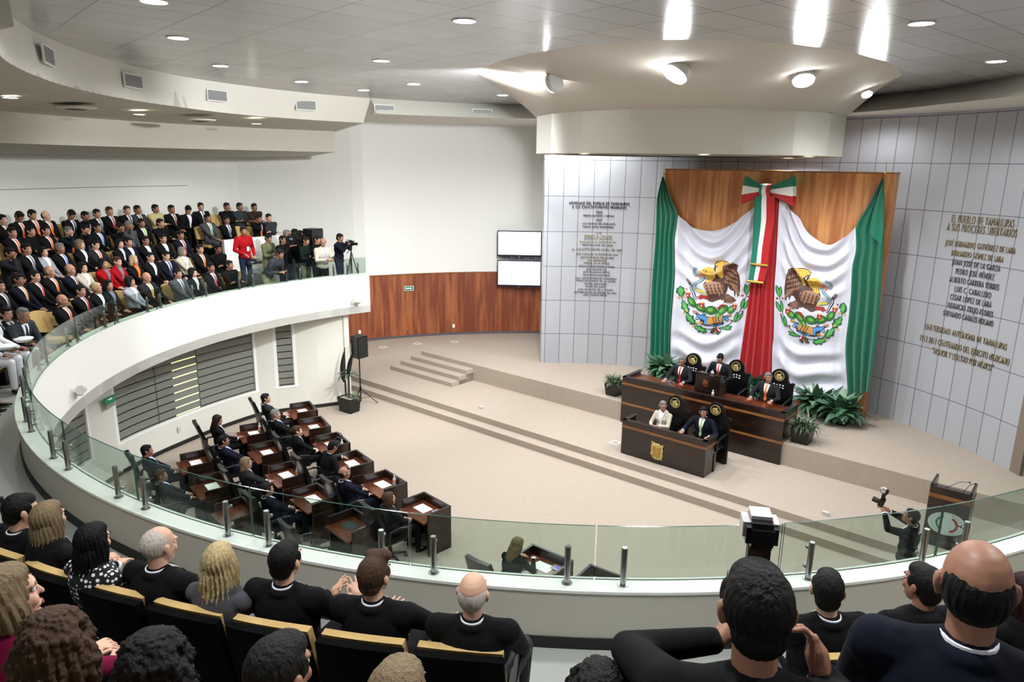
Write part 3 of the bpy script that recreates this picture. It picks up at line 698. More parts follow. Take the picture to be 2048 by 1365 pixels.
for kx in DESKS:
    if kx in ('b2',): continue
    o_, row = dlabel(kx)
    p, ar = on_desk(kx, -.10 if kx != 'b1' else .0, .0)
    dark = kx == 'm5'
    if kx != 'l3':
        o = MB().box((0, 0, .0015), (.30, .22, .003)).build('document', mat('dark_folder', (.16, .19, .20), .4) if dark else paper, loc=p, rz=ar + (.06 if kx in 'r3m3r5' else 0))
        tag(o, ('dark grey folder' if dark else 'white document') + ' lying on the legislator desk ' + (o_ + ' ' + row if kx[0] != 'b' else 'by the glass railing'), 'document')
    if kx in ('r4', 'r5', 'r6', 'm4', 'm5', 'l3', 'b1'):
        p, ar = on_desk(kx, .20, .10)
        o = thing('voting_panel', 'grey voting panel with violet screen, desk ' + (o_ + ' ' + row if kx[0] != 'b' else 'by the railing'), 'device', p, ar)
        MB().box((0, 0, .006), (.19, .13, .012)).build('panel_body', mat('panel_grey', (.62, .62, .64), .4), o)
        MB().box((.01, .01, .0125), (.09, .06, .002)).build('screen', mat('violet_screen', (.55, .35, .95), .3, emit=.8), o)
    if kx in ('r3', 'r5', 'm1', 'm3'):
        p, ar = on_desk(kx, {'r3': .22, 'r5': .05, 'm1': -.2, 'm3': .08}[kx], {'r3': .12, 'r5': .17, 'm1': .15, 'm3': .16}[kx])
        b = thing('water_bottle', 'small orange-labelled water bottle on the desk ' + o_ + ' ' + row, 'bottle', p, 0)
        for nme, me in zip(('bottle_body', 'bottle_label', 'bottle_cap'), BOT): put(nme, me, b)
p, ar = on_desk('r3', .05, .13)
bag = thing('handbag', 'black leather handbag standing on the third desk of the front row', 'handbag', p, ar + .3)
MB().box((0, 0, .09), (.25, .11, .17)).build('bag_body', black_leather, bag, True, .03)
for s_ in (-.03, .03): MB().path([(-.08, s_, .17), (-.06, s_, .25), (0, s_, .28), (.06, s_, .25), (.08, s_, .17)], .007, 6).build('bag_handle', black_leather, bag, True)
MB().box((0, -.058, .12), (.05, .006, .02)).box((-.08, -.058, .15), (.015, .006, .015)).box((.08, -.058, .15), (.015, .006, .015)).build('bag_clasp', steel, bag)

# ---- big speaker's lectern at right
LP = at(1862, 1073, .15); 
lz = .15
lt = thing('speaker_lectern', 'tall dark wooden lectern with an oval white emblem and thin microphones', 'lectern', (0, 0, lz), AX)
l0 = at(1858, 985, lz + 1.20)       # front left top corner
lR = at(1952, 1006, lz + 1.20)
lw = 1.0
l0 = at(1861, 971, lz + 1.24)
lt.location = (l0.x, l0.y, 0)
lw = abs((at(1940, 1004, lz + 1.24) - l0).dot(UU)); print('lectern w', lw)
LH = 1.24 + lz
MB().prism([(0, 0), (lw, 0), (lw, .04), (0, .04)], 0, LH).build('front_panel', dark_wood, lt)
for x in (.02, lw - .02): MB().box((x, .27, LH / 2 + .02), (.04, .5, LH + .04)).build('side_panel', dark_wood, lt)
MB().box((lw / 2, .26, LH - .12), (lw - .08, .44, .03), M=Matrix.Rotation(-.12, 3, 'X')).build('reading_top', dark_wood, lt)
MB().box((lw / 2, -.003, LH - .16), (lw, .006, .07)).box((lw + .003, .27, LH - .16), (.006, .5, .07)).build('wood_stripe', stripe_wood, lt)
# oval emblem with tricolour arcs
def disc(m, cx, cz, rx, rz_, y, a0=0, a1=2 * PI, r_in=0, n=32, mi=0):
    vs = []; 
    for i in range(n + 1):
        a = a0 + (a1 - a0) * i / n; vs += [(cx + rx * math.cos(a), y, cz + rz_ * math.sin(a)), (cx + rx * r_in * math.cos(a), y, cz + rz_ * r_in * math.sin(a))]
    m.add(vs, [(2 * i, 2 * i + 2, 2 * i + 3, 2 * i + 1) for i in range(n)], mi)
pz = LH - .62
em = MB(); ovl = []
for i in range(36):
    a = 2 * PI * i / 36; r_ = 1 + .07 * math.sin(2 * a + .9)
    ovl.append((lw * .53 + .27 * r_ * math.cos(a), pz + .22 * r_ * math.sin(a)))
Mx = Matrix(((1, 0, 0), (0, 0, -1), (0, 1, 0)))
eo = MB().prism(ovl, .002, .012, M=Mx).build('oval_emblem', mat('emblem_white', (.80, .86, .85), .4), lt)
m = MB(); disc(m, lw * .53, pz, .17, .15, -.016, PI * .62, PI * 1.35, .80); m.build('emblem_arc', mat('emblem_green', (.10, .45, .33), .5), eo)
m = MB(); disc(m, lw * .53, pz, .17, .15, -.016, -PI * .38, PI * .35, .78); m.build('emblem_arc', mat('emblem_red', (.62, .17, .13), .5), eo)
m = MB()
for i in range(40):
    a = 2 * PI * i / 40; 
    if i % 10 in (9,): continue
    m.box((lw * .53 + .225 * math.cos(a), -.0145, pz + .185 * math.sin(a)), (.004, .003, .035), M=Matrix.Rotation(-(a - PI / 2), 3, 'Y'))
m.build('emblem_lettering', mat('emblem_ink', (.25, .33, .33), .5), eo)
for (x, dx) in ((lw * .3, .34), (lw * .72, .16)):
    MB().path([(x, .3, LH - .1), (x + dx * .6, .24, LH + .1), (x + dx, .16, LH + .16)], .005, 6).ball((x + dx + .01, .15, LH + .165), .016).build('microphone', black_metal, lt, True)

# ---- loudspeakers
def pa_box(name, label, p, rz, w=.36, d=.34, h=.60):
    t = thing(name, label, 'loudspeaker', p, rz)
    MB().prism([(-w / 2, d / 2), (w / 2, d / 2), (w / 2 * .72, -d / 2), (-w / 2 * .72, -d / 2)], 0, h).build('cabinet', black_plastic, t, bevel=.012)
    MB().box((0, d / 2 + .004, h / 2), (w - .03, .012, h - .04)).build('grille', mat('grille', (.05, .055, .06), .6, bump=.5, nscale=200), t)
    return t
sp0 = at(722, 806, 0)
st_ = thing('speaker_stand', 'black tripod stand carrying the loudspeaker beside the white pier', 'stand', tuple(sp0), .3)
MB().tube((0, 0, .05), (0, 0, 1.35), .02, .018, 12).build('pole', black_metal, st_, True)
for k in range(3):
    a = -.4 + k * 2 * PI / 3
    MB().path([(0, 0, .42), (.50 * math.cos(a), .50 * math.sin(a), .015)], .012, 8).path([(0, 0, .14), (.28 * math.cos(a), .28 * math.sin(a), .19)], .007, 6).build('leg', black_metal, st_, True)
MB().lathe([(.03, .38), (.035, .40), (.035, .46), (.03, .48)], n=14).build('collar', black_plastic, st_, True)
pa_box('loudspeaker', 'black loudspeaker box on a tripod stand beside the white pier', (sp0.x, sp0.y, 1.35), math.radians(-125) , .38, .34, .62)
# ---- planters
soil = mat('white_stones', (.62, .61, .58), .8, noise=.4, nscale=60)
pot_m = mat('pot_black', (.045, .045, .05), .35)
def leaf_mesh(L, Wd, curl, fold=.15, n=6):
    m = MB()
    def P(u, v):
        s = v; w = Wd * math.sin(PI * min(.97, s ** .75 + .02)) ** .9; x = (u - .5) * w * 2
        ang = curl * s; y = L * (math.sin(ang) / curl if curl else s); z = -L * (1 - math.cos(ang)) / curl if curl else 0
        return (x, y, z + abs(x) * fold)
    m.grid(P, 2, n); return m
def rosette(m, c, n, L, Wd, el0, el1, curl0, curl1, seed, spread=1.0):
    r = random.Random(seed)
    for i in range(n):
        az = r.uniform(0, 2 * PI); el = r.uniform(el0, el1); l = L * r.uniform(.6, 1.1)
        lm = leaf_mesh(l, Wd * r.uniform(.8, 1.15), r.uniform(curl0, curl1))
        M = Matrix.Rotation(az, 3, 'Z') @ Matrix.Rotation(el, 3, 'X') @ Matrix.Rotation(r.uniform(-.4, .4), 3, 'Y')
        o = Vector((r.uniform(-1, 1), r.uniform(-1, 1), r.uniform(0, .5))) * .08 * spread
        m.add([M @ Vector(v) + o + Vector(c) for v in lm.v], lm.f)
leafA = mat('leaf_green', (.30, .45, .34), .4, noise=.35, nscale=8)
leafB = mat('leaf_light', (.42, .56, .44), .4, noise=.3, nscale=8)
leafC = mat('leaf_dark', (.22, .29, .22), .4, noise=.4, nscale=10)
leafD = mat('leaf_variegated', (.42, .50, .36), .45, noise=.5, nscale=14)
def pot(t, w, d, h, taper=.8):
    m = MB(); a = [(-w / 2, -d / 2), (w / 2, -d / 2), (w / 2, d / 2), (-w / 2, d / 2)]
    vs = [(x * taper, y * taper, 0) for x, y in a] + [(x, y, h) for x, y in a] + [(x * .92, y * .92, h) for x, y in a] + [(x * .92, y * .92, h - .04) for x, y in a]
    m.add(vs, [(3, 2, 1, 0)] + [(i, (i + 1) % 4, 4 + (i + 1) % 4, 4 + i) for i in range(4)] + [(4 + i, 4 + (i + 1) % 4, 8 + (i + 1) % 4, 8 + i) for i in range(4)] + [(8 + i, 8 + (i + 1) % 4, 12 + (i + 1) % 4, 12 + i) for i in range(4)])
    m.build('planter_box', pot_m, t); MB().box((0, 0, h - .035), (w * .9, d * .9, .02)).build('planting_soil', soil, t)
def plant(name, label, p, rz, w, d, h, kind, seed, scale=1):
    t = thing(name, label, 'plant', p, rz); pot(t, w, d, h)
    m = MB(); m2 = MB()
    if kind == 'spath':
        for i, (x, y) in enumerate([(0, 0), (w * .25, .05), (-w * .25, -.03), (0, -.1)]):
            rosette(m, (x, y, h), 18, .50 * scale, .085 * scale, .15, 1.25, .3, 1.4, seed + i); rosette(m2, (x, y, h + .03), 10, .46 * scale, .08 * scale, .3, 1.3, .3, 1.4, seed + 20 + i)
            rosette(m, (x, y, h - .02), 10, .42 * scale, .085 * scale, -.1, .3, .8, 1.7, seed + 50 + i)
        m.build('leaves', leafA, t); m2.build('pale_leaves', leafB, t)
    else:
        for i, (x, y) in enumerate([(0, 0), (w * .22, .03), (-w * .22, -.03)]):
            rosette(m, (x, y, h), 46, .34 * scale, .014, .1, 1.4, .6, 2.0, seed + i); rosette(m2, (x, y, h), 18, .36 * scale, .015, .2, 1.4, .6, 2.0, seed + 9 + i)
        m.build('grassy_leaves', leafC, t); m2.build('striped_leaves', leafD, t)
    return t
q = at(1228, 791, .8); plant('planter', 'square black planter of grassy leaves left of the tribune', (q.x, q.y + .05, .8), AX, .38, .38, .32, 'grass', 3)
q = at(1603, 884, .8); plant('planter', 'square black planter of striped grassy leaves right of the tribune', (q.x, q.y, .8), AX, .42, .42, .34, 'grass', 5, 1.15)
for (px, py, lb, sc, sd) in ((1335, 762, 'large leafy green plant behind the left end of the tribune', 1.45, 11), (1506, 797, 'leafy green plant between the tribune chairs before the red cloth', 1.25, 21), (1630, 829, 'broad leafy green plant at the flag foot, left of two', 1.3, 31), (1684, 845, 'broad leafy green plant at the flag foot, right of two', 1.3, 41)):
    q = at(px, py, .8); plant('leafy_plant', lb, (q.x - VV.x * .10, q.y - VV.y * .10, .8), AX, .36, .36, .30, 'spath', sd, sc)
# tall planter in the corner: yucca with a dark trunk and dark blades
q = at(697, 824, 0)
t = thing('corner_planter', 'tall dark-bladed yucca in a white-topped black planter beside the pier', 'plant', (q.x + .02, q.y + .05, 0), math.radians(-35))
pot(t, .52, .40, .42, .82)
MB().tube((0, 0, .38), (.02, 0, 1.05), .035, .028, 10).tube((-.14, .02, .38), (-.15, .02, .85), .03, .025, 10).build('trunk', mat('trunk', (.30, .22, .16), .8, noise=.3), t, True)
m = MB(); rosette(m, (.02, 0, 1.05), 30, .42, .022, .0, 1.2, .6, 1.8, 77, .3); m.build('blade_leaves', leafC, t)
m = MB()
for (dx, hh, lean, k) in ((-.14, .98, -.10, .115), (.04, .80, .16, .085)):
    lm = leaf_mesh(hh, k, .35, .1, 10); M = Matrix.Rotation(PI / 2 - .02, 3, 'X')
    m.add([Matrix.Rotation(lean, 3, 'Y') @ (M @ Vector(v)) + Vector((dx, -.04, .80 if dx < 0 else 1.0)) for v in lm.v], lm.f)
m.build('dark_blade', mat('dark_blade', (.045, .04, .05), .4), t)
m = MB(); rosette(m, (.15, .03, .42), 34, .26, .010, .2, 1.5, .8, 2.2, 78, .4); m.build('dry_grass', leafD, t)
# small boxes and floor outlets
for (px, py, z, nm_, lb) in ((962, 818, .3, 'floor_box', 'small white box on the platform between the stairs and the desks'), (1651, 1031, .3, 'floor_box', 'small white box on the platform near the big lectern')):
    q = at(px, py, z); t = tag(MB().box((0, 0, .035), (.12, .07, .07)).build(nm_, mat('box_grey', (.78, .78, .76), .5), loc=q, rz=AX), lb, 'box')
def outlet(px, py, z, lb):
    q = at(px, py, z); t = thing('floor_outlet', lb, 'outlet', q, AX)
    MB().box((-.10, 0, .003), (.025, .22, .006)).box((.10, 0, .003), (.025, .22, .006)).box((0, .10, .003), (.22, .025, .006)).box((0, -.10, .003), (.22, .025, .006)).build('outlet_frame', paper, t)
    MB().box((0, 0, .002), (.17, .17, .004)).build('outlet_lid', carpet, t)
for px, py, z, lb in ((1230, 886, .3, 'square white floor outlet frame beside the secretaries desk'), (766, 695, .8, 'white floor outlet on the stage by the wood wall, leftmost of three'), (835, 688, .8, 'white floor outlet on the stage by the wood wall, middle of three'), (909, 684, .8, 'white floor outlet on the stage by the wood wall, rightmost of three')):
    outlet(px, py, z, lb)
# ---- things on the walls
def on_wall(p, rr, c=C0):           # rotation so local +y looks to the centre
    return math.atan2(c[1] - p.y, c[0] - p.x) - PI / 2
def wall_thing(name, label, cat, px, py, rr, c=None): 
    p = at_r(px, py, rr, c); return thing(name, label, cat, p, on_wall(p, rr, c or C0))
for px, py, w_, cm, lb in ((722, 664, 1, 'r', 'white wall switch with red tag, leftmost on the wood wall'), (814, 657, 0, 'o', 'small orange socket on the wood wall left of the middle'), (910, 652, 1, 'r', 'white wall switch with red tag near the wood wall middle'), (1002, 650, 0, 'r', 'small red socket on the wood wall below the screens')):
    t = wall_thing('wall_socket', lb, 'socket', px, py, 11.99)
    if w_: MB().box((.05, .01, 0), (.085, .02, .12)).build('white_plate', paper, t)
    MB().box((-.04 if w_ else 0, .01, 0), (.05, .02, .09)).build('coloured_plate', mat('plate_' + cm, (.85, .12, .1) if cm == 'r' else (.9, .35, .1), .5), t)
t = wall_thing('exit_arrow_sign', 'green and white exit arrow sign on the curved wood wall', 'sign', 818, 577, 11.98)
MB().box((0, .008, 0), (.32, .016, .16)).build('sign_border', mat('sign_pale', (.75, .88, .85), .5), t)
MB().box((0, .018, 0), (.27, .006, .115)).build('sign_field', mat('sign_green', (.05, .45, .32), .5), t)
MB().box((.035, .023, 0), (.16, .004, .035)).prism([(0, 0), (0, 0), (0, 0)], 0, 0).build('arrow_shaft', paper, t)
MB().add([(-.045, .0235, .04), (-.045, .0235, -.04), (-.10, .0235, 0)], [(0, 1, 2)]).build('arrow_head', paper, t)
def flat_text(txt, size, m, parent, loc, rot=(PI / 2, 0, PI), sx=1, name='text_line', ext=.001):
    cu = bpy.data.curves.new(name, 'FONT'); cu.body = txt; cu.size = size; cu.align_x = 'CENTER'; cu.align_y = 'CENTER'; cu.extrude = ext
    ob = bpy.data.objects.new(name, cu); COL.objects.link(ob)
    me = bpy.data.meshes.new_from_object(ob.evaluated_get(bpy.context.evaluated_depsgraph_get())); me.materials.clear(); me.materials.append(m)
    bpy.data.objects.remove(ob); bpy.data.curves.remove(cu)
    o = bpy.data.objects.new(name, me); COL.objects.link(o); o.parent = parent; o.location = loc; o.rotation_euler = rot; o.scale = (sx, 1, 1); return o
# green exit sign on the pier of the lower wall, no-smoking sign near the stage
p = at_r(219, 803, 9.36 - .02)
t = thing('exit_sign', 'green exit sign on the white pier between the windows', 'sign', p, on_wall(p, 1))
MB().box((0, .01, .03), (.30, .02, .15)).build('sign_board', mat('sign_green2', (.10, .55, .38), .4), t)
MB().box((0, .022, .05), (.12, .004, .03)).build('arrow_mark', paper, t)
MB().box((0, .012, -.09), (.26, .018, .07)).build('lower_plate', mat('plate_grey', (.55, .56, .54), .4), t)
p = at_r(645, 716, 8.70)
t = thing('no_smoking_sign', 'small red and white prohibition sign on the white wall', 'sign', p, on_wall(p, 1))
MB().box((0, .006, 0), (.26, .012, .10)).build('sign_board', paper, t)
MB().box((-.06, .014, 0), (.12, .004, .085)).build('red_field', mat('sign_red', (.70, .10, .15), .5), t)
flat_text('NO', .09, paper, t, (-.06, .017, 0))
m = MB(); disc(m, .07, 0, .04, .04, .014, 0, 2 * PI, .7); m.box((.07, .014, 0), (.07, .002, .01), M=Matrix.Rotation(.8, 3, 'Y')); m.build('prohibition_ring', MATS['sign_red'], t)
flat_text('FUMAR', .03, mat('ink', (.1, .1, .12), .5), t, (0, .012, -.075))
p = at_r(358, 859, 9.35); t = thing('wall_switch', 'small pale switch plate under the long frosted window', 'switch', p, on_wall(p, 1))
MB().box((0, .008, 0), (.09, .016, .14)).build('switch_plate', mat('plate_pale', (.80, .80, .78), .5), t); MB().box((0, .018, 0), (.03, .006, .05)).build('rocker', mat('rocker', (.7, .7, .7), .4), t)
# CCTV-like projectors on the balcony fascia
for (px, py, sc, lb) in ((713, 604, 1.0, 'white spotlight housing on the balcony fascia near its end'), (160, 782, 1.0, 'white spotlight housing on the curved fascia above the exit sign')):
    p = at_r(px, py, RH - .10); t = thing('wall_spotlight', lb, 'light fitting', p, on_wall(p, 1))
    MB().tube((-.10, .02, .0), (.13, .05, .05), .055, .075, 16).build('lamp_head', mat('housing_grey', (.78, .77, .76), .4), t, True)
    MB().box((-.05, -.03, -.07), (.05, .10, .05)).box((-.05, -.09, -.08), (.10, .02, .12)).build('wall_bracket', MATS['housing_grey'], t)
# screens
def screen(px0, px1, py0, py1, label):
    a = at_r(px0, (py0 + py1) / 2, 11.72); b = at_r(px1, (py0 + py1) / 2, 11.55)
    zt_ = at_r((px0 + px1) / 2, py0, 11.65).z; zb_ = at_r((px0 + px1) / 2, py1, 11.65).z
    c = (a + b) / 2; c.z = (zt_ + zb_) / 2; w = (b - a).xy.length; h = zt_ - zb_
    rz = math.atan2(b.y - a.y, b.x - a.x)
    t = thing('wall_screen', label, 'screen', c, rz)
    MB().box((0, .04, 0), (w, .07, h)).build('screen_housing', mat('screen_black', (.06, .05, .16), .35), t, bevel=.008)
    MB().box((0, -.001, .02), (w - .07, .012, h - .11)).build('display', mat('screen_white', (1, 1, 1), .4, emit=2.2), t)
    MB().box((0, -.004, -h / 2 + .02), (.03, .006, .01)).build('status_light', paper, t)
    MB().box((.1, .2, 0), (.3, .28, .2)).build('wall_arm', black_metal, t)
    return t
screen(994.5, 1083.5, 462, 514, 'large lit white screen on the wall, upper of two')
s2 = screen(994.5, 1082.5, 521, 574, 'large lit white screen on the wall, lower of two')
t = thing('screen_bracket', 'grey metal bracket bars between the two wall screens', 'bracket', s2.location, s2.rotation_euler.z)
for x in (-.28, -.2, -.02, .22, .3, .56): MB().box((x, .06, .55), (.04, .03, .24)).build('bracket_bar', mat('bracket_grey', (.42, .42, .5), .4, .5), t)
# air vents in the fascia
vent_s = mat('vent_slats', (.60, .60, .60), .5, noise=.2, nscale=4, stretch=(1, 1, 60))
for i, (px, py) in enumerate(((104, 115), (272, 165), (451, 193), (630, 211), (811, 215), (987, 221))):
    az = az_of(at(px, py, 8.0)); rr_ = (up_r(az) + (lo_r(az) if i < 4 else lo_r2(az))) / 2
    p = at(px, py, 8.0); p = pol(rr_ - .04, az, 8.02)
    t = thing('air_vent', 'white framed grey air vent in the curved ceiling fascia, ' + ORD[i] + ' from left', 'vent', p, on_wall(p, 1))
    MB().box((0, .02, 0), (.56, .03, .24)).build('vent_frame', plaster_white, t); 
    m = MB().box((0, .03, 0), (.52, .02, .20)); m.build('vent_backing', vent_s, t)
    m = MB()
    for k in range(9): m.box((0, .043, -.085 + k * .021), (.51, .008, .006))
    m.build('vent_slats', mat('slat_grey', (.45, .45, .46), .5), t)
for i, (px, py, z) in enumerate(((151, 214, 7.58), (399, 239, 7.56), (252, 296, 6.9))):
    p = at(px, py, z) if z > 7 else at_r(px, py, 11.9)
    t = thing('ceiling_diffuser', 'round white ceiling air diffuser in the ' + ('upper soffit, left of two', 'upper soffit, right of two', 'lower soffit')[i], 'vent', p)
    MB().lathe([(.34, 0), (.34, -.02), (.26, -.04)], n=28).build('diffuser_ring', plaster, t, True); MB().lathe([(.18, -.05), (.05, -.06)], n=24).build('diffuser_core', mat('diff_grey', (.4, .4, .38), .6), t, True)
# wall inscriptions
def inscription(label, lines, c, rr, dark):
    p0 = at_r(lines[0][0], lines[0][1], rr, c)
    t = thing('wall_inscription', label, 'inscription', p0)
    for px, py, txt, hgt, width, mm in lines:
        cu = bpy.data.curves.new('text', 'FONT'); cu.body = txt; cu.size = 1; cu.align_x = 'CENTER'; cu.align_y = 'CENTER'; cu.extrude = 0; cu.space_character = 1.2; cu.offset = -.018
        ob = bpy.data.objects.new('text', cu); COL.objects.link(ob)
        me = bpy.data.meshes.new_from_object(ob.evaluated_get(bpy.context.evaluated_depsgraph_get())); bpy.data.objects.remove(ob); bpy.data.curves.remove(cu)
        vs = np.array([v.co[:] for v in me.vertices]); wtx = vs[:, 0].max() - vs[:, 0].min()
        pc = at_r(px, py, rr, c); a0 = math.atan2(pc.y - c[1], pc.x - c[0])
        kx_ = width / wtx; hz = hgt / (.70)
        for v in me.vertices:
            x, y = v.co.x * kx_, v.co.y * hz; a = a0 - x / rr
            v.co = Vector((c[0] + (rr - .022) * math.cos(a), c[1] + (rr - .022) * math.sin(a), pc.z + y)) - p0
        me.materials.clear(); me.materials.append(mm)
        bm = bmesh.new(); bm.from_mesh(me); r = bmesh.ops.extrude_face_region(bm, geom=bm.faces[:])
        for v in [g for g in r['geom'] if isinstance(g, bmesh.types.BMVert)]:
            d = Vector((v.co.x + p0.x - c[0], v.co.y + p0.y - c[1], 0)).normalized(); v.co += d * .020
        bmesh.ops.recalc_face_normals(bm, faces=bm.faces); bm.to_mesh(me); bm.free()
        o = bpy.data.objects.new('text_line', me); COL.objects.link(o); o.parent = t
bronze = mat('letter_dark', (.16, .15, .17), .45, .3); brz2 = mat('letter_grey', (.42, .41, .42), .45, .3); gld = mat('letter_gold', (.80, .74, .50), .3, .5)
gld2 = mat('letter_old_gold', (.58, .52, .38), .35, .5)
gwc = (GW[0], GW[1])
Ls = [(1198, 407, 'HOMENAJE DEL PUEBLO DE TAMAULIPAS', .085, 1.72, bronze), (1198, 414.5, 'A SUS CONSTITUYENTES FEDERALES', .08, 1.55, bronze), (1197.5, 424.5, '1824', .075, .18, bronze), (1197, 431.5, 'PEDRO PAREDES Y SERNA', .058, .88, brz2), (1197, 440.5, '1857', .075, .17, bronze), (1197, 447.5, 'LUIS GARCÍA DE ARELLANO', .058, .94, brz2), (1196, 454, 'RAFAEL MARÍA DOMÍNGUEZ', .058, .86, brz2),
 (1195.5, 466, '1917', .06, .17, gld), (1196, 472, 'PEDRO A. CHAPA', .052, .80, gld), (1196, 477, 'ZEFERINO FAJARDO', .052, .80, gld), (1195, 484, 'EMILIANO P. NAFARRATE', .052, 1.02, gld), (1195, 490.5, 'FORTUNATO DE LEIJA', .052, .9, brz2),
 (1193.5, 499.5, 'AL CONSTITUYENTE LOCAL DE 1825', .072, 1.45, gld2)]
yy = [509, 515.5, 521, 526.5, 533, 539, 544.5, 550.5, 557, 562, 568, 573.5, 579.5, 585.5, 590.5]
tt = ['JOSÉ ANTONIO GUTIÉRREZ DE LARA', 'JOSÉ EUSTAQUIO FERNÁNDEZ', 'JUAN ECHEANDÍA', 'MIGUEL DE LA GARZA', 'JOSÉ ANTONIO BARÓN Y RAGA', 'JOSÉ IGNACIO GIL', 'JOSÉ FELICIANO ORTIZ', 'VENUSTIANO BARRAGÁN', 'JUAN NEPOMUCENO DE LA BARREDA', 'FRANCISCO MARÍA DE LA GARZA', 'RAFAEL BENAVIDES', 'FELIPE DE LAGOS', 'JUAN BAUTISTA DE LA GARZA', 'JOSÉ BERNARDO GUTIÉRREZ DE LARA', 'JOSÉ VICENTE PÉREZ']
ww = [1.23, .98, .56, .76, 1.06, .60, .78, .80, 1.22, 1.14, .65, .60, 1.04, 1.26, .70]
for i, (y, s_, w_) in enumerate(zip(yy, tt, ww)): Ls.append((1194 - i * .28, y, s_, .056, w_, gld2 if i < 4 else brz2))
inscription('raised lettering list of names on the left tiled wall', Ls, gwc, GW[2], 0)
Rs = [(1966, 443, 'EL PUEBLO DE TAMAULIPAS', .17, 1.42, gld2), (1964, 461, 'A SUS PRÓCERES LIBERTARIOS', .17, 1.60, gld2), (1961, 494, 'JOSÉ BERNARDO GUTIÉRREZ DE LARA', .13, 1.62, gld2), (1955, 513, 'BERNARDO GÓMEZ DE LARA', .13, 1.20, gld2), (1953, 531, 'JUAN JOSÉ DE LA GARZA', .13, 1.12, brz2), (1950.5, 549, 'PEDRO JOSÉ MÉNDEZ', .13, .90, brz2), (1949, 567, 'ALBERTO CARRERA TORRES', .13, 1.16, brz2), (1946, 585, 'LUIS C. CABALLERO', .13, .86, brz2), (1942, 602, 'CÉSAR LÓPEZ DE LARA', .13, .98, brz2), (1941, 620, 'FIDENCIO TREJO FLORES', .13, 1.08, brz2), (1937, 637, 'SERVANDO CANALES MOLANO', .13, 1.20, brz2),
 (1932, 673, 'UNIVERSIDAD AUTÓNOMA DE TAMAULIPAS', .14, 1.98, gld2), (1929, 699, '1913·2013 CENTENARIO DEL EJÉRCITO MEXICANO', .15, 2.18, gld2), (1926, 719, '"HONOR Y LEALTAD POR MÉXICO"', .15, 1.50, gld2)]
inscription('golden raised lettering dedication on the right tiled wall', Rs, gwc, GW[2], 0)
# ================================================================== FLAGS, BOW AND RIBBON
def satin(name, col, rough=.42):
    m = mat(name, col, rough, spec=.5, sheen=.3); return m
f_green = satin('flag_green', (.04, .42, .32)); f_white = satin('flag_white', (.82, .82, .87), .5); f_red = satin('flag_red', (.66, .06, .10))
OFF = .16
def flat_poly(pts): return [on_panel(x, y, OFF) for x, y in pts]
def along(poly, t):
    # point at fraction t of a polyline, by length
    L = [0]
    for a, b in zip(poly, poly[1:]): L.append(L[-1] + math.hypot(b[0] - a[0], b[1] - a[1]))
    d = t * L[-1]
    for i in range(len(poly) - 1):
        if d <= L[i + 1] or i == len(poly) - 2:
            k = (d - L[i]) / max(1e-9, L[i + 1] - L[i]); return (poly[i][0] + (poly[i + 1][0] - poly[i][0]) * k, poly[i][1] + (poly[i + 1][1] - poly[i][1]) * k)
def folds_v(u, v, n, amp, ph=0): return amp * math.sin(2 * PI * n * u + ph + .8 * math.sin(3 * v + ph)) * (.35 + .65 * min(1, v * 2.2))
def swag_depth(u, v, seed=0):
    # u across, v down; U-shaped folds that sag in the middle
    sag = 4 * u * (1 - u)
    tau = v * 1.0 - sag * .16 * (1.1 - v) + .02 * math.sin(9 * u + seed)
    d = .085 * math.sin(2 * PI * (7.5 * tau)) * sag ** .7
    if v > .34: 
        k = min(1, (v - .34) / .06) * max(0, 1 - max(0, v - .70) / .06); d *= 1 - .80 * k
    d += .055 * math.sin(2 * PI * 5 * u + seed) * (1 - sag) 
    d += .06 * sag * (.3 + v)
    return d
def smooth_poly(p, n=6):
    if len(p) < 3: return p
    q = [p[0]] + list(p) + [p[-1]]; out = []
    for i in range(1, len(q) - 2):
        for k in range(n):
            t = k / n; a, b, c, d = q[i - 1], q[i], q[i + 1], q[i + 2]
            out.append(tuple(.5 * (2 * b[j] + (c[j] - a[j]) * t + (2 * a[j] - 5 * b[j] + 4 * c[j] - d[j]) * t * t + (3 * b[j] - a[j] - 3 * c[j] + d[j]) * t ** 3) for j in (0, 1)))
    return out + [p[-1]]
def drape(name, left, right, top, m, parent, nu, nv, depth, bottom=None):
    Lp, Rp, Tp = (smooth_poly(flat_poly(q)) for q in (left, right, top))
    Bp = smooth_poly(flat_poly(bottom)) if bottom else None
    def P(u, v):
        a, b = along(Lp, v), along(Rp, v); x = a[0] + (b[0] - a[0]) * u; y = a[1] + (b[1] - a[1]) * u
        t = along(Tp, u); x0 = Tp[0][0] + (Tp[-1][0] - Tp[0][0]) * u; y0 = Tp[0][1] + (Tp[-1][1] - Tp[0][1]) * u
        k = (1 - v) ** 1.6; x += (t[0] - x0) * k * (.3 if v > 0 else 1) if False else (t[0] - x0) * k; y += (t[1] - y0) * k
        if Bp:
            t = along(Bp, u); x0 = Bp[0][0] + (Bp[-1][0] - Bp[0][0]) * u; y0 = Bp[0][1] + (Bp[-1][1] - Bp[0][1]) * u
            k = v ** 3; x += (t[0] - x0) * k; y += (t[1] - y0) * k
        return (x, -OFF - depth(u, v), y)
    mb = MB(); mb.grid(P, nu, nv); n0 = len(mb.v)
    mb.v += [(x, y + .006, z) for x, y, z in mb.v]; mb.uv += [(0, 0)] * n0
    F0 = list(mb.f); mb.f += [tuple(i + n0 for i in f[::-1]) for f in F0]; mb.mi += [0] * len(F0)
    o = mb.build(name, m, parent, True); return o, P
GL_out = [(1325, 353), (1315, 396), (1313.5, 434), (1312, 485), (1305, 574), (1302, 667), (1299, 738)]
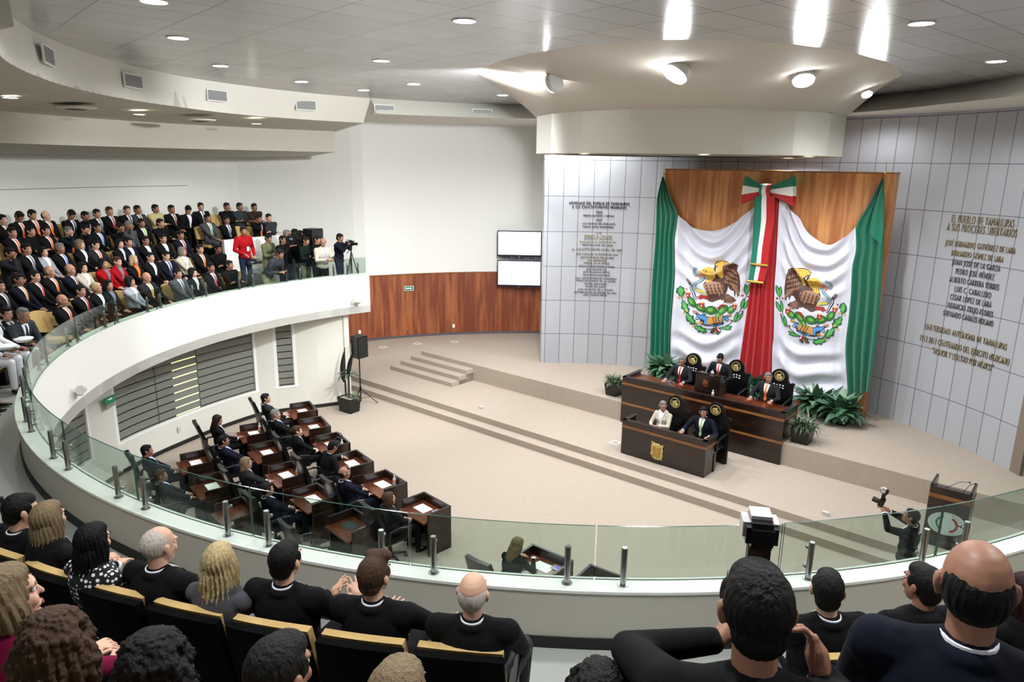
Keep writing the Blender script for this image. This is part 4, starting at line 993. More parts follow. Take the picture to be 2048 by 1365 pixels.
GL_in = [(1328, 356), (1341, 395), (1356, 429), (1350, 470), (1349, 498), (1349.5, 549), (1344.6, 612), (1341, 667), (1340, 742)]
WL_left = [(1356, 429), (1350, 470), (1349, 498), (1349.5, 549), (1344.6, 612), (1341, 667), (1340, 742)]
WL_top = [(1356, 429), (1379, 449.6), (1409.4, 462), (1442.5, 458.5), (1478, 439), (1501, 420), (1516, 401)]
WL_right = [(1516, 401), (1511, 462), (1506, 518), (1499.6, 587), (1488, 667), (1476, 748)]
R_left = WL_right; R_right = [(1560, 401), (1557, 462), (1554, 523), (1550.5, 574), (1549, 667), (1545, 765)]
WR_left = [(1560, 401), (1557, 462), (1554, 523), (1550.5, 574), (1549, 667), (1546, 700), (1545, 766)]
WR_top = [(1562, 401), (1575, 410), (1595, 432), (1620, 470), (1656, 490), (1686, 477.6), (1712, 454.7)]
WR_right = [(1712, 454.7), (1713, 498), (1705.5, 536), (1703, 587), (1698, 640), (1692, 700), (1697, 788)]
GR_in = [(1764, 357), (1740, 405), (1712, 454.7), (1713, 498), (1705.5, 536), (1703, 587), (1698, 640), (1692, 700), (1697, 793)]
GR_out = [(1767, 356), (1769, 396), (1768.5, 460), (1766, 498), (1762.7, 574), (1755, 667), (1738, 783)]
fL = thing('draped_flag', 'large draped tricolour flag with eagle crest hanging on the left half of the wooden backdrop', 'flag', tuple(PL0), AX)
fR = thing('draped_flag', 'large draped tricolour flag with mirrored eagle crest on the right half of the wooden backdrop', 'flag', tuple(PL0), AX)
top2 = lambda a, b: [a, b]
drape('green_band', GL_out, GL_in, [GL_out[0], GL_in[0]], f_green, fL, 60, 60, lambda u, v: folds_v(u, v, 4.2, .05, .5))
_, PWL = drape('white_band', WL_left, WL_right, WL_top, f_white, fL, 90, 130, lambda u, v: swag_depth(u, v, 0), [WL_left[-1], (1400, 762), (1440, 762), WL_right[-1]])
drape('red_band', R_left, [((a[0] + b[0]) / 2 + 1, (a[1] + b[1]) / 2) for a, b in zip(R_left, R_right)], [R_left[0], ((R_left[0][0] + R_right[0][0]) / 2, 401)], f_red, fL, 40, 50, lambda u, v: folds_v(u, v, 2.6, .035, 1.2))
drape('red_band', [((a[0] + b[0]) / 2 - 1, (a[1] + b[1]) / 2) for a, b in zip(R_left, R_right)], R_right, [((R_left[0][0] + R_right[0][0]) / 2, 401), R_right[0]], f_red, fR, 40, 50, lambda u, v: folds_v(u, v, 2.4, .035, 2.2))
_, PWR = drape('white_band', WR_left, WR_right, WR_top, f_white, fR, 90, 130, lambda u, v: swag_depth(u, v, 2), [WR_left[-1], (1590, 790), (1640, 800), WR_right[-1]])
drape('green_band', GR_in, GR_out, [GR_in[0], GR_out[0]], f_green, fR, 70, 60, lambda u, v: folds_v(u, v, 3.4, .06, .2))
# loose green end folded over near the right pole
drape('loose_green_end', [(1766, 372), (1752, 410), (1742, 455), (1745, 470)], [(1769, 372), (1770, 420), (1769, 460), (1765, 492)], [(1766, 372), (1769, 372)], f_green, fR, 14, 20, lambda u, v: .10 + .02 * math.sin(6 * u))
brass = mat('brass', (.75, .60, .25), .3, .9)
for par, px in ((fL, 1325), (fR, 1768)):
    s, h = on_panel(px, 356, OFF); s2_, h2 = on_panel(px, 332, OFF)
    m = MB().tube((s, -.10, h - .5), (s, -.10, h), .018, .018, 10).tube((s, -.10, h), (s, -.10, h + .34), .012, .004, 10).ball((s, -.10, h + .10), (.03, .03, .04))
    m.build('pole_finial', brass, par, True)
# ---- the crest on the white bands: traced in units of the photograph (1365 = 200 px)
EM = []   # (colour key, layer, polygon)
def E_(c, layer, *pts): EM.append((c, layer, list(pts)))
OUT = 'ink'
def leaf(cx, cy, L, w, ang, c='leafg', k=0, lobes=False):
    pts = []; n = 10
    for i in range(n + 1):
        t = i / n; ww = w * math.sin(PI * min(1, t * .92 + .04)) ** .8 * (1 + (.35 * math.sin(t * 18) if lobes else 0)); pts.append((t * L, ww / 2))
    pts += [(x, -y) for x, y in pts[::-1]]
    ca, sa = math.cos(ang), math.sin(ang)
    return [(cx + x * ca - y * sa, cy + x * sa + y * ca) for x, y in pts]
def grow(pts, d):
    cx = sum(p[0] for p in pts) / len(pts); cy = sum(p[1] for p in pts) / len(pts); out = []
    for x, y in pts:
        r = math.hypot(x - cx, y - cy) or 1; out.append((x + (x - cx) / r * d, y + (y - cy) / r * d))
    return out
def band(pts, w, c, layer, taper=1.0):
    l, r = [], []
    for i, p in enumerate(pts):
        a = pts[max(0, i - 1)]; b = pts[min(len(pts) - 1, i + 1)]; dx, dy = b[0] - a[0], b[1] - a[1]; q = math.hypot(dx, dy) or 1
        k = w / 2 * (1 - (1 - taper) * i / (len(pts) - 1)); l.append((p[0] - dy / q * k, p[1] + dx / q * k)); r.append((p[0] + dy / q * k, p[1] - dx / q * k))
    for i in range(len(pts) - 1): EM.append((c, layer, [l[i], l[i + 1], r[i + 1], r[i]]))
# wing and body
wing = [(660, 195), (700, 160), (770, 150), (860, 165), (925, 180), (975, 210), (980, 260), (1005, 320), (1020, 400), (1030, 480), (1025, 560), (1005, 620), (990, 650), (975, 560), (965, 510), (950, 640), (935, 560), (900, 560), (875, 535), (860, 495), (835, 490), (838, 560), (825, 620), (790, 690), (770, 735), (740, 700), (700, 690), (650, 715), (600, 705), (575, 680), (590, 640), (575, 600), (560, 560), (530, 510), (520, 460), (560, 400), (640, 330), (690, 300), (700, 260), (665, 225)]
E_('brown', 1, *wing)
E_('tan', 2, (560, 440), (530, 480), (545, 530), (580, 570), (600, 610), (650, 640), (720, 640), (790, 600), (815, 540), (800, 480), (740, 450), (640, 430))
for i in range(5):
    for j in range(5):
        x, y = 560 + j * 52 + i * 14, 470 + i * 42 - j * 3
        if x < 815: EM.append(('brown', 3, leaf(x, y, 40, 22, 1.25)))
E_('brown', 3, (570, 640), (640, 600), (740, 610), (700, 690), (650, 712), (600, 700))
for i in range(4):
    for j in range(6):
        x, y = 822 + j * 29, 225 + i * 62 + j * 14
        EM.append(('tan', 3, leaf(x, y, 52, 17, 1.25 - j * .02)))
for j in range(5): EM.append(('tan', 3, leaf(900 + j * 24, 430 + j * 26, 105, 14, 1.35)))
# golden shoulder and neck
E_('goldy', 3, (665, 205), (700, 170), (770, 160), (860, 172), (920, 190), (850, 200), (800, 215), (800, 260), (795, 330), (770, 390), (735, 380), (752, 330), (745, 270), (700, 225), (675, 222))
E_('goldy', 3, (480, 300), (520, 260), (560, 240), (600, 235), (650, 255), (695, 290), (700, 340), (680, 390), (650, 400), (620, 440), (580, 445), (560, 450), (540, 430), (570, 400), (560, 360), (500, 320))
for i in range(3):
    for j in range(5): EM.append(('brown', 4, leaf(545 + j * 30 - i * 4, 262 + i * 55 + j * 7, 36, 9, 1.9)))
for j in range(6): EM.append(('tan', 4, leaf(800 - j * 2, 190 + j * 34, 20, 14, .0)))
E_('whitef', 4, (690, 235), (715, 262), (720, 300), (708, 290), (700, 262))
E_('ink', 5, (560, 292), (580, 288), (584, 300), (566, 304))
# beak
E_('orange', 5, (440, 345), (475, 318), (520, 325), (568, 335), (560, 350), (510, 352), (475, 362), (465, 395), (445, 385))
# tail and legs
E_('brown', 2, (800, 640), (850, 600), (930, 650), (968, 690), (950, 705), (880, 725), (810, 715))
for j in range(5): EM.append(('tan', 3, leaf(820, 628 + j * 20, 125, 11, .18 + j * .02)))
E_('whitef', 2, (720, 690), (760, 680), (800, 700), (785, 750), (750, 745))
E_('redb', 3, (710, 800), (745, 770), (775, 742), (830, 750), (845, 775), (800, 790), (770, 785), (735, 812))
E_('redb', 3, (450, 640), (480, 612), (540, 625), (590, 622), (595, 655), (560, 680), (520, 662), (480, 680), (455, 665))
# snake
snk = [(505, 400), (470, 430), (420, 455), (400, 490), (415, 530), (460, 555), (510, 575), (555, 600)]
band(snk, 42, 'ink', 4, .85); band(snk, 32, 'teal', 5, .85); band([(430, 545), (480, 565), (520, 575), (558, 600)], 34, 'yellow', 6)
band([(505, 400), (515, 365), (530, 345)], 34, 'teal', 4)
sh2 = [(435, 345), (400, 350), (380, 320), (385, 280), (410, 255), (450, 250)]
band(sh2, 28, 'ink', 4); band(sh2, 19, 'teal', 5)
sn3 = [(295, 398), (325, 440), (355, 480), (355, 530), (385, 580), (405, 640), (440, 670)]
band(sn3, 36, 'ink', 3); band(sn3, 25, 'navy', 4); band(sn3[2:], 10, 'whitef', 5)
E_('tan', 5, (290, 392), (310, 396), (345, 440), (330, 455), (300, 425))
# cactus
for (x, y, rx, ry, a) in ((365, 710, 78, 42, 1.0), (490, 790, 75, 45, .45), (632, 825, 72, 55, 0), (780, 830, 88, 42, -.75), (725, 900, 60, 34, -1.0), (905, 815, 62, 42, -.6)):
    pts = [(x + rx * math.cos(t) * math.cos(a) - ry * math.sin(t) * math.sin(a), y + rx * math.cos(t) * math.sin(a) + ry * math.sin(t) * math.cos(a)) for t in np.linspace(0, 2 * PI, 20)[:-1]]
    EM.append(('ink', 2, grow(pts, 7))); EM.append(('cactus', 4, pts)); EM.append(('cactusl', 5, [(x + (p[0] - x) * .5 - 6, y + (p[1] - y) * .5 - 6) for p in pts]))
for (x, y) in ((318, 605), (512, 742), (955, 765)):
    E_('redb', 6, (x - 38, y - 20), (x - 20, y - 35), (x, y - 20), (x + 20, y - 35), (x + 34, y - 12), (x + 24, y + 40), (x, y + 50), (x - 22, y + 40)); EM.append(('goldy', 7, [(x - 34, y - 28), (x + 30, y - 28), (x + 22, y - 14), (x - 24, y - 14)])); EM.append(('whitef', 7, leaf(x - 6, y + 4, 26, 14, 1.4)))
EM.append(('redb', 4, [(275, 540), (285, 525), (298, 530), (298, 548), (284, 552)]))
# glyph base
E_('ink', 2, (372, 830), (420, 838), (470, 880), (530, 892), (585, 915), (790, 900), (850, 895), (905, 872), (905, 908), (850, 920), (800, 950), (800, 1015), (700, 1045), (560, 1035), (500, 1015), (530, 985), (540, 960), (470, 930), (440, 905))
E_('blue', 3, (430, 858), (470, 890), (530, 900), (582, 925), (582, 1015), (535, 1015), (545, 960), (480, 935), (448, 905))
E_('blue', 3, (788, 925), (850, 902), (870, 905), (845, 925), (800, 965), (790, 995))
E_('blue', 3, (580, 1010), (700, 1025), (790, 1000), (760, 1025), (640, 1038))
E_('gold2', 4, (590, 905), (640, 915), (790, 895), (782, 990), (660, 1005), (575, 1022))
for x in (645, 680, 720): E_('brown', 5, (x, 920), (x + 12, 918), (x + 45, 1000), (x + 32, 1003))
for (x, y) in ((410, 852), (500, 992), (880, 892)): EM.append(('gold2', 5, leaf(x - 34, y - 6, 62, 32, .2)))
for (x, y) in ((535, 868), (443, 930), (845, 952)):
    EM.append(('ink', 3, [(x + 25 * math.cos(t), y + 25 * math.sin(t)) for t in np.linspace(0, 2 * PI, 12)[:-1]])); EM.append(('teal', 4, [(x + 17 * math.cos(t), y + 17 * math.sin(t)) for t in np.linspace(0, 2 * PI, 12)[:-1]]))
# wreath: oak at left, laurel at right
band([(215, 600), (225, 700), (270, 820), (330, 900), (400, 990), (500, 1060), (600, 1085), (680, 1075)], 9, 'leafd', 2)
band([(1100, 600), (1080, 680), (1040, 800), (980, 910), (900, 1000), (800, 1060), (700, 1075)], 9, 'leafd', 2)
for (x, y, L, w, a) in ((215, 640, 145, 88, -1.62), (225, 700, 190, 88, 1.05), (300, 870, 185, 88, .95), (400, 1045, 190, 78, .42)):
    EM.append(('leafd', 3, leaf(x, y, L, w * 1.1, a, lobes=True))); EM.append(('leafg', 4, leaf(x + 8 * math.cos(a), y + 8 * math.sin(a), L * .85, w * .62, a, lobes=True)))
for (x, y, a) in ((1095, 620, -1.62), (1105, 610, -1.35), (1035, 810, -1.35), (1060, 815, -1.1), (945, 990, -1.25), (965, 985, -.95), (760, 1060, .15), (775, 1080, -.25)):
    EM.append(('leafd', 3, leaf(x, y, 150, 46, a))); EM.append(('leafg', 4, leaf(x + 10 * math.cos(a), y + 10 * math.sin(a), 122, 22, a)))
for (x, y) in ((180, 645), (250, 640), (300, 825), (250, 860), (385, 1030), (435, 985)): EM.append(('goldy', 5, leaf(x - 16, y, 38, 24, .3)))
for (x, y) in ((1120, 640), (1052, 625), (1050, 848), (905, 965)): EM.append(('redb', 5, [(x + 14 * math.cos(t), y + 14 * math.sin(t)) for t in np.linspace(0, 2 * PI, 10)[:-1]]))
# ribbon
E_('leafd', 5, (640, 1085), (680, 1050), (690, 1075), (640, 1140), (610, 1140))
E_('redb', 6, (695, 1050), (715, 1050), (722, 1085), (750, 1115), (735, 1130), (700, 1100), (655, 1155), (640, 1140), (690, 1085))
E_('whitef', 6, (722, 1050), (740, 1080), (760, 1100), (750, 1115), (722, 1085)); E_('leafd', 5, (740, 1050), (765, 1090), (755, 1135), (715, 1160), (690, 1145))
ECOL = dict(ink=(.10, .11, .14), brown=(.30, .19, .15), tan=(.62, .46, .36), goldy=(.88, .70, .30), gold2=(.72, .52, .22), whitef=(.93, .93, .95), orange=(.88, .42, .30), redb=(.62, .16, .14), teal=(.50, .66, .68), navy=(.16, .24, .32), yellow=(.86, .80, .35), cactus=(.20, .48, .22), cactusl=(.45, .70, .30), blue=(.25, .52, .78), leafg=(.36, .68, .34), leafd=(.10, .34, .24))
EK = list(ECOL)
def wdir(fn, n=60):     # table to invert the drape: returns depth near a panel point
    pts = []
    for j in range(131):
        for i in range(91): p = fn(i / 90, j / 130); pts.append(p)
    return np.array(pts)
def emblem(parent, fn, place):
    tab = wdir(fn); bm = bmesh.new(); lay = bm.faces.layers.int.new('L'); mats = [mat('crest_' + k, ECOL[k], .55) for k in EK]
    for c, layer, poly in EM:
        pts = [place(x, y) for x, y in poly]; vs = [bm.verts.new((s, 0, h)) for s, h in pts]
        try: f = bm.faces.new(vs)
        except Exception: continue
        f.material_index = EK.index(c)
        f[lay] = layer
    bmesh.ops.triangulate(bm, faces=bm.faces[:], ngon_method='EAR_CLIP')
    for _ in range(4):
        ed = [e for e in bm.edges if e.calc_length() > .07]
        if not ed: break
        bmesh.ops.subdivide_edges(bm, edges=ed, cuts=1, use_grid_fill=False)
        bmesh.ops.triangulate(bm, faces=[f for f in bm.faces if len(f.verts) > 3])
    for v in bm.verts:
        d2 = (tab[:, 0] - v.co.x) ** 2 + (tab[:, 2] - v.co.z) ** 2; ii = np.argpartition(d2, 4)[:4]; w = 1 / (d2[ii] + 1e-5)
        y = float((tab[ii, 1] * w).sum() / w.sum()); L = max((f[lay] for f in v.link_faces), default=1)
        v.co.y = y - .004 - .0035 * L
    for f in bm.faces:
        f.normal_update()
        if f.normal.y > 0: f.normal_flip()
    me = bpy.data.meshes.new('eagle_crest'); bm.to_mesh(me); bm.free()
    for m in mats: me.materials.append(m)
    o = bpy.data.objects.new('eagle_crest', me); COL.objects.link(o); o.parent = parent; return o
emblem(fL, PWL, lambda x, y: on_panel(1330 + x / 6.825, 500 + y / 6.825, OFF + .05))
def place_r(x, y):
    yr = y + (1100 - x) * .225 - 40; xr = 1271 - .983 * x - max(0, (y - 550)) * .10
    return on_panel(1530 + xr / 6.825, 510 + yr / 6.825, OFF + .05)
emblem(fR, PWR, place_r)
# ---- bow with hanging ribbon
bow = thing('ribbon_bow', 'big green white and red satin bow with a hanging ribbon tail between the two flags', 'bow', tuple(PL0), AX)
b_g = satin('bow_green', (.05, .47, .38), .35); b_w = satin('bow_white', (.93, .93, .92), .4); b_r = satin('bow_red', (.72, .08, .12), .38)
def loop(outer_top, outer_bot, in_top, in_bot, name):
    a, b, c, d = (on_panel(*q, OFF) for q in (in_top, in_bot, outer_top, outer_bot))
    m = MB()
    def mk(sg):
        def P(u, v):
            x0, z0 = a[0] + (b[0] - a[0]) * v, a[1] + (b[1] - a[1]) * v; x1, z1 = c[0] + (d[0] - c[0]) * v, c[1] + (d[1] - c[1]) * v
            x = x0 + (x1 - x0) * u; k = u ** 1.25; z = z0 + (z1 - z0) * k
            th = .13 * math.sin(PI * min(1, u * .62 + .02)) ** .8 * (math.sin(PI * (v * .9 + .05)) ** .5)
            wr = .014 * math.sin(16 * v + 5 * u) * (1 - u)
            return (x, -OFF - .18 - sg * th - wr, z)
        return P
    mf = lambda u, v: 0 if v < .33 else 1 if v < .68 else 2
    m.grid(mk(1), 24, 24, mifn=mf); m.grid(mk(-1), 24, 24, mifn=mf)
    m.build(name, [b_g, b_w, b_r], bow, True)
loop((1595, 352), (1594, 413), (1546, 372), (1546, 392), 'bow_loop')
loop((1498, 351), (1490, 408), (1532, 370), (1532, 390), 'bow_loop')
# knot
s0, h0 = on_panel(1539, 368, OFF); s1, h1 = on_panel(1539, 393, OFF)
m = MB()
kx0, kx1 = on_panel(1529, 380, OFF)[0], on_panel(1549, 380, OFF)[0]
def KP(u, v):
    a = PI * v; return (kx0 + (kx1 - kx0) * u, -OFF - .18 - .17 * math.sin(a), (h0 + h1) / 2 + (h0 - h1) / 2 * math.cos(a) * 1.05)
m.grid(KP, 12, 14, mifn=lambda u, v: 0 if u < .28 else 1 if u < .66 else 2); m.build('bow_knot', [b_g, b_w, b_r], bow, True)
def tail(pl, pr, name, dy=0):
    A, B = flat_poly(pl), flat_poly(pr); m = MB()
    def P(u, v):
        a, b = along(A, v), along(B, v); return (a[0] + (b[0] - a[0]) * u, -OFF - .20 - dy - .012 * math.sin(8 * v + 3 * u), a[1] + (b[1] - a[1]) * u)
    m.grid(P, 12, 40, mifn=lambda u, v: 0 if u < .31 else 1 if u < .62 else 2); m.build(name, [b_g, b_w, b_r], bow, True)
tail([(1516, 392), (1514, 440), (1508, 525), (1503, 560)], [(1553, 392), (1553, 440), (1543, 530), (1533, 565)], 'ribbon_tail')
tail([(1519, 392), (1517, 440), (1512, 500), (1509, 525)], [(1557, 392), (1556, 440), (1546, 500), (1543, 530)], 'ribbon_tail', .045)
goldb = mat('gold_trim', (.70, .56, .25), .35, .6)
for (xa, ya, xb, yb) in ((1509, 526, 1543, 530), (1502, 560, 1534, 564)):
    a, b = on_panel(xa, ya, OFF), on_panel(xb, yb, OFF)
    MB().tube((a[0], -OFF - .24, a[1]), (b[0], -OFF - .24, b[1]), .035, .035, 8).build('gold_fringe', goldb, bow, True)
# ================================================================== PEOPLE
def blob(name, prims, vox, m, smooth=3, disp=None, shade=True):
    mb = MB()
    for p in prims:
        if p[0] == 'e': mb.ball(p[1], p[2], 16, 10, p[3] if len(p) > 3 else None)
        else:
            a, b = Vector(p[1]), Vector(p[2]); r0, r1 = p[3], p[4]; n = 12
            mb.tube(a, b, r0, r1, n); mb.ball(a, r0, 12, 8); mb.ball(b, r1, 12, 8)
    me = bpy.data.meshes.new(name); me.from_pydata(mb.v, [], mb.f); me.materials.append(m)
    bm = bmesh.new(); bm.from_mesh(me); bmesh.ops.recalc_face_normals(bm, faces=bm.faces); bm.to_mesh(me); bm.free()
    o = bpy.data.objects.new(name, me); COL.objects.link(o)
    r = o.modifiers.new('r', 'REMESH'); r.mode = 'VOXEL'; r.voxel_size = vox
    s = o.modifiers.new('s', 'SMOOTH'); s.iterations = smooth; s.factor = .5
    dg = bpy.context.evaluated_depsgraph_get(); out = bpy.data.meshes.new_from_object(o.evaluated_get(dg))
    bpy.data.objects.remove(o); bpy.data.meshes.remove(me)
    if disp:
        for v in out.vertices: v.co = disp(v.co)
    if shade: out.polygons.foreach_set('use_smooth', [True] * len(out.polygons))
    out.materials.clear(); out.materials.append(m); out.name = name
    return out
skin = [mat('skin_a', (.72, .53, .43), .5, noise=.05, nscale=12), mat('skin_b', (.60, .42, .33), .5, noise=.05, nscale=12), mat('skin_c', (.82, .64, .54), .5, noise=.05, nscale=12)]
def hairmat(n, c, k=.45): return mat(n, c, .62, spec=.25, noise=k, nscale=28, stretch=(3, 3, .35), bump=.7)
H_black = hairmat('hair_black', (.022, .02, .022)); H_dark = hairmat('hair_dark', (.065, .05, .042)); H_brown = hairmat('hair_brown', (.26, .18, .12)); H_grey = hairmat('hair_grey', (.45, .44, .43), .35)
H_white = hairmat('hair_white', (.74, .70, .66), .15); H_blond = hairmat('hair_blond', (.74, .66, .49), .38); H_ash = hairmat('hair_ash', (.48, .41, .31), .4); H_red = hairmat('hair_auburn', (.15, .055, .045))
HAIR = dict(black=H_black, dark=H_dark, brown=H_brown, grey=H_grey, white=H_white, blond=H_blond, ash=H_ash, red=H_red)
def cloth(n, c, **k): return mat('cloth_' + n, c, .85, noise=.18, nscale=30, spec=.15, bump=.1, **k)
CL = {n: cloth(n, c) for n, c in dict(black=(.055, .055, .065), navy=(.06, .075, .13), charcoal=(.14, .14, .155), grey=(.30, .30, .32), dkgreen=(.05, .10, .09), brown=(.20, .16, .14), khaki=(.74, .70, .52), cream=(.74, .71, .65), red=(.60, .05, .09), white=(.92, .92, .95), ltgrey=(.62, .63, .68), magenta=(.42, .03, .20), olive=(.42, .43, .32), jeans=(.13, .17, .26), teal=(.34, .50, .46), dkgrey=(.20, .22, .24)).items()}
SH = mat('shirt_white', (.93, .93, .96), .7)
TIE = {n: mat('tie_' + n, c, .5) for n, c in dict(orange=(.95, .45, .16), red=(.72, .07, .12), pink=(.80, .30, .36), blue=(.18, .25, .45), grey=(.42, .43, .50), green=(.58, .80, .25), palegreen=(.62, .78, .50), yellow=(.93, .65, .28), dark=(.12, .12, .16), brown=(.50, .32, .26), purple=(.38, .25, .55), lilac=(.62, .60, .80), sky=(.45, .55, .85), white=(.92, .92, .95)).items()}
eye_w = mat('eye_white', (.85, .83, .8), .3); eye_d = mat('eye_dark', (.05, .035, .03), .2); lip_m = mat('lips', (.55, .28, .26), .5); brow_m = mat('brow', (.08, .06, .05), .8)
shoe_m = mat('shoe_black', (.03, .03, .03), .25)

def ik(a, b, l1, l2, pole):
    a, b, pole = Vector(a), Vector(b), Vector(pole); d = b - a; L = min(d.length, (l1 + l2) * .995); u = d.normalized(); b = a + u * L
    k = (L * L + l1 * l1 - l2 * l2) / (2 * L); h = max(0, l1 * l1 - k * k) ** .5
    pz = (pole - u * pole.dot(u)); pz = pz.normalized() if pz.length > 1e-6 else Vector((0, 0, -1))
    return a + u * k + pz * h, b
def skeleton(o):
    s = {}; seated = o.get('seated', True); a = math.radians(o.get('lean', -8)); fem = o.get('fem', False); k = .93 if fem else 1.0
    hz = .53 if seated else .95
    H = Vector((0, 0, hz)); t = Vector((0, math.sin(a), math.cos(a))); s['H'] = H; s['t'] = t
    N = H + t * .53 * k; s['N'] = N; sw = .165 if fem else .195
    tw = math.radians(o.get('twist', 0)); rx = Vector((math.cos(tw), math.sin(tw), 0)); s['rx'] = rx
    s['S'] = [N - t * .062 - rx * sw, N - t * .062 + rx * sw]
    hp = Vector(o.get('head', (0, .038, .138))); Hd = N + hp; s['Hd'] = Hd
    yaw, pit, rol = (math.radians(q) for q in o.get('hrot', (0, 0, 0)))
    s['R'] = Matrix.Rotation(yaw, 3, 'Z') @ Matrix.Rotation(pit, 3, 'X') @ Matrix.Rotation(rol, 3, 'Y')
    if seated: dl = [((-.10, 0, 0), (-.13, .44, -.01), (-.13, .44, -.44)), ((.10, 0, 0), (.13, .44, -.01), (.13, .44, -.44))]
    else: dl = [((-.09, 0, 0), (-.11, .02, -.44), (-.12, -.02, -.87)), ((.09, 0, 0), (.11, .03, -.44), (.13, -.02, -.87))]
    s['leg'] = []
    for i, (h, kn, an) in enumerate(dl):
        q = o.get('legs', [None, None])[i]
        if q: kn, an = q
        s['leg'].append((H + Vector(h), H + Vector(kn), H + Vector(an)))
    df = [(-.10, .30, .09), (.10, .30, .09)] if seated else [(-.24, .06, -.12), (.24, .06, -.12)]
    s['arm'] = []
    for i in (0, 1):
        w = H + Vector(o.get('wr', [None, None])[i] or df[i]); pole = o.get('pole', [(-.7, -.5, -.7), (.7, -.5, -.7)])[i]
        e, w = ik(s['S'][i], w, .285 * k, .255 * k, pole); s['arm'].append((s['S'][i], e, w))
    return s
def hand_prims(w, d, up, i, fine, curl=.6):
    d = d.normalized(); up = (up - d * up.dot(d)).normalized(); side = d.cross(up); sg = 1 if i == 0 else -1
    P = [('c', w, w + d * .045, .026, .030)]
    P.append(('e', w + d * .055, (.040, .040, .020), Matrix((side, d, up)).transposed()))
    for j, (off, L) in enumerate(((-.030, .062), (-.010, .072), (.010, .068), (.029, .055))):
        b = w + d * .085 + side * off; d2 = (d * math.cos(curl * .6) - up * math.sin(curl * .6)).normalized(); d3 = (d * math.cos(curl * 1.4) - up * math.sin(curl * 1.4)).normalized()
        sp = side * (off * (.5 if fine else .15)); m_ = b + d2 * L * .5 + sp; P += [('c', b, m_, .0095, .009), ('c', m_, m_ + d3 * L * .5 + sp * .5, .009, .0078)]
    tb = w + d * .03 + side * (.030 * sg); P += [('c', tb, tb + (side * sg * .8 + d * .7).normalized() * .035, .012, .011), ('c', tb + (side * sg * .8 + d * .7).normalized() * .035, tb + (side * sg * .5 + d * 1.0).normalized() * .068, .010, .009)]
    return P
def figure(o):
    # returns a list of (part name, mesh, material slot key); everything in the figure's own frame (facing +y, feet on z = 0)
    s = skeleton(o); fem = o.get('fem'); fine = o.get('fine', 0); vx = {0: .016, 1: .0095, 2: .0065}[fine]
    H, t, N, Hd, R = s['H'], s['t'], s['N'], s['Hd'], s['R']; out = []; rx = s['rx']
    T = Matrix((rx, Vector((0, 0, 1)).cross(rx) if False else t.cross(rx), t)).transposed(); ry = T @ Vector((0, 1, 0))
    hd = lambda x, y, z: Hd + R @ Vector((x, y, z))
    hs = .96 if fem else 1.0
    head = [('e', hd(0, -.012, .022), (.077 * hs, .096 * hs, .098 * hs), R), ('e', hd(0, .024, -.035), (.060 * hs, .068, .082), R), ('e', hd(0, .040, -.088), (.040, .042, .034), R),
            ('c', hd(0, .088, .010), hd(0, .106, -.028), .007, .010), ('e', hd(0, .075, .028), (.052, .022, .014), R), ('e', hd(0, .084, -.066), (.026, .016, .012), R),
            ('e', hd(.034, .070, -.03), (.022, .02, .025), R), ('e', hd(-.034, .070, -.03), (.022, .02, .025), R), ('e', hd(0, .078, -.10), (.018, .016, .014), R)]
    for sx in (-1, 1): head += [('e', hd(sx * .080, -.006, -.008), (.010, .020, .033), R), ('e', hd(sx * .088, -.014, .004), (.007, .018, .026), R)]
    neck = [('c', N - t * .03, hd(0, -.02, -.06), .055 if not fem else .045, .054 if not fem else .045)]
    cw = .88 if fem else 1.0; fat = o.get('fat', 1.0)
    body = head + neck + [('e', H + t * .10, (.145 * cw * fat, .105 * fat, .14), T), ('e', H + t * .34, (.165 * cw * fat, .105 * fat, .19), T), ('c', s['S'][0], s['S'][1], .055 if not fem else .038, .055 if not fem else .038)]
    if fem: body += [('e', H + t * .33 + ry * .07 + rx * sx * .06, (.055, .05, .055)) for sx in (-1, 1)]
    for i in (0, 1):
        a, e, w = s['arm'][i]; body += [('c', a, e, .046 if not fem else .036, .036 if not fem else .030), ('c', e, w, .036, .025)]
        hdir = o.get('hdir', [None, None])[i]; hdir = Vector(hdir) if hdir else (w - e)
        up = Vector(o.get('hup', [(0, 0, 1), (0, 0, 1)])[i]); body += hand_prims(w, hdir, up, i, fine, o.get('curl', .6))
        h, k, an = s['leg'][i]; body += [('c', h, k, .072, .048), ('c', k, an, .047, .032), ('c', an, an + Vector((0, .10, -.045)), .030, .026)]
    out.append(('body', blob('body', body, vx, skin[0], 2), 'skin'))
    # clothes
    g = .012; J = [('e', H + t * .14, ((.165 * cw + g) * fat, (.118 + g) * fat, .19), T), ('e', H + t * .35, ((.190 * cw + g) * fat, (.122 + g) * fat, .195), T), ('c', s['S'][0] - t * .008, s['S'][1] - t * .008, .074 if not fem else .06, .074 if not fem else .06),
                  ('e', H + t * .475, (.155 * cw, .085, .075), T), ('c', N - t * .02, s['S'][0].lerp(s['S'][1], .2) - t * .0, .062, .064), ('c', N - t * .02, s['S'][0].lerp(s['S'][1], .8), .062, .064), ('e', H + t * .01, ((.17 * cw + g) * fat, (.13 + g) * fat, .09), T)]
    if fem: J += [('e', H + t * .34 + ry * .085 + rx * sx * .062, (.062, .055, .06)) for sx in (-1, 1)]
    for i in (0, 1):
        a, e, w = s['arm'][i]; cuff = e + (w - e) * .93; J += [('c', a, e, .070 if not fem else .055, .052 if not fem else .043), ('c', e, cuff, .051 if not fem else .043, .038 if not fem else .034)]
    if o.get('collar', 1): J.append(('e', N - t * .010 - ry * .016, (.083, .078, .036), T))
    jm = blob('jacket', J, max(vx, .010), CL['black'], 3)
    out.append(('coat' if fem else 'jacket', jm, 'jacket'))
    Tr = []
    skirt = o.get('skirt')
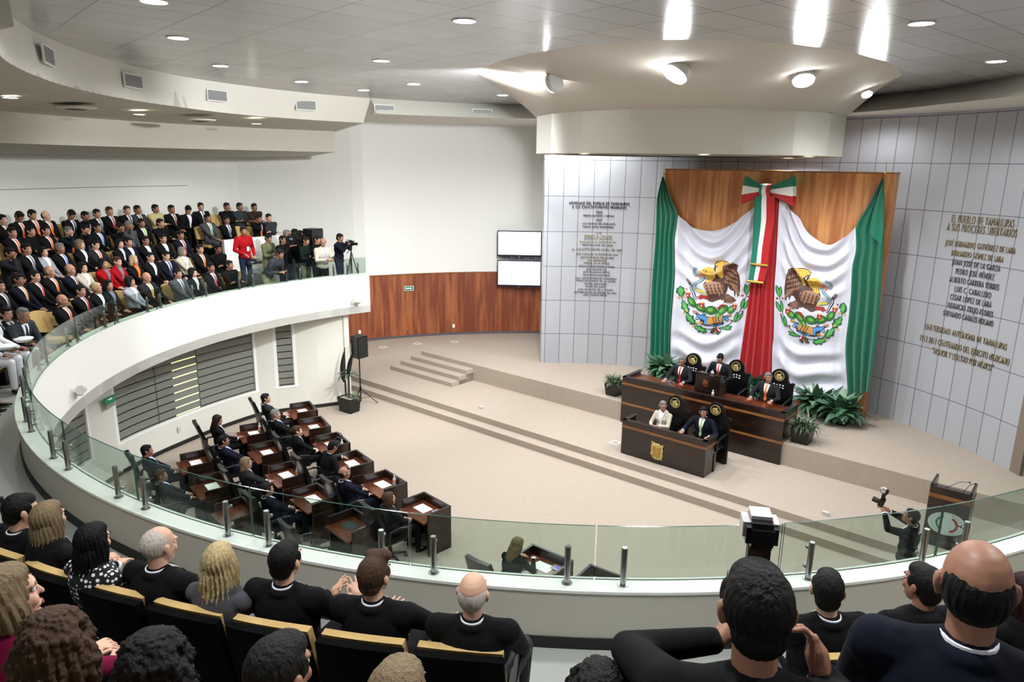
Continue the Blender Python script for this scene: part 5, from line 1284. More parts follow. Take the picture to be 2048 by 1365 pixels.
    for i in (0, 1):
        h, k, an = s['leg'][i]
        Tr += [('c', h, k, .092, .064)]
        if not skirt: Tr += [('c', k, an + (k - an) * .08, .062, .052)]
    Tr += [('e', H, (.172 * cw + .01, .13, .10), T)]
    if skirt:
        ka, kb = s['leg'][0][1], s['leg'][1][1]; Tr += [('c', s['leg'][0][0].lerp(s['leg'][1][0], .5), ka.lerp(kb, .5), .10, .07)]
    out.append(('skirt' if skirt else 'trousers', blob('trousers', Tr, max(vx, .011), CL['black'], 3), 'trousers'))
    for i in (0, 1):
        an = s['leg'][i][2]; fd = Vector(o.get('foot', [(0, 1, 0), (0, 1, 0)])[i]).normalized(); z = Vector((0, 0, 1)); sd = fd.cross(z).normalized()
        M = Matrix((sd, fd, sd.cross(fd))).transposed()
        out.append(('shoe', blob('shoe', [('e', an + fd * .075 + Vector((0, 0, -.055)), (.045, .135, .030), M), ('e', an + Vector((0, 0, -.03)), (.043, .055, .045), M)], .012, shoe_m, 2), None))
    # shirt front and tie laid on the jacket
    bv = BVHTree.FromPolygons([v.co.copy() for v in jm.vertices], [tuple(p.vertices) for p in jm.polygons])
    def onj(x, k, off):
        o_ = H + t * k + rx * x + ry * .6; hit = bv.ray_cast(o_, -ry)
        return (hit[0] + ry * off) if hit[0] else (H + t * k + rx * x + ry * .13)
    def patch(half, k0, k1, off, nu=4, nv=10, c=lambda k: 0):
        mb = MB()
        def P(u, v): k = k0 + (k1 - k0) * v; return onj(c(v) + (u - .5) * 2 * half(v), k, off)
        mb.grid(P, nu, nv); n = len(mb.v); fr = list(mb.f); mb.v += [tuple(Vector(q) - ry * (off + .006)) for q in mb.v]; mb.uv += [(0, 0)] * n
        mb.f += [tuple(i + n for i in f[::-1]) for f in fr]; mb.mi += [0] * len(fr); W_ = nu + 1
        rim = [i for i in range(W_)] + [j * W_ + nu for j in range(1, nv + 1)] + [nv * W_ + i for i in range(nu - 1, -1, -1)] + [j * W_ for j in range(nv - 1, 0, -1)]
        for a_, b_ in zip(rim, rim[1:] + rim[:1]): mb.f.append((a_, b_, b_ + n, a_ + n)); mb.mi.append(0)
        return mb
    if o.get('shirt', 1):
        wd = o.get('vw', .062)
        out.append(('shirt_front', patch(lambda v: .004 + wd * v ** .9, .14, .528, .004).mesh('shirt_front', SH, True), 'shirt'))
        mb = MB(); rr_ = .060 if not fem else .05
        c0 = N - t * .015; c1 = N + t * .022 - ry * .004
        for kk in range(2): pass
        n = 20; vs = []
        for (cc_, r_) in ((c0, rr_ + .012), (c1, rr_ + .004), (c1, rr_ - .003), (c0, rr_)):
            for i in range(n):
                a_ = 2 * PI * i / n; dz = -.018 * max(0, math.sin(a_)) if cc_ is c1 else -.03 * max(0, math.sin(a_))
                vs.append(cc_ + rx * (r_ * math.cos(a_)) + ry * (r_ * math.sin(a_)) + t * dz)
        mb.add(vs, [(j * n + i, j * n + (i + 1) % n, ((j + 1) % 4) * n + (i + 1) % n, ((j + 1) % 4) * n + i) for j in range(4) for i in range(n)])
        out.append(('shirt_collar', mb.mesh('shirt_collar', SH, True), 'shirt'))
        if not fem or o.get('tie', 1):
            out.append(('tie', patch(lambda v: .030 - .014 * v if v > .1 else .028 * (v / .1), .13, .518, .012, 2, 10).mesh('tie', TIE['dark'], True), 'tie'))
        if fine >= 1 and not fem:
            for sx in (-1, 1):
                out.append(('lapel', patch(lambda v: .008 + .022 * math.sin(PI * min(1, v * 1.1)), .14, .47, .010, 2, 8, c=lambda v, sx=sx: sx * (wd * v ** .9 + .02)).mesh('lapel', CL['black'], True), 'jacket'))
    if o.get('cuffs', fine >= 1) and o.get('shirt', 1):
        for i in (0, 1):
            a, e, w = s['arm'][i]; d = (w - e).normalized(); out.append(('shirt_cuff', MB().tube(e + (w - e) * .90, e + (w - e) * 1.03, .036, .034, 14).mesh('shirt_cuff', SH, True), 'shirt'))
    # face
    if o.get('face', 1):
        mb = MB()
        for sx in (-1, 1): mb.ball(hd(sx * .030, .078, .006), (.0125, .009, .008), 10, 6, R); mb.ball(hd(sx * .030, .085, .005), (.006, .004, .006), 8, 6, R, 1)
        out.append(('eyes', mb.mesh('eyes', [eye_w, eye_d], True), None))
        mb = MB()
        for sx in (-1, 1): mb.ball(hd(sx * .031, .088, .030), (.019, .006, .0045), 8, 5, R)
        out.append(('eyebrows', mb.mesh('eyebrows', brow_m, True), 'hair'))
        out.append(('mouth', MB().ball(hd(0, .098, -.066), (.022, .006, .006), 10, 6, R).mesh('mouth', lip_m, True), None))
        if o.get('glasses'):
            mb = MB()
            for sx in (-1, 1):
                pts = [hd(sx * .031 + .024 * math.cos(a_), .100, .005 + .018 * math.sin(a_)) for a_ in np.linspace(0, 2 * PI, 13)]; mb.path(pts, .0022, 6); mb.path([hd(sx * .055, .098, .008), hd(sx * .086, .0, .008)], .002, 6)
            out.append(('glasses', mb.mesh('glasses', steel, True), None))
    # hair
    st = o.get('hair', 'short'); hv = {0: .013, 1: .009, 2: .0065}[fine]; q = []
    E = lambda x, y, z, a_, b_, c_: q.append(('e', hd(x, y, z), (a_, b_, c_), R))
    if st in ('short', 'quiff', 'wavy'):
        E(0, -.024, .030, .0845, .096, .100); E(0, .020, .075, .066, .070, .046); E(0, -.055, -.03, .068, .056, .060)
        for sx in (-1, 1): E(sx * .070, .018, .030, .015, .028, .040)
        if st == 'quiff': E(.02, .060, .105, .055, .040, .034); E(-.02, .03, .110, .055, .05, .03)
    elif st == 'balding':
        E(0, -.031, .002, .0800, .0815, .090)
        for sx in (-1, 1): E(sx * .060, -.014, .002, .0185, .052, .046)
    elif st == 'thin':
        E(0, -.028, .022, .083, .094, .094)
    elif st == 'long':
        E(0, -.022, .030, .088, .098, .102); E(0, .012, .078, .068, .070, .046); E(0, -.070, -.10, .088, .045, .14); E(0, -.088, -.20, .080, .035, .12)
        for sx in (-1, 1): E(sx * .078, -.015, -.06, .024, .045, .12); E(sx * .075, -.04, -.15, .024, .035, .10)
    elif st == 'bob':
        E(0, -.024, .028, .094, .104, .108); E(0, .012, .078, .070, .072, .046); E(0, -.06, -.06, .088, .060, .07)
        for sx in (-1, 1): E(sx * .080, .0, -.04, .026, .055, .075)
    elif st == 'curly':
        E(0, -.03, .035, .10, .11, .11); E(0, -.07, -.10, .115, .07, .15)
        for sx in (-1, 1): E(sx * .10, -.02, -.07, .045, .06, .13)
    elif st == 'bun':
        E(0, -.022, .030, .083, .095, .100); E(0, .010, .074, .066, .070, .046); E(0, -.11, .03, .04, .035, .04)
    elif st == 'curtain': pass
    if q:
        sk = o.get('strand', 0)
        def disp(co, c=Hd, Ri=R.inverted()):
            l = Ri @ (co - c); a_ = math.atan2(l.x, -l.y - .02); r = math.hypot(l.x, l.y)
            k = (.016 * noise.noise(Vector((l.x, l.y, l.z * .8)) * 26) + .012 * noise.noise(l * 60) if st == 'curly' else 0) + sk * (math.sin(a_ * 23 + 3 * math.sin(l.z * 14)) + .6 * math.sin(a_ * 51 + 2 + 5 * l.z * 6)) * (.4 + min(1, abs(l.z - .1) * 6))
            return c + R @ Vector((l.x * (1 + k / max(.03, r)), l.y * (1 + k / max(.03, r)), l.z))
        hm = blob('hair', q, hv, H_black, 2, disp if sk else None)
        out.append(('hair', hm, 'hair'))
    return out, s
CACHE = {}
def person(o, label, p, z, face_deg, jacket='black', trousers=None, tie='dark', shirt=None, hair='black', sk=0, group=None, name='person', key=None, scale=1.0):
    if key is None or key not in CACHE:
        fg = figure(o)
        if key: CACHE[key] = fg
    else: fg = CACHE[key]
    t = thing(name, label, 'person', (p[0], p[1], z), math.radians(face_deg) - PI / 2, group)
    if scale != 1: t.scale = (scale,) * 3
    MM = dict(skin=skin[sk], jacket=CL[jacket] if isinstance(jacket, str) else jacket, trousers=CL[trousers or jacket] if isinstance(trousers or jacket, str) else (trousers or jacket), tie=TIE.get(tie), shirt=TIE[shirt] if shirt in TIE else CL[shirt] if shirt else SH, hair=HAIR[hair])
    for nm_, me, kk in fg[0]:
        if nm_ == 'tie' and tie is None: continue
        if nm_ == 'jacket' and o.get('jname'): nm_ = o['jname']
        put(nm_, me, t, mats=[MM[kk]] if kk else None)
    return t, fg[1]
# ------------------------------------------------------------------ auditorium seats
def aseat_meshes():
    def pad(off, th, w=.25, top=.50, z0=.42):
        m = MB()
        def P(sg):
            def f(u, v):
                ww = w * (1 - .06 * v); x = (u - .5) * 2 * ww; z = z0 + v * (top + .03 * (1 - (2 * u - 1) ** 2) * v)
                y = -.24 - .12 * v + off + .045 * (2 * u - 1) ** 2 + sg * th / 2
                return (x, y, z)
            return f
        m.grid(P(1), 10, 8); m.grid(P(-1), 10, 8); o2 = 99; W_ = 11
        rim = [i for i in range(11)] + [j * W_ + 10 for j in range(1, 9)] + [8 * W_ + i for i in range(9, -1, -1)] + [j * W_ for j in range(7, 0, -1)]
        for a, b in zip(rim, rim[1:] + rim[:1]): m.f.append((a, b, b + o2, a + o2)); m.mi.append(0)
        return m
    front = pad(.02, .055).mesh('back_cushion', tan_fabric, True, bevel=0)
    shell = pad(-.042, .05, .262, .61, .30).mesh('back_shell', black_fabric, True)
    cush = MB().box((0, .02, .42), (.49, .46, .09)).mesh('seat_cushion', tan_fabric, True, bevel=.03)
    pan = MB().box((0, .02, .36), (.47, .42, .05)).mesh('seat_pan', black_plastic, True, bevel=.01)
    arms = [MB().box((x, -.02, .60), (.05, .34, .03)).box((x, -.06, .32), (.04, .14, .56)).mesh('armrest', black_plastic, True, bevel=.01) for x in (-.272, .272)]
    ft = MB().box((0, -.06, .17), (.10, .12, .34)).box((0, -.06, .01), (.30, .22, .02)).mesh('pedestal', black_metal)
    return front, shell, cush, pan, arms, ft
AS = aseat_meshes()
def aseat(az, rr, z, label, group='auditorium seats'):
    p = pol(rr, az, z); t = thing('auditorium_seat', label, 'seat', p, math.radians(az) + PI / 2, group)
    put('back_cushion', AS[0], t); put('back_shell', AS[1], t); put('seat_cushion', AS[2], t); put('seat_pan', AS[3], t)
    for a in AS[4]: put('armrest', a, t)
    put('pedestal', AS[5], t); return t
# ------------------------------------------------------------------ far balcony audience
POSES = {
 'm_lap': dict(wr=[(-.06, .30, .08), (.06, .32, .08)], hdir=[(.6, .8, -.1), (-.6, .8, -.1)]),
 'm_lapR': dict(wr=[(-.06, .30, .08), (.06, .32, .08)], hrot=(2, 0, 0), hdir=[(.6, .8, -.1), (-.6, .8, -.1)]),
 'm_lapL': dict(wr=[(-.06, .28, .09), (.06, .30, .09)], hrot=(16, -6, 0), fat=1.12, hdir=[(.6, .8, -.1), (-.6, .8, -.1)]),
 'm_knee': dict(wr=[(-.15, .40, .08), (.15, .40, .08)], hrot=(6, -12, 0), hdir=[(0, 1, -.3), (0, 1, -.3)]),
 'm_chin': dict(wr=[(-.05, .26, .12), (.05, .17, .56)], hrot=(4, -8, 0), lean=2, hdir=[(1, .4, 0), (-.4, .1, 1)], pole=[(-.7, -.5, -.7), (.6, .5, -1)]),
 'm_down': dict(wr=[(-.06, .28, .12), (.06, .28, .12)], hrot=(-8, -38, 0), lean=4, head=(0, .06, .14), hdir=[(.6, .8, .1), (-.6, .8, .1)]),
 'm_cross': dict(wr=[(-.02, .34, .14), (.06, .36, .16)], legs=[None, ((.06, .46, .06), (-.20, .62, -.22))], foot=[(0, 1, 0), (-.3, 1, -.5)], hrot=(6, 0, 0), hdir=[(.8, .6, 0), (-.8, .6, 0)]),
 'm_fold': dict(wr=[(.10, .20, .26), (-.10, .21, .24)], hrot=(10, 0, 0), hdir=[(1, .1, 0), (-1, .1, 0)], shirt=0),
 'w_lap': dict(fem=1, hair='bob', wr=[(-.05, .28, .10), (.05, .30, .10)], hdir=[(.6, .8, 0), (-.6, .8, 0)], hrot=(4, 0, 0), tie=0),
 'w_long': dict(fem=1, hair='long', wr=[(-.05, .28, .10), (.05, .30, .10)], hdir=[(.6, .8, 0), (-.6, .8, 0)], hrot=(-6, 0, 0), skirt=1, tie=0),
 'w_bun': dict(fem=1, hair='bun', wr=[(-.05, .28, .10), (.05, .30, .10)], hdir=[(.6, .8, 0), (-.6, .8, 0)], hrot=(0, -5, 0), tie=0),
}
def P_(k, hairst=None):
    o = dict(POSES[k]); 
    if hairst: o['hair'] = hairst
    return o
# rows: (px, py, pose, jacket, tie, hair colour, hair style, extra words)
FAR = {
 4: [(8, 440, 'm_lap', 'black', 'orange', 'black', None, ''), (31, 434, 'm_down', 'black', 'orange', 'dark', None, ''), (67, 430, 'm_knee', 'black', 'orange', 'black', None, ''), (94, 432, 'm_lapL', 'black', 'orange', 'dark', 'balding', ''), (136, 430, 'm_down', 'black', 'dark', 'black', None, ''), (167, 433, 'm_chin', 'black', 'white', 'black', None, ''), (196, 428, 'm_lapR', 'black', 'grey', 'black', None, ''), (221, 423, 'm_lap', 'black', 'red', 'brown', None, ''), (256, 421, 'm_lapR', 'black', 'dark', 'brown', None, ''), (277, 420, 'm_lap', 'dkgrey', 'brown', 'dark', None, ''), (313, 418, 'm_fold', 'khaki', None, 'black', None, 'folded arms'), (345, 419, 'm_lap', 'black', 'brown', 'black', None, ''), (372, 420, 'm_down', 'black', 'white', 'black', None, ''), (403, 414, 'm_lap', 'black', 'grey', 'black', None, ''), (455, 414, 'm_fold', 'black', None, 'black', None, 'dark pullover'), (481, 414, 'm_fold', 'dkgrey', None, 'black', None, 'dark pullover'), (510, 415, 'm_fold', 'brown', None, 'black', None, 'brown jacket')],
 3: [(27, 466, 'm_lap', 'black', 'orange', 'black', None, ''), (64, 463, 'm_fold', 'black', None, 'black', None, 'crossed arms'), (94, 462, 'm_lapR', 'black', 'orange', 'black', None, ''), (133, 464, 'm_chin', 'navy', 'orange', 'grey', None, ''), (166, 460, 'm_chin', 'black', 'blue', 'black', None, ''), (197, 456, 'm_lap', 'black', 'sky', 'black', None, ''), (238, 456, 'm_chin', 'black', 'purple', 'black', None, ''), (254, 452, 'm_chin', 'grey', 'grey', 'grey', None, ''), (285, 447, 'm_lap', 'black', 'green', 'dark', None, ''), (323, 447, 'm_fold', 'black', None, 'black', None, 'plain dark coat'), (417, 437, 'm_lap', 'grey', 'palegreen', 'black', None, ''), (455, 441, 'm_lap', 'black', 'grey', 'black', None, ''), (515, 438, 'm_chin', 'black', 'orange', 'dark', None, ''), (539, 436, 'm_fold', 'dkgrey', None, 'black', None, 'grey hooded jacket')],
 2: [(14, 508, 'm_chin', 'charcoal', 'brown', 'black', None, ''), (56, 499, 'm_lap', 'black', 'grey', 'black', None, ''), (89, 505, 'w_long', 'ltgrey', None, 'black', None, ''), (123, 497, 'm_lapR', 'black', 'sky', 'grey', None, ''), (163, 491, 'w_lap', 'black', None, 'ash', None, ''), (193, 490, 'm_knee', 'charcoal', 'orange', 'black', None, ''), (241, 489, 'w_long', 'black', None, 'black', None, ''), (259, 485, 'm_lap', 'navy', 'white', 'black', None, ''), (293, 482, 'm_cross', 'black', 'white', 'black', None, ''), (328, 478, 'm_lap', 'black', 'white', 'black', None, ''), (363, 471, 'm_lap', 'navy', 'red', 'black', None, '')],
 1: [(2, 573, 'm_lapR', 'black', 'grey', 'black', None, ''), (40, 560, 'm_lapR', 'navy', 'yellow', 'dark', None, ''), (73, 553, 'm_lapR', 'black', 'pink', 'dark', None, ''), (103, 544, 'm_lapR', 'black', 'orange', 'grey', 'balding', ''), (144, 540, 'm_lap', 'navy', 'brown', 'grey', 'balding', ''), (168, 537, 'w_long', 'cream', None, 'black', None, ''), (209, 529, 'w_long', 'red', None, 'dark', None, ''), (237, 525, 'w_bun', 'red', None, 'brown', None, ''), (270, 522, 'w_long', 'black', 'orange', 'blond', None, 'orange scarf'), (303, 515, 'm_lap', 'black', 'white', 'black', None, ''), (334, 512, 'm_knee', 'navy', 'blue', 'black', None, ''), (367, 505, 'w_lap', 'cream', None, 'grey', None, ''), (402, 499, 'm_lap', 'black', 'orange', 'dark', None, ''), (438, 499, 'm_fold', 'black', None, 'black', None, 'plain black pullover')],
 0: [(129, 602, 'm_lapR', 'black', 'orange', 'grey', 'balding', ''), (164, 582, 'm_lapR', 'black', 'red', 'black', None, ''), (196, 578, 'w_bun', 'black', None, 'blond', None, ''), (219, 572, 'w_long', 'dkgreen', None, 'dark', None, ''), (263, 565, 'w_lap', 'ltgrey', None, 'dark', None, ''), (296, 556, 'm_knee', 'charcoal', 'yellow', 'grey', 'balding', ''), (358, 548, 'm_lap', 'grey', 'grey', 'dark', None, ''), (388, 547, 'w_lap', 'black', None, 'dark', None, ''), (424, 536, 'm_lap', 'black', 'pink', 'black', None, ''), (461, 531, 'm_fold', 'black', None, 'dark', None, 'dark overcoat')],
}
ROWN = ['front', 'second', 'third', 'fourth', 'back']
ROWR = [9.4, 10.3, 11.2, 12.1, 13.0]
CN = dict(black='black', navy='navy', charcoal='charcoal', grey='grey', dkgrey='dark grey', khaki='khaki', brown='brown', red='red', cream='cream', ltgrey='light grey', dkgreen='dark green')
rs = random.Random(3); far_az = {}
for row, lst in FAR.items():
    far_az[row] = []
    for i, (px, py, pose, jk, tie, hc, hst, ex) in enumerate(lst):
        p = at_r(px, py, ROWR[row]); az = az_of(p); base = tz(row, az) 
        fem = pose[0] == 'w'; hh = 1.19 if not fem else 1.145
        zz = max(base - .10, min(base + .14, p.z - hh))
        who = 'woman' if fem else 'man'
        if ex: dr = ex if 'scarf' not in ex else 'black coat and ' + ex
        elif fem: dr = CN[jk] + ' jacket'
        else: dr = CN[jk] + ' suit' + ((', ' + {'sky': 'light blue', 'palegreen': 'pale green', 'white': 'no', 'dark': 'dark', 'lilac': 'lilac'}.get(tie, tie) + ' tie') if tie else '')
        lb = f'{who} in {dr}, {ORD[i]} from left in the far balcony\'s {ROWN[row]} row'
        fd = math.degrees(math.atan2(16.5 - p.y, 3.0 - p.x)) if row < 2 else az + 180
        fd = az + 180 + rs.uniform(-6, 6) * 1 + (8 if az > 0 else 8)
        po = P_(pose, hst); tt = tie if tie not in ('white',) else None
        if fem and tie is None: tt = None
        sh = None
        if fem and jk in ('black', 'red', 'dkgreen'): sh = 'grey' if jk != 'black' else 'white'
        if ex == 'orange scarf': sh = 'orange'
        t, sk_ = person(po, lb, pol(ROWR[row], az), zz, fd, jk, 'black' if jk in ('red', 'cream', 'ltgrey', 'khaki') else jk, tt, sh, hc, rs.choice([0, 0, 1, 1, 2]) if not fem else rs.choice([0, 2]), 'far balcony audience', key=(pose, hst))
        far_az[row].append(az)
        s_ = aseat(az + rs.uniform(-.1, .1), ROWR[row] + .03, zz, f'tan seat under the {ORD[i]} person from left, far balcony\'s {ROWN[row]} row', 'far balcony seats')
        s_.rotation_euler.z = math.radians(fd) - PI / 2
# empty seats that show between them
for (px, py, row, lb) in ((428, 432, 4, 'empty tan seat in the far back row beside the dark pullover man'), (479, 457, 3, 'empty tan seat in the far fourth row right of centre'), (350, 518, 1, 'empty tan seat beside the grey-haired woman, far balcony'), (480, 552, 0, 'empty tan seat at the right end of the far front row'), (106, 618, 0, 'empty tan seat left of the front row bald man, far balcony')):
    p = at_r(px, py, ROWR[row]); az = az_of(p); aseat(az, ROWR[row] + .03, tz(row, az), lb, 'empty far balcony seats')
# ------------------------------------------------------------------ people in the hall
def dotted(name, base, dot):
    m = mat(name, base, .8); nt = m.node_tree; N = nt.nodes.new; L = nt.links.new; b = nt.nodes['Principled BSDF']
    tc = N('ShaderNodeTexCoord'); v = N('ShaderNodeTexVoronoi'); v.inputs['Scale'].default_value = 34; v.inputs['Randomness'].default_value = .25; L(tc.outputs['Object'], v.inputs['Vector'])
    lt_ = N('ShaderNodeMath'); lt_.operation = 'LESS_THAN'; lt_.inputs[1].default_value = .36; L(v.outputs['Distance'], lt_.inputs[0])
    mx = N('ShaderNodeMix'); mx.data_type = 'RGBA'; mx.inputs['A'].default_value = lin(base); mx.inputs['B'].default_value = lin(dot); L(lt_.outputs[0], mx.inputs['Factor']); L(mx.outputs['Result'], b.inputs['Base Color']); return m
def pinstripe(name, base, st):
    m = mat(name, base, .8); nt = m.node_tree; N = nt.nodes.new; L = nt.links.new; b = nt.nodes['Principled BSDF']
    tc = N('ShaderNodeTexCoord'); v = N('ShaderNodeTexWave'); v.inputs['Scale'].default_value = 22; L(tc.outputs['Object'], v.inputs['Vector'])
    lt_ = N('ShaderNodeMath'); lt_.operation = 'GREATER_THAN'; lt_.inputs[1].default_value = .93; L(v.outputs['Fac'], lt_.inputs[0])
    mx = N('ShaderNodeMix'); mx.data_type = 'RGBA'; mx.inputs['A'].default_value = lin(base); mx.inputs['B'].default_value = lin(st); L(lt_.outputs[0], mx.inputs['Factor']); L(mx.outputs['Result'], b.inputs['Base Color']); return m
HP = {
 'h_rest': dict(fine=1, lean=-20, wr=[(-.12, .30, .09), (.12, .32, .09)], hdir=[(.3, .9, -.2), (-.3, .9, -.2)], hrot=(-12, 4, 0)),
 'h_rest_balding': dict(fine=1, lean=-17, fat=1.1, hair='balding', glasses=1, wr=[(-.12, .36, .12), (.10, .34, .10)], hdir=[(.3, .9, -.2), (-.3, .9, -.2)], hrot=(-14, 6, 0)),
 'h_write': dict(fine=1, lean=20, head=(0, .06, .145), wr=[(-.16, .50, .30), (.30, .42, .24)], hdir=[(.3, .9, -.3), (0, 1, -.3)], hrot=(10, -30, 0)),
 'h_woman': dict(fem=1, fine=1, hair='bun', lean=-8, wr=[(-.05, .34, .10), (.07, .34, .10)], hdir=[(.6, .8, 0), (-.6, .8, 0)], hrot=(-12, 3, 0), tie=0),
 'h_woman_long': dict(fem=1, fine=1, hair='long', lean=-8, wr=[(-.05, .26, .12), (.09, .34, .16)], hdir=[(.6, .8, 0), (-.2, .9, .2)], hrot=(-22, -14, 0), tie=0),
 'h_bob': dict(fem=1, fine=1, hair='bob', glasses=1, lean=-10, wr=[(-.05, .30, .10), (.07, .30, .12)], hdir=[(.6, .8, 0), (-.6, .8, 0)], hrot=(-18, 5, 0), tie=0),
 'h_cross': dict(fem=1, fine=1, hair='long', lean=-10, legs=[None, ((.06, .46, .06), (-.14, .62, -.16))], foot=[(0, 1, 0), (0, 1, -.6)], wr=[(-.05, .32, .14), (.07, .34, .14)], hdir=[(.6, .8, 0), (-.6, .8, 0)], hrot=(-12, 0, 0), tie=0),
}
HALL = [('r1', 'h_rest', 'charcoal', 'grey', 'black', 0, 'man in charcoal suit seated at the far end desk of the front row'), ('r2', 'h_rest', 'black', 'sky', 'grey', 0, 'grey-haired man with blue tie seated second in the front desk row'),
 ('r3', 'h_woman', 'black', None, 'brown', 2, 'woman in black jacket and white blouse seated behind the handbag desk'), ('r4', 'h_write', 'black', None, 'black', 1, 'dark-haired man leaning forward with both hands on his legislator desk'),
 ('r5', 'h_rest_balding', 'navy', 'grey', 'dark', 1, 'balding man in navy suit and glasses seated in the front desk row'), ('r6', 'h_bob', 'charcoal', None, 'brown', 0, 'brown-haired woman with glasses at the nearest front row desk'),
 ('m1', 'h_woman_long', 'black', None, 'red', 1, 'woman with long dark reddish hair at the farthest middle row desk'), ('m2', 'h_rest', 'navy', 'sky', 'black', 1, 'man in navy suit with light tie, second desk of the middle row'),
 ('m3', 'h_cross', 'charcoal', None, 'ash', 0, 'blond woman in charcoal with crossed legs, third desk of the middle row'), ('m4', 'h_rest', 'navy', 'blue', 'black', 1, 'man in dark blue suit at the fourth desk of the middle row'),
 ('l1', 'h_rest', 'navy', 'lilac', 'black', 1, 'man in navy suit at the rear row desk farthest from the camera'), ('l2', 'h_rest', 'charcoal', 'blue', 'brown', 1, 'man in charcoal suit and blue tie at the second rear row desk'),
 ('b1', 'h_woman_long', 'dkgreen', None, 'ash', 0, 'blond woman in dark clothes writing at the single desk below the glass')]
for kx, pose, jk, tie, hc, sk_, lb in HALL:
    c, u, v, ar = DESK_AT[kx]
    q = c - v * .73
    if kx == 'b1': q = c - v * .62 - u * .22
    if kx == 'r4': q = c - v * .68
    o = HP[pose]
    if kx == 'b1': o = dict(o, lean=22, head=(0, .06, .14), wr=[(-.10, .48, .28), (.12, .50, .30)], hdir=[(.3, .9, -.3), (-.3, .9, -.3)], hrot=(-5, -25, 0), strand=.004)
    person(o, lb, q, 0, math.degrees(ar) + 90, jk, jk if not o.get('fem') else 'black', tie, None, hc, sk_, key=('h', pose) if kx != 'b1' else None)
# tribune
FD = math.degrees(AX) - 90
def seat_by_head(o, px, py, zb, face, *a, dz=0, **k):
    s = skeleton(o); r = math.radians(face) - PI / 2; hd_ = s['Hd']
    p = at(px, py, zb + hd_.z + dz); off = Matrix.Rotation(r, 3, 'Z') @ Vector((hd_.x, hd_.y, 0))
    return (p.x - off.x, p.y - off.y)
def tribune_person(o, px, py, zb, lb, jk, tie, hc, sk_, throne_lb=None, flw=True, face=FD, trousers=None, scale=1, dz=0):
    q = seat_by_head(o, px, py, zb, face, dz=dz)
    person(o, lb, q, zb, face, jk, trousers or jk, tie, None, hc, sk_, scale=scale)
    if throne_lb: throne(Vector((q[0], q[1], 0)) + VV * .27 + UU * .14, zb, throne_lb, flw)
    return q
TD = dict(fine=1, lean=2, legs=[((-.12, .38, -.01), (-.12, .22, -.44)), ((.12, .38, -.01), (.12, .22, -.44))], wr=[(-.24, .40, .24), (.24, .40, .22)], hdir=[(0, 1, -.1), (0, 1, -.1)], hrot=(8, 2, 0))
tribune_person(dict(TD, glasses=1), 1364, 723, .8, 'grey-haired man in dark suit and red tie seated at the tribune', 'charcoal', 'red', 'grey', 1, 'tall carved black chair behind the man with the red tie')
tribune_person(dict(TD, hrot=(35, 4, 0), fat=1.06), 1537, 756, .8, 'white-moustached man in dark suit and orange tie seated at the tribune', 'charcoal', 'orange', 'grey', 1, 'tall carved black chair behind the man with the orange tie')
q = seat_by_head(dict(seated=False), 1440, 717, .8, FD)
SPK = dict(seated=False, fine=1, lean=12, wr=[(-.20, .30, .12), (.22, .30, .10)], hdir=[(.3, .9, -.2), (-.3, .9, -.2)], hrot=(6, -22, 0))
tribune_person(SPK, 1440, 717, .8, 'man in dark suit and pink tie standing at the tribune lectern reading', 'charcoal', 'pink', 'black', 1, scale=.93, dz=-.11)
qs = seat_by_head(dict(TD), 1452, 740, .8, FD); throne(at(1473, 733, 2.0) + Vector((0, 0, 0)), .8, 'tall carved black chair standing empty beside the lectern', True)
tribune_person(dict(TD, fem=1, hair='bun', hrot=(38, 0, 0), tie=0, wr=[(-.08, .36, .26), (.10, .36, .24)], hdir=[(.7, .7, 0), (-.7, .7, 0)]), 1326, 813, .3, 'woman in cream coat seated at the secretaries desk', 'cream', None, 'grey', 1, 'carved black chair behind the woman in the cream coat', False, trousers='black')
tribune_person(dict(TD, hrot=(30, 5, 0), wr=[(-.30, .36, .26), (.30, .38, .26)]), 1407, 825, .3, 'man in navy suit and green tie seated at the secretaries desk', 'navy', 'palegreen', 'black', 1, 'carved black chair behind the man with the green tie', False)
mo = MB().ball((0, 0, 0), (.028, .012, .009), 10, 6)
# ---- cameras
def photo_camera(label, p, R3, flash=True, k=1.0):
    t = thing('photo_camera', label, 'camera', p); t.rotation_euler = R3.to_euler(); t.scale = (k, k, k)
    MB().box((0, 0, 0), (.15, .07, .11)).box((0, .0, .065), (.06, .06, .035)).build('camera_body', black_plastic, t, True, .008)
    MB().tube((0, .03, -.005), (0, .13, -.005), .038, .042, 20).build('lens', black_plastic, t, True)
    MB().box((0, -.037, 0), (.09, .004, .07)).build('rear_display', mat('display_dark', (.12, .14, .2), .15), t)
    if flash:
        f_ = MB().box((0, .01, .115), (.06, .05, .07)).build('flash_foot', black_plastic, t, True, .008)
        MB().box((0, .02, .185), (.085, .11, .075)).build('flash_head', mat('flash_black', (.07, .07, .08), .25), t, True, .014)
        MB().box((0, .035, .190), (.096, .10, .084)).build('flash_diffuser', mat('diffuser', (.75, .73, .72), .3), t, True, .02)
    return t
def tripod(label, p, h, k=.38):
    t = thing('tripod', label, 'tripod', p)
    for i in range(3):
        a = 2 * PI * i / 3 + .4; MB().path([(0, 0, h - .10), (k * math.cos(a) * .5, k * math.sin(a) * .5, h * .5), (k * math.cos(a), k * math.sin(a), .02)], .013, 8).build('tripod_leg', black_metal, t, True)
    MB().tube((0, 0, h * .45), (0, 0, h), .018, .018, 10).box((0, 0, h + .01), (.07, .09, .03)).build('tripod_head', black_plastic, t, True); MB().tube((0, -.03, h), (-.05, -.32, h - .14), .008, .010, 8).build('pan_handle', black_plastic, t, True)
    return t
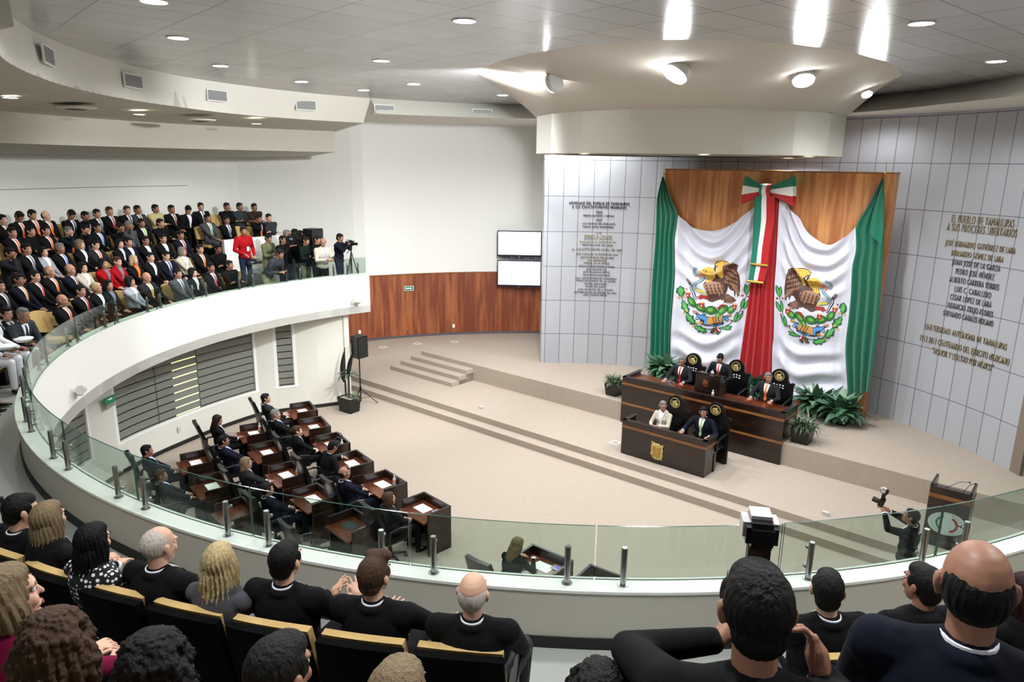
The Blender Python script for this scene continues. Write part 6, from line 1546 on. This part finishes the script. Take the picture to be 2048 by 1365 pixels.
def video_camera(label, p, rz, k=1.0):
    t = thing('video_camera', label, 'camera', p, rz); t.scale = (k,) * 3
    MB().box((0, 0, .09), (.11, .34, .15)).build('camera_body', mat('cam_grey', (.09, .09, .10), .4), t, True, .012)
    MB().tube((0, .16, .09), (0, .33, .09), .045, .060, 20).build('lens', black_plastic, t, True)
    MB().path([(0, -.12, .16), (0, -.10, .22), (0, .10, .22), (0, .12, .16)], .012, 8).build('carry_handle', black_plastic, t, True)
    MB().box((-.09, .04, .17), (.08, .14, .05)).build('viewfinder', black_plastic, t, True, .008); MB().tube((.07, .0, .2), (.07, .26, .2), .013, .016, 10).build('microphone', black_metal, t, True)
    MB().box((.057, 0, .10), (.004, .10, .05)).build('side_display', mat('side_disp', (.45, .55, .6), .2), t)
    return t
# hall photographer near the big lectern
o = dict(seated=False, fine=1, lean=-2, wr=[(-.13, .34, .66), (.08, .32, .62)], hdir=[(.5, .6, .7), (-.5, .6, .7)], hrot=(0, 14, 0), pole=[(-1, 0, -.5), (1, 0, -.5)], curl=1.2, collar=1, face=1)
face = 140
q = seat_by_head(o, 1822, 1034, .15, face)
person(o, 'photographer in a black coat beside the big lectern with camera raised overhead', q, .15, face, 'black', 'black', None, None, 'black', 1)
ro = Matrix.Rotation(math.radians(face) - PI / 2, 3, 'Z')
photo_camera('black camera with flash held up by the photographer below at right', Vector((q[0], q[1], .15)) + ro @ Vector((-.02, .42, 1.72)), ro @ Matrix.Rotation(.2, 3, 'X'), True, 1.0)
bg = thing('camera_bag', 'dark shoulder bag hanging beside the hall photographer', 'bag', Vector((q[0], q[1], .15)) + ro @ Vector((.30, .02, .55)), math.radians(face) - PI / 2)
MB().box((0, 0, .12), (.12, .26, .22)).build('bag_body', black_fabric, bg, True, .02); MB().path([(0, .1, .22), (-.08, .05, .55), (-.16, 0, .80)], .012, 6).build('bag_strap', black_fabric, bg, True)
# ------------------------------------------------------------------ press group and stair wall at the balcony's end
def zdeck(az, k=0): return tz(k, az)
aL, aR_ = az_of(at_r(448, 482, 11.3)), az_of(at_r(577, 470, 11.3))
zt0 = at_r(448, 481, 11.3).z; zt1 = at_r(571, 470, 11.3).z
MB().sector([(11.3, 3.0), (11.42, 3.0), (11.42, lambda a: lerp_tab([(aR_, zt1), (aL, zt0)], a)), (11.3, lambda a: lerp_tab([(aR_, zt1), (aL, zt0)], a))], aR_, aL, 1).build('wall_press', plaster_white, kind='structure')
a409 = az_of(at_r(409, 478, 11.9))
PX = {}
def press(o, px, py, lb, jk, tr, tie, hc, sk_, face, shirt=None, zoff=0, key=None, zb=2.95, nm='person', sc=1):
    q = seat_by_head(o, px, py, zb, face, dz=(sc - 1) * 1.6); t, s = person(o, lb, q, zb, face, jk, tr, tie, shirt, hc, sk_, key=key, scale=sc); PX[lb] = (q, face); return q
HOLD = dict(seated=False, fine=0, shirt=0, lean=2, wr=[(-.08, .34, .50), (.10, .34, .50)], hdir=[(.3, .8, .5), (-.3, .8, .5)], hrot=(0, 4, 0), curl=1.2)
HOLDL = dict(seated=False, fine=0, shirt=0, lean=4, wr=[(-.07, .32, .22), (.10, .32, .22)], hdir=[(.4, .9, 0), (-.4, .9, 0)], hrot=(0, -14, 0), curl=1.0)
f0 = -18
q = press(dict(seated=False, lean=-2, wr=[(-.20, .12, .02), (.18, .20, .10)], hrot=(-20, -6, 0), shirt=0), 487, 462, 'man in a bright red jacket and jeans standing in the aisle', 'red', 'jeans', None, 'black', 1, -30, zb=3.33)
cp_ = Vector((q[0], q[1], 4.10)) + Vector((.22, -.12, 0)); video_camera('black video camera carried low by the man in the red jacket', cp_, -1.2, .7)
o = thing('name_badge', 'white press badge on the chest of the man in the red jacket', 'badge', Vector((q[0], q[1], 4.50)) + Vector((.13, -.10, 0)), math.radians(-120)); MB().box((0, 0, 0), (.07, .006, .11)).build('badge_card', paper, o); MB().box((0, 0, .065), (.02, .008, .02)).build('badge_clip', steel, o)
q1 = press(HOLDL, 537, 477, 'cameraman in a beige vest standing leftmost in the press group', 'olive', 'olive', None, 'black', 1, f0, 'grey')
q2 = press(dict(seated=False, lean=38, head=(0, .08, .13), legs=[((-.11, .02, -.44), (-.12, -.05, -.87)), ((.11, .05, -.44), (.13, .0, -.87))], wr=[(-.02, .42, .12), (.12, .44, .10)], hdir=[(.4, .9, 0), (-.4, .9, 0)], hrot=(-10, -20, 0), shirt=0, curl=1.1), 560, 508, 'press man in dark grey jacket bending forward over his camera', 'dkgrey', 'khaki', None, 'black', 1, f0)
q3 = press(HOLD, 566, 480, 'cameraman in dark clothes holding a large camera at eye level', 'black', 'jeans', None, 'black', 1, f0, key='hold')
q4 = press(HOLD, 574, 469, 'tall cameraman behind, wearing a dark jacket, with grey hair', 'charcoal', 'jeans', None, 'grey', 1, f0, key='hold', sc=1.06)
q5 = press(HOLD, 590, 467, 'young cameraman with short black hair in the press group centre', 'navy', 'teal', None, 'black', 1, f0, key='hold', sc=1.06)
q6 = press(HOLD, 601, 470, 'cameraman with glossy camera right of the press group centre', 'black', 'black', None, 'black', 1, f0, key='hold', sc=1.05)
q7 = press(HOLDL, 612, 482, 'press man in patterned dark shirt in front of the tall loudspeaker', 'dkgreen', 'olive', None, 'black', 1, f0, key='holdl')
q8 = press(HOLDL, 635, 480, 'man with receding hair in dark vest beside the tall loudspeaker', 'black', 'jeans', None, 'dark', 0, f0, key='holdl')
q9 = press(dict(HOLDL, shirt=1, hair='balding', hrot=(-30, -12, 0)), 646, 485, 'balding man in cream jacket, white shirt and lilac tie looking down', 'cream', 'black', 'lilac', 'grey', 1, -40)
q10 = press(dict(HOLD, hrot=(0, -10, 0)), 680, 476, 'man in navy shirt filming alone at the right end of the balcony', 'navy', 'jeans', None, 'black', 1, -10)
for (q, h, lb, k) in ((q3, 1.62, 'large black video camera held by the dark-clothed cameraman', 1.0), (q5, 1.55, 'black video camera on tripod at the centre of the press group', 1.0), (q6, 1.50, 'glossy black video camera right of the press group centre', 1.0), (q10, 1.46, 'small black video camera used by the lone man in navy', .75), (q9, 1.22, 'small dark photo camera held by the man in the cream jacket', .4), (q2, 1.02, 'low black video camera held by the bending press man', .7), (q4, 1.66, 'grey plastic-covered video camera at the back of the press group', .9)):
    d = Vector((math.cos(math.radians(f0)), math.sin(math.radians(f0)), 0)); p = Vector((q[0], q[1], 2.95 + h - .06)) + d * .36
    video_camera(lb, p, math.radians(f0) - PI / 2, k)
for q, h, lb in ((q5, 1.43, 'black camera tripod at the centre of the press group'), (q6, 1.38, 'black camera tripod right of the press group centre'), (q10, 1.36, 'slim black tripod of the lone cameraman in navy'), (q7, 1.25, 'black tripod in front of the patterned shirt man')):
    d = Vector((math.cos(math.radians(f0)), math.sin(math.radians(f0)), 0)); p = Vector((q[0], q[1], 2.95)) + d * .40; tripod(lb, p, h, .30)
p = at(624, 560, 2.95); pp = at_r(625, 480, 10.0)
st2 = thing('speaker_stand', 'black tripod stand under the tall loudspeaker on the balcony', 'stand', (pp.x, pp.y, 2.95), 0)
MB().tube((0, 0, .05), (0, 0, pp.z - 2.95 - .30), .02, .018, 10).build('pole', black_metal, st2, True)
for k in range(3):
    a = 2 * PI * k / 3; MB().path([(0, 0, .5), (.4 * math.cos(a), .4 * math.sin(a), .015)], .012, 8).build('leg', black_metal, st2, True)
pa_box('loudspeaker', 'tall black loudspeaker on the balcony behind the press group', (pp.x, pp.y, pp.z - .30), math.radians(-120), .46, .40, .62)
# ------------------------------------------------------------------ left end of the front row: uniforms and shoes
SU = dict(fine=1, lean=20, head=(0, .06, .14), wr=[(-.12, .46, .04), (.12, .44, .04)], hdir=[(0, 1, -.3), (0, 1, -.3)], hrot=(-10, 0, 0))
p = at_r(45, 630, 9.3); az = az_of(p)
person(SU, 'man in grey suit leaning forward on his knees at the left picture edge', seat_by_head(SU, 47, 630, 2.98, az + 165), 2.98, az + 165, 'dkgrey', 'dkgrey', 'dark', None, 'grey', 1)
SU2 = dict(fine=1, hrot=(-20, 0, 0))
person(SU2, 'dark-haired man in black suit behind the grey suit at the left edge', seat_by_head(SU2, 14, 628, 2.98, az + 165), 2.98, az + 165, 'black', 'black', 'dark', None, 'black', 0)
def find_az(rr, z, px, lo=-179, hi=-125):
    best = None
    for i in range(400):
        a = lo + (hi - lo) * i / 399; p = pol(rr, a, z) - Vector((0, 0, CZ)); zz = p.dot(_f); x = 1024 + F * p.dot(R2) / zz
        if best is None or abs(x - px) < best[0]: best = (abs(x - px), a)
    return best[1]
uni = mat('cloth_uniform', (.93, .93, .95), .8)
NP = dict(fine=1, wr=[(-.14, .34, .12), (.14, .34, .12)], hdir=[(0, 1, -.1), (0, 1, -.1)], hrot=(-10, 0, 0))
for i, (px, jk, tr, lb) in enumerate(((34, uni, uni, 'naval officer in white uniform at the left edge, farther of two'), (26, uni, uni, 'naval officer in white uniform at the left edge, nearer of two'), (2, 'navy', 'navy', 'man in dark trousers and black shoes, left edge beside the officers'), (-2, 'black', 'black', 'man in black trousers and shoes, second past the officers'), (-6, 'charcoal', 'charcoal', 'man in charcoal trousers and shoes, third past the officers'), (-10, 'black', 'black', 'man in black, nearest of the shoes row at the left edge'))):
    a = [ -170.6, -166.9, -160.5, -156.8, -153.1, -149.4][i]
    z = deckz(a)
    t, s = person(NP, lb, pol(9.42, a), z, a + 180, jk, tr, 'dark', None, 'black', 1, key='uni')
    aseat(a, 9.40, z, ['tan seat under the farther naval officer at the left edge', 'tan seat under the nearer naval officer at the left edge', 'tan seat of the first man past the officers', 'tan seat of the second man past the officers', 'tan seat of the third man past the officers', 'tan seat of the man nearest in the shoes row'][i], 'far balcony seats')
    if i < 2:
        kp = pol(9.42 - .36, a, z + .70)
        c = thing('officer_cap', 'white peaked naval cap with gold braid held on the ' + ('farther' if i == 0 else 'nearer') + ' officer\'s knees', 'cap', kp, math.radians(a) + PI / 2)
        MB().lathe([(.10, 0), (.11, .03), (.145, .06), (.14, .075), (.05, .085)], n=24).build('cap_crown', uni, c, True)
        MB().lathe([(.103, .0), (.108, .03)], n=24, cap=False).build('cap_band', black_fabric, c, True)
        MB().ball((0, .11, 0), (.08, .06, .010), 14, 6).build('cap_visor', black_plastic, c, True); MB().path([(-.09, .07, .012), (-.05, .125, .012), (.05, .125, .012), (.09, .07, .012)], .006, 6).build('gold_braid', brass, c, True)
# ------------------------------------------------------------------ near rows, seen from behind
dots = dotted('cloth_polka', (.03, .03, .035), (.90, .90, .92)); pin = pinstripe('cloth_pinstripe', (.07, .07, .10), (.25, .25, .30))
ND = 3.24
seats_near = [-96.75 - 3.28 * k for k in range(0, 9)] + [-83.9 + 3.28 * k for k in range(0, 5)]
occ = {0: 'white-haired bald man', 1: 'man with the brown quiff', 2: 'man with slick black hair', 3: 'blond woman', 4: 'white-haired man with thin hair', 5: 'long black-haired woman', 6: 'long straight-haired woman', 7: 'dark-haired boy', 8: 'person at the left edge', 9: 'man right of the photographer', 10: 'man with shaved dark hair', 11: 'auburn-haired woman', 12: 'person at the far right', 13: 'right edge person'}
for i, a in enumerate(seats_near):
    aseat(a, 9.33, ND, 'black-backed tan-topped seat of the ' + occ[i] + ' in the nearest front row', 'near balcony seats')
def near(o, px, py, zb, lb, jk, tie, hc, sk_, face=None, tr=None, shirt=None, dz=0, scale=1):
    p = at(px, py, zb + 1.19 + dz); face = az_of(p) + 180 if face is None else face
    q = seat_by_head(o, px, py, zb, face, dz=dz); o = dict(o); o.setdefault('fine', 2)
    t, s = person(o, lb, q, zb + dz, face, jk, tr or jk, tie, shirt, hc, sk_); return q, face
B_ = dict(fine=2, lean=-6, wr=[(-.10, .34, .11), (.10, .34, .11)], hdir=[(.4, .9, 0), (-.4, .9, 0)])
zn = ND
near(dict(B_, hrot=(-12, -6, 0)), 42, 1022, zn, 'dark-haired boy in black suit turned in profile, left edge of near front row', 'black', 'dark', 'black', 2, dz=-.06)
near(dict(B_, fem=1, hair='long', strand=.005, hrot=(10, 0, 0), tie=0), 98, 1038, zn, 'woman with long straight blond-brown hair seen from behind, near front row', 'black', None, 'ash', 2)
near(dict(B_, fem=1, hair='long', strand=.005, hrot=(6, -4, 0), tie=0), 187, 1084, zn, 'woman with long black hair and polka-dot sleeves, near front row', dots, None, 'black', 2, tr='black')
near(dict(B_, hair='thin', strand=.0015, fat=1.12, hrot=(-12, -5, 0), wr=[(-.02, .30, .22), (.10, .34, .24)]), 320, 1091, zn, 'white-haired man with thin pinkish scalp in black suit, near front row', 'black', 'dark', 'white', 2, dz=-.02)
near(dict(B_, fem=1, hair='long', strand=.008, hrot=(20, -4, 0), tie=0), 439, 1126, zn, 'woman with long blond hair spreading over her shoulders, near front row', 'grey', None, 'blond', 2, tr='ltgrey')
near(dict(B_, strand=.0012, hrot=(-5, 2, 0), wr=[(.10, .36, .20), (.26, .36, .20)], hdir=[(.5, .3, .8), (-.4, .4, .8)], curl=.3, fat=1.05), 572, 1122, zn, 'man with slick black hair and steepled fingers in black suit, front row', 'black', 'dark', 'black', 2)
near(dict(B_, hair='quiff', strand=.0015, hrot=(-15, 2, 0), wr=[(-.08, .36, .14), (.36, .38, .12)], hdir=[(.3, .8, .3), (.3, .9, -.1)], legs=[((-.20, .42, .04), (-.16, .44, -.42)), ((.14, .44, .0), (.16, .44, -.44))], curl=.2), 750, 1152, zn, 'young man with brown quiff, hand reaching to the side, near front row', 'black', 'dark', 'brown', 2)
near(dict(B_, hair='balding', strand=.0006, hrot=(-8, 0, 0), fat=1.08, legs=[((-.22, .42, .04), (-.2, .44, -.42)), ((.24, .42, .03), (.22, .44, -.42))], wr=[(-.20, .34, .10), (.26, .32, .08)]), 947, 1186, zn, 'bald man with white fringe of hair at the end of the front row', 'black', 'dark', 'white', 2, tr=pin)
near(dict(B_, strand=.001, hrot=(-24, 0, 0)), 1655, 1182, zn, 'man with receding black hair in black suit right of the photographer', 'black', 'dark', 'black', 2)
near(dict(B_, hair='short', hrot=(14, 4, 0), shirt=0, fat=1.12), 1845, 1170, zn, 'man with shaved dark hair in black coat looking left', 'black', None, 'dark', 1, dz=.04)
near(dict(B_, fem=1, hair='long', strand=.004, hrot=(10, 0, 0), tie=0), 2052, 1190, zn, 'woman with dark auburn hair behind the bald man, right edge', 'black', None, 'red', 1)
# second row, cut by the lower edge of the picture
z2 = 4.04
near(dict(B_, fem=1, hair='bob', strand=.004, hrot=(-30, 4, 0), tie=0), 12, 1196, z2, 'woman in magenta top in profile at the lower left edge', 'magenta', None, 'ash', 2, tr='black')
near(dict(B_, fem=1, hair='curly', strand=.005, lean=4, hrot=(0, -10, 0), tie=0), 122, 1296, z2, 'woman with voluminous curly brown hair in grey tweed, lower left', 'grey', None, 'brown', 1, tr='black')
near(dict(B_, fem=1, hair='curly', strand=.004, hrot=(-10, -6, 0), tie=0), 322, 1340, z2, 'woman with dark curly hair at the bottom edge, left of centre', 'black', None, 'dark', 1)
near(dict(B_, strand=.001, hrot=(-20, -4, 0)), 560, 1346, z2, 'man with short dark hair at the bottom edge below the seats', 'black', 'dark', 'dark', 1, dz=-.02)
near(dict(B_, fem=1, hair='long', strand=.003, hrot=(-10, 0, 0), tie=0), 798, 1398, z2, 'person with light brown hair just showing at the bottom edge', 'charcoal', None, 'ash', 1)
near(dict(B_, hair='curly', strand=.004), 1200, 1405, z2, 'person with black curly hair just showing at the bottom edge', 'black', None, 'black', 1)
for i, a in enumerate((-105.0, -102.4, -99.8, -97.2, -94.6, -92.0)):
    aseat(a - .3, 11.30, z2, 'tan seat at the lower picture edge, ' + ORD[i] + ' from left in the second near row', 'near second row seats')
# the photographer with flash, and the bald man beside him
PHO = dict(seated=False, fine=2, lean=6, hair='short', strand=.0012, head=(0, .05, .145), hrot=(2, -4, 0), wr=[(-.05, .30, .44), (.175, .13, .50)], hdir=[(.6, .6, .4), (-.22, .5, .8)], hup=[(0, 0, 1), (1, 0, .2)], curl=1.1, shirt=0, pole=[(-1, .15, -.3), (.7, .1, -1.2)], fat=1.15)
q, fc = near(PHO, 1512, 1222, 4.04, 'photographer in black jacket seen from behind, thinning black hair', 'black', None, 'black', 1, face=80, dz=.0)
ro = Matrix.Rotation(math.radians(80) - PI / 2, 3, 'Z'); s_ = skeleton(PHO)
cpos = Vector((q[0], q[1], 4.04)) + ro @ (s_['Hd'] + Vector((.025, .165, -.055)))
photo_camera('black camera with big flash unit held by the near photographer', cpos, ro, True, .95)
BM = dict(fine=2, seated=True, lean=0, hair='balding', strand=.0006, hrot=(4, -4, 0), wr=[(-.14, .34, .12), (.14, .34, .12)], fat=1.15)
near(BM, 1950, 1172, 4.54, 'large bald man with black fringe of hair in navy suit, right foreground', 'navy', 'dark', 'black', 1, face=64, dz=-.04)

# small black adapter with cables on the balcony floor
p = pol(8.75, az_of(at(72, 985, 3.25))); t = thing('power_adapter', 'black power adapter with loose cables on the balcony floor by the parapet', 'adapter', (p.x, p.y, 3.245), .6)
MB().box((0, 0, .03), (.16, .08, .05)).build('adapter_box', black_plastic, t, True, .01)
for k_, r_ in enumerate((.16, .22, .13)):
    MB().path([(-.05 - r_ * math.sin(a_ / 3) * 1.2, r_ * math.cos(a_ / 2) - .08 * k_, .012 + .008 * k_) for a_ in range(0, 11)], .005, 6).build('cable', black_metal, t, True)
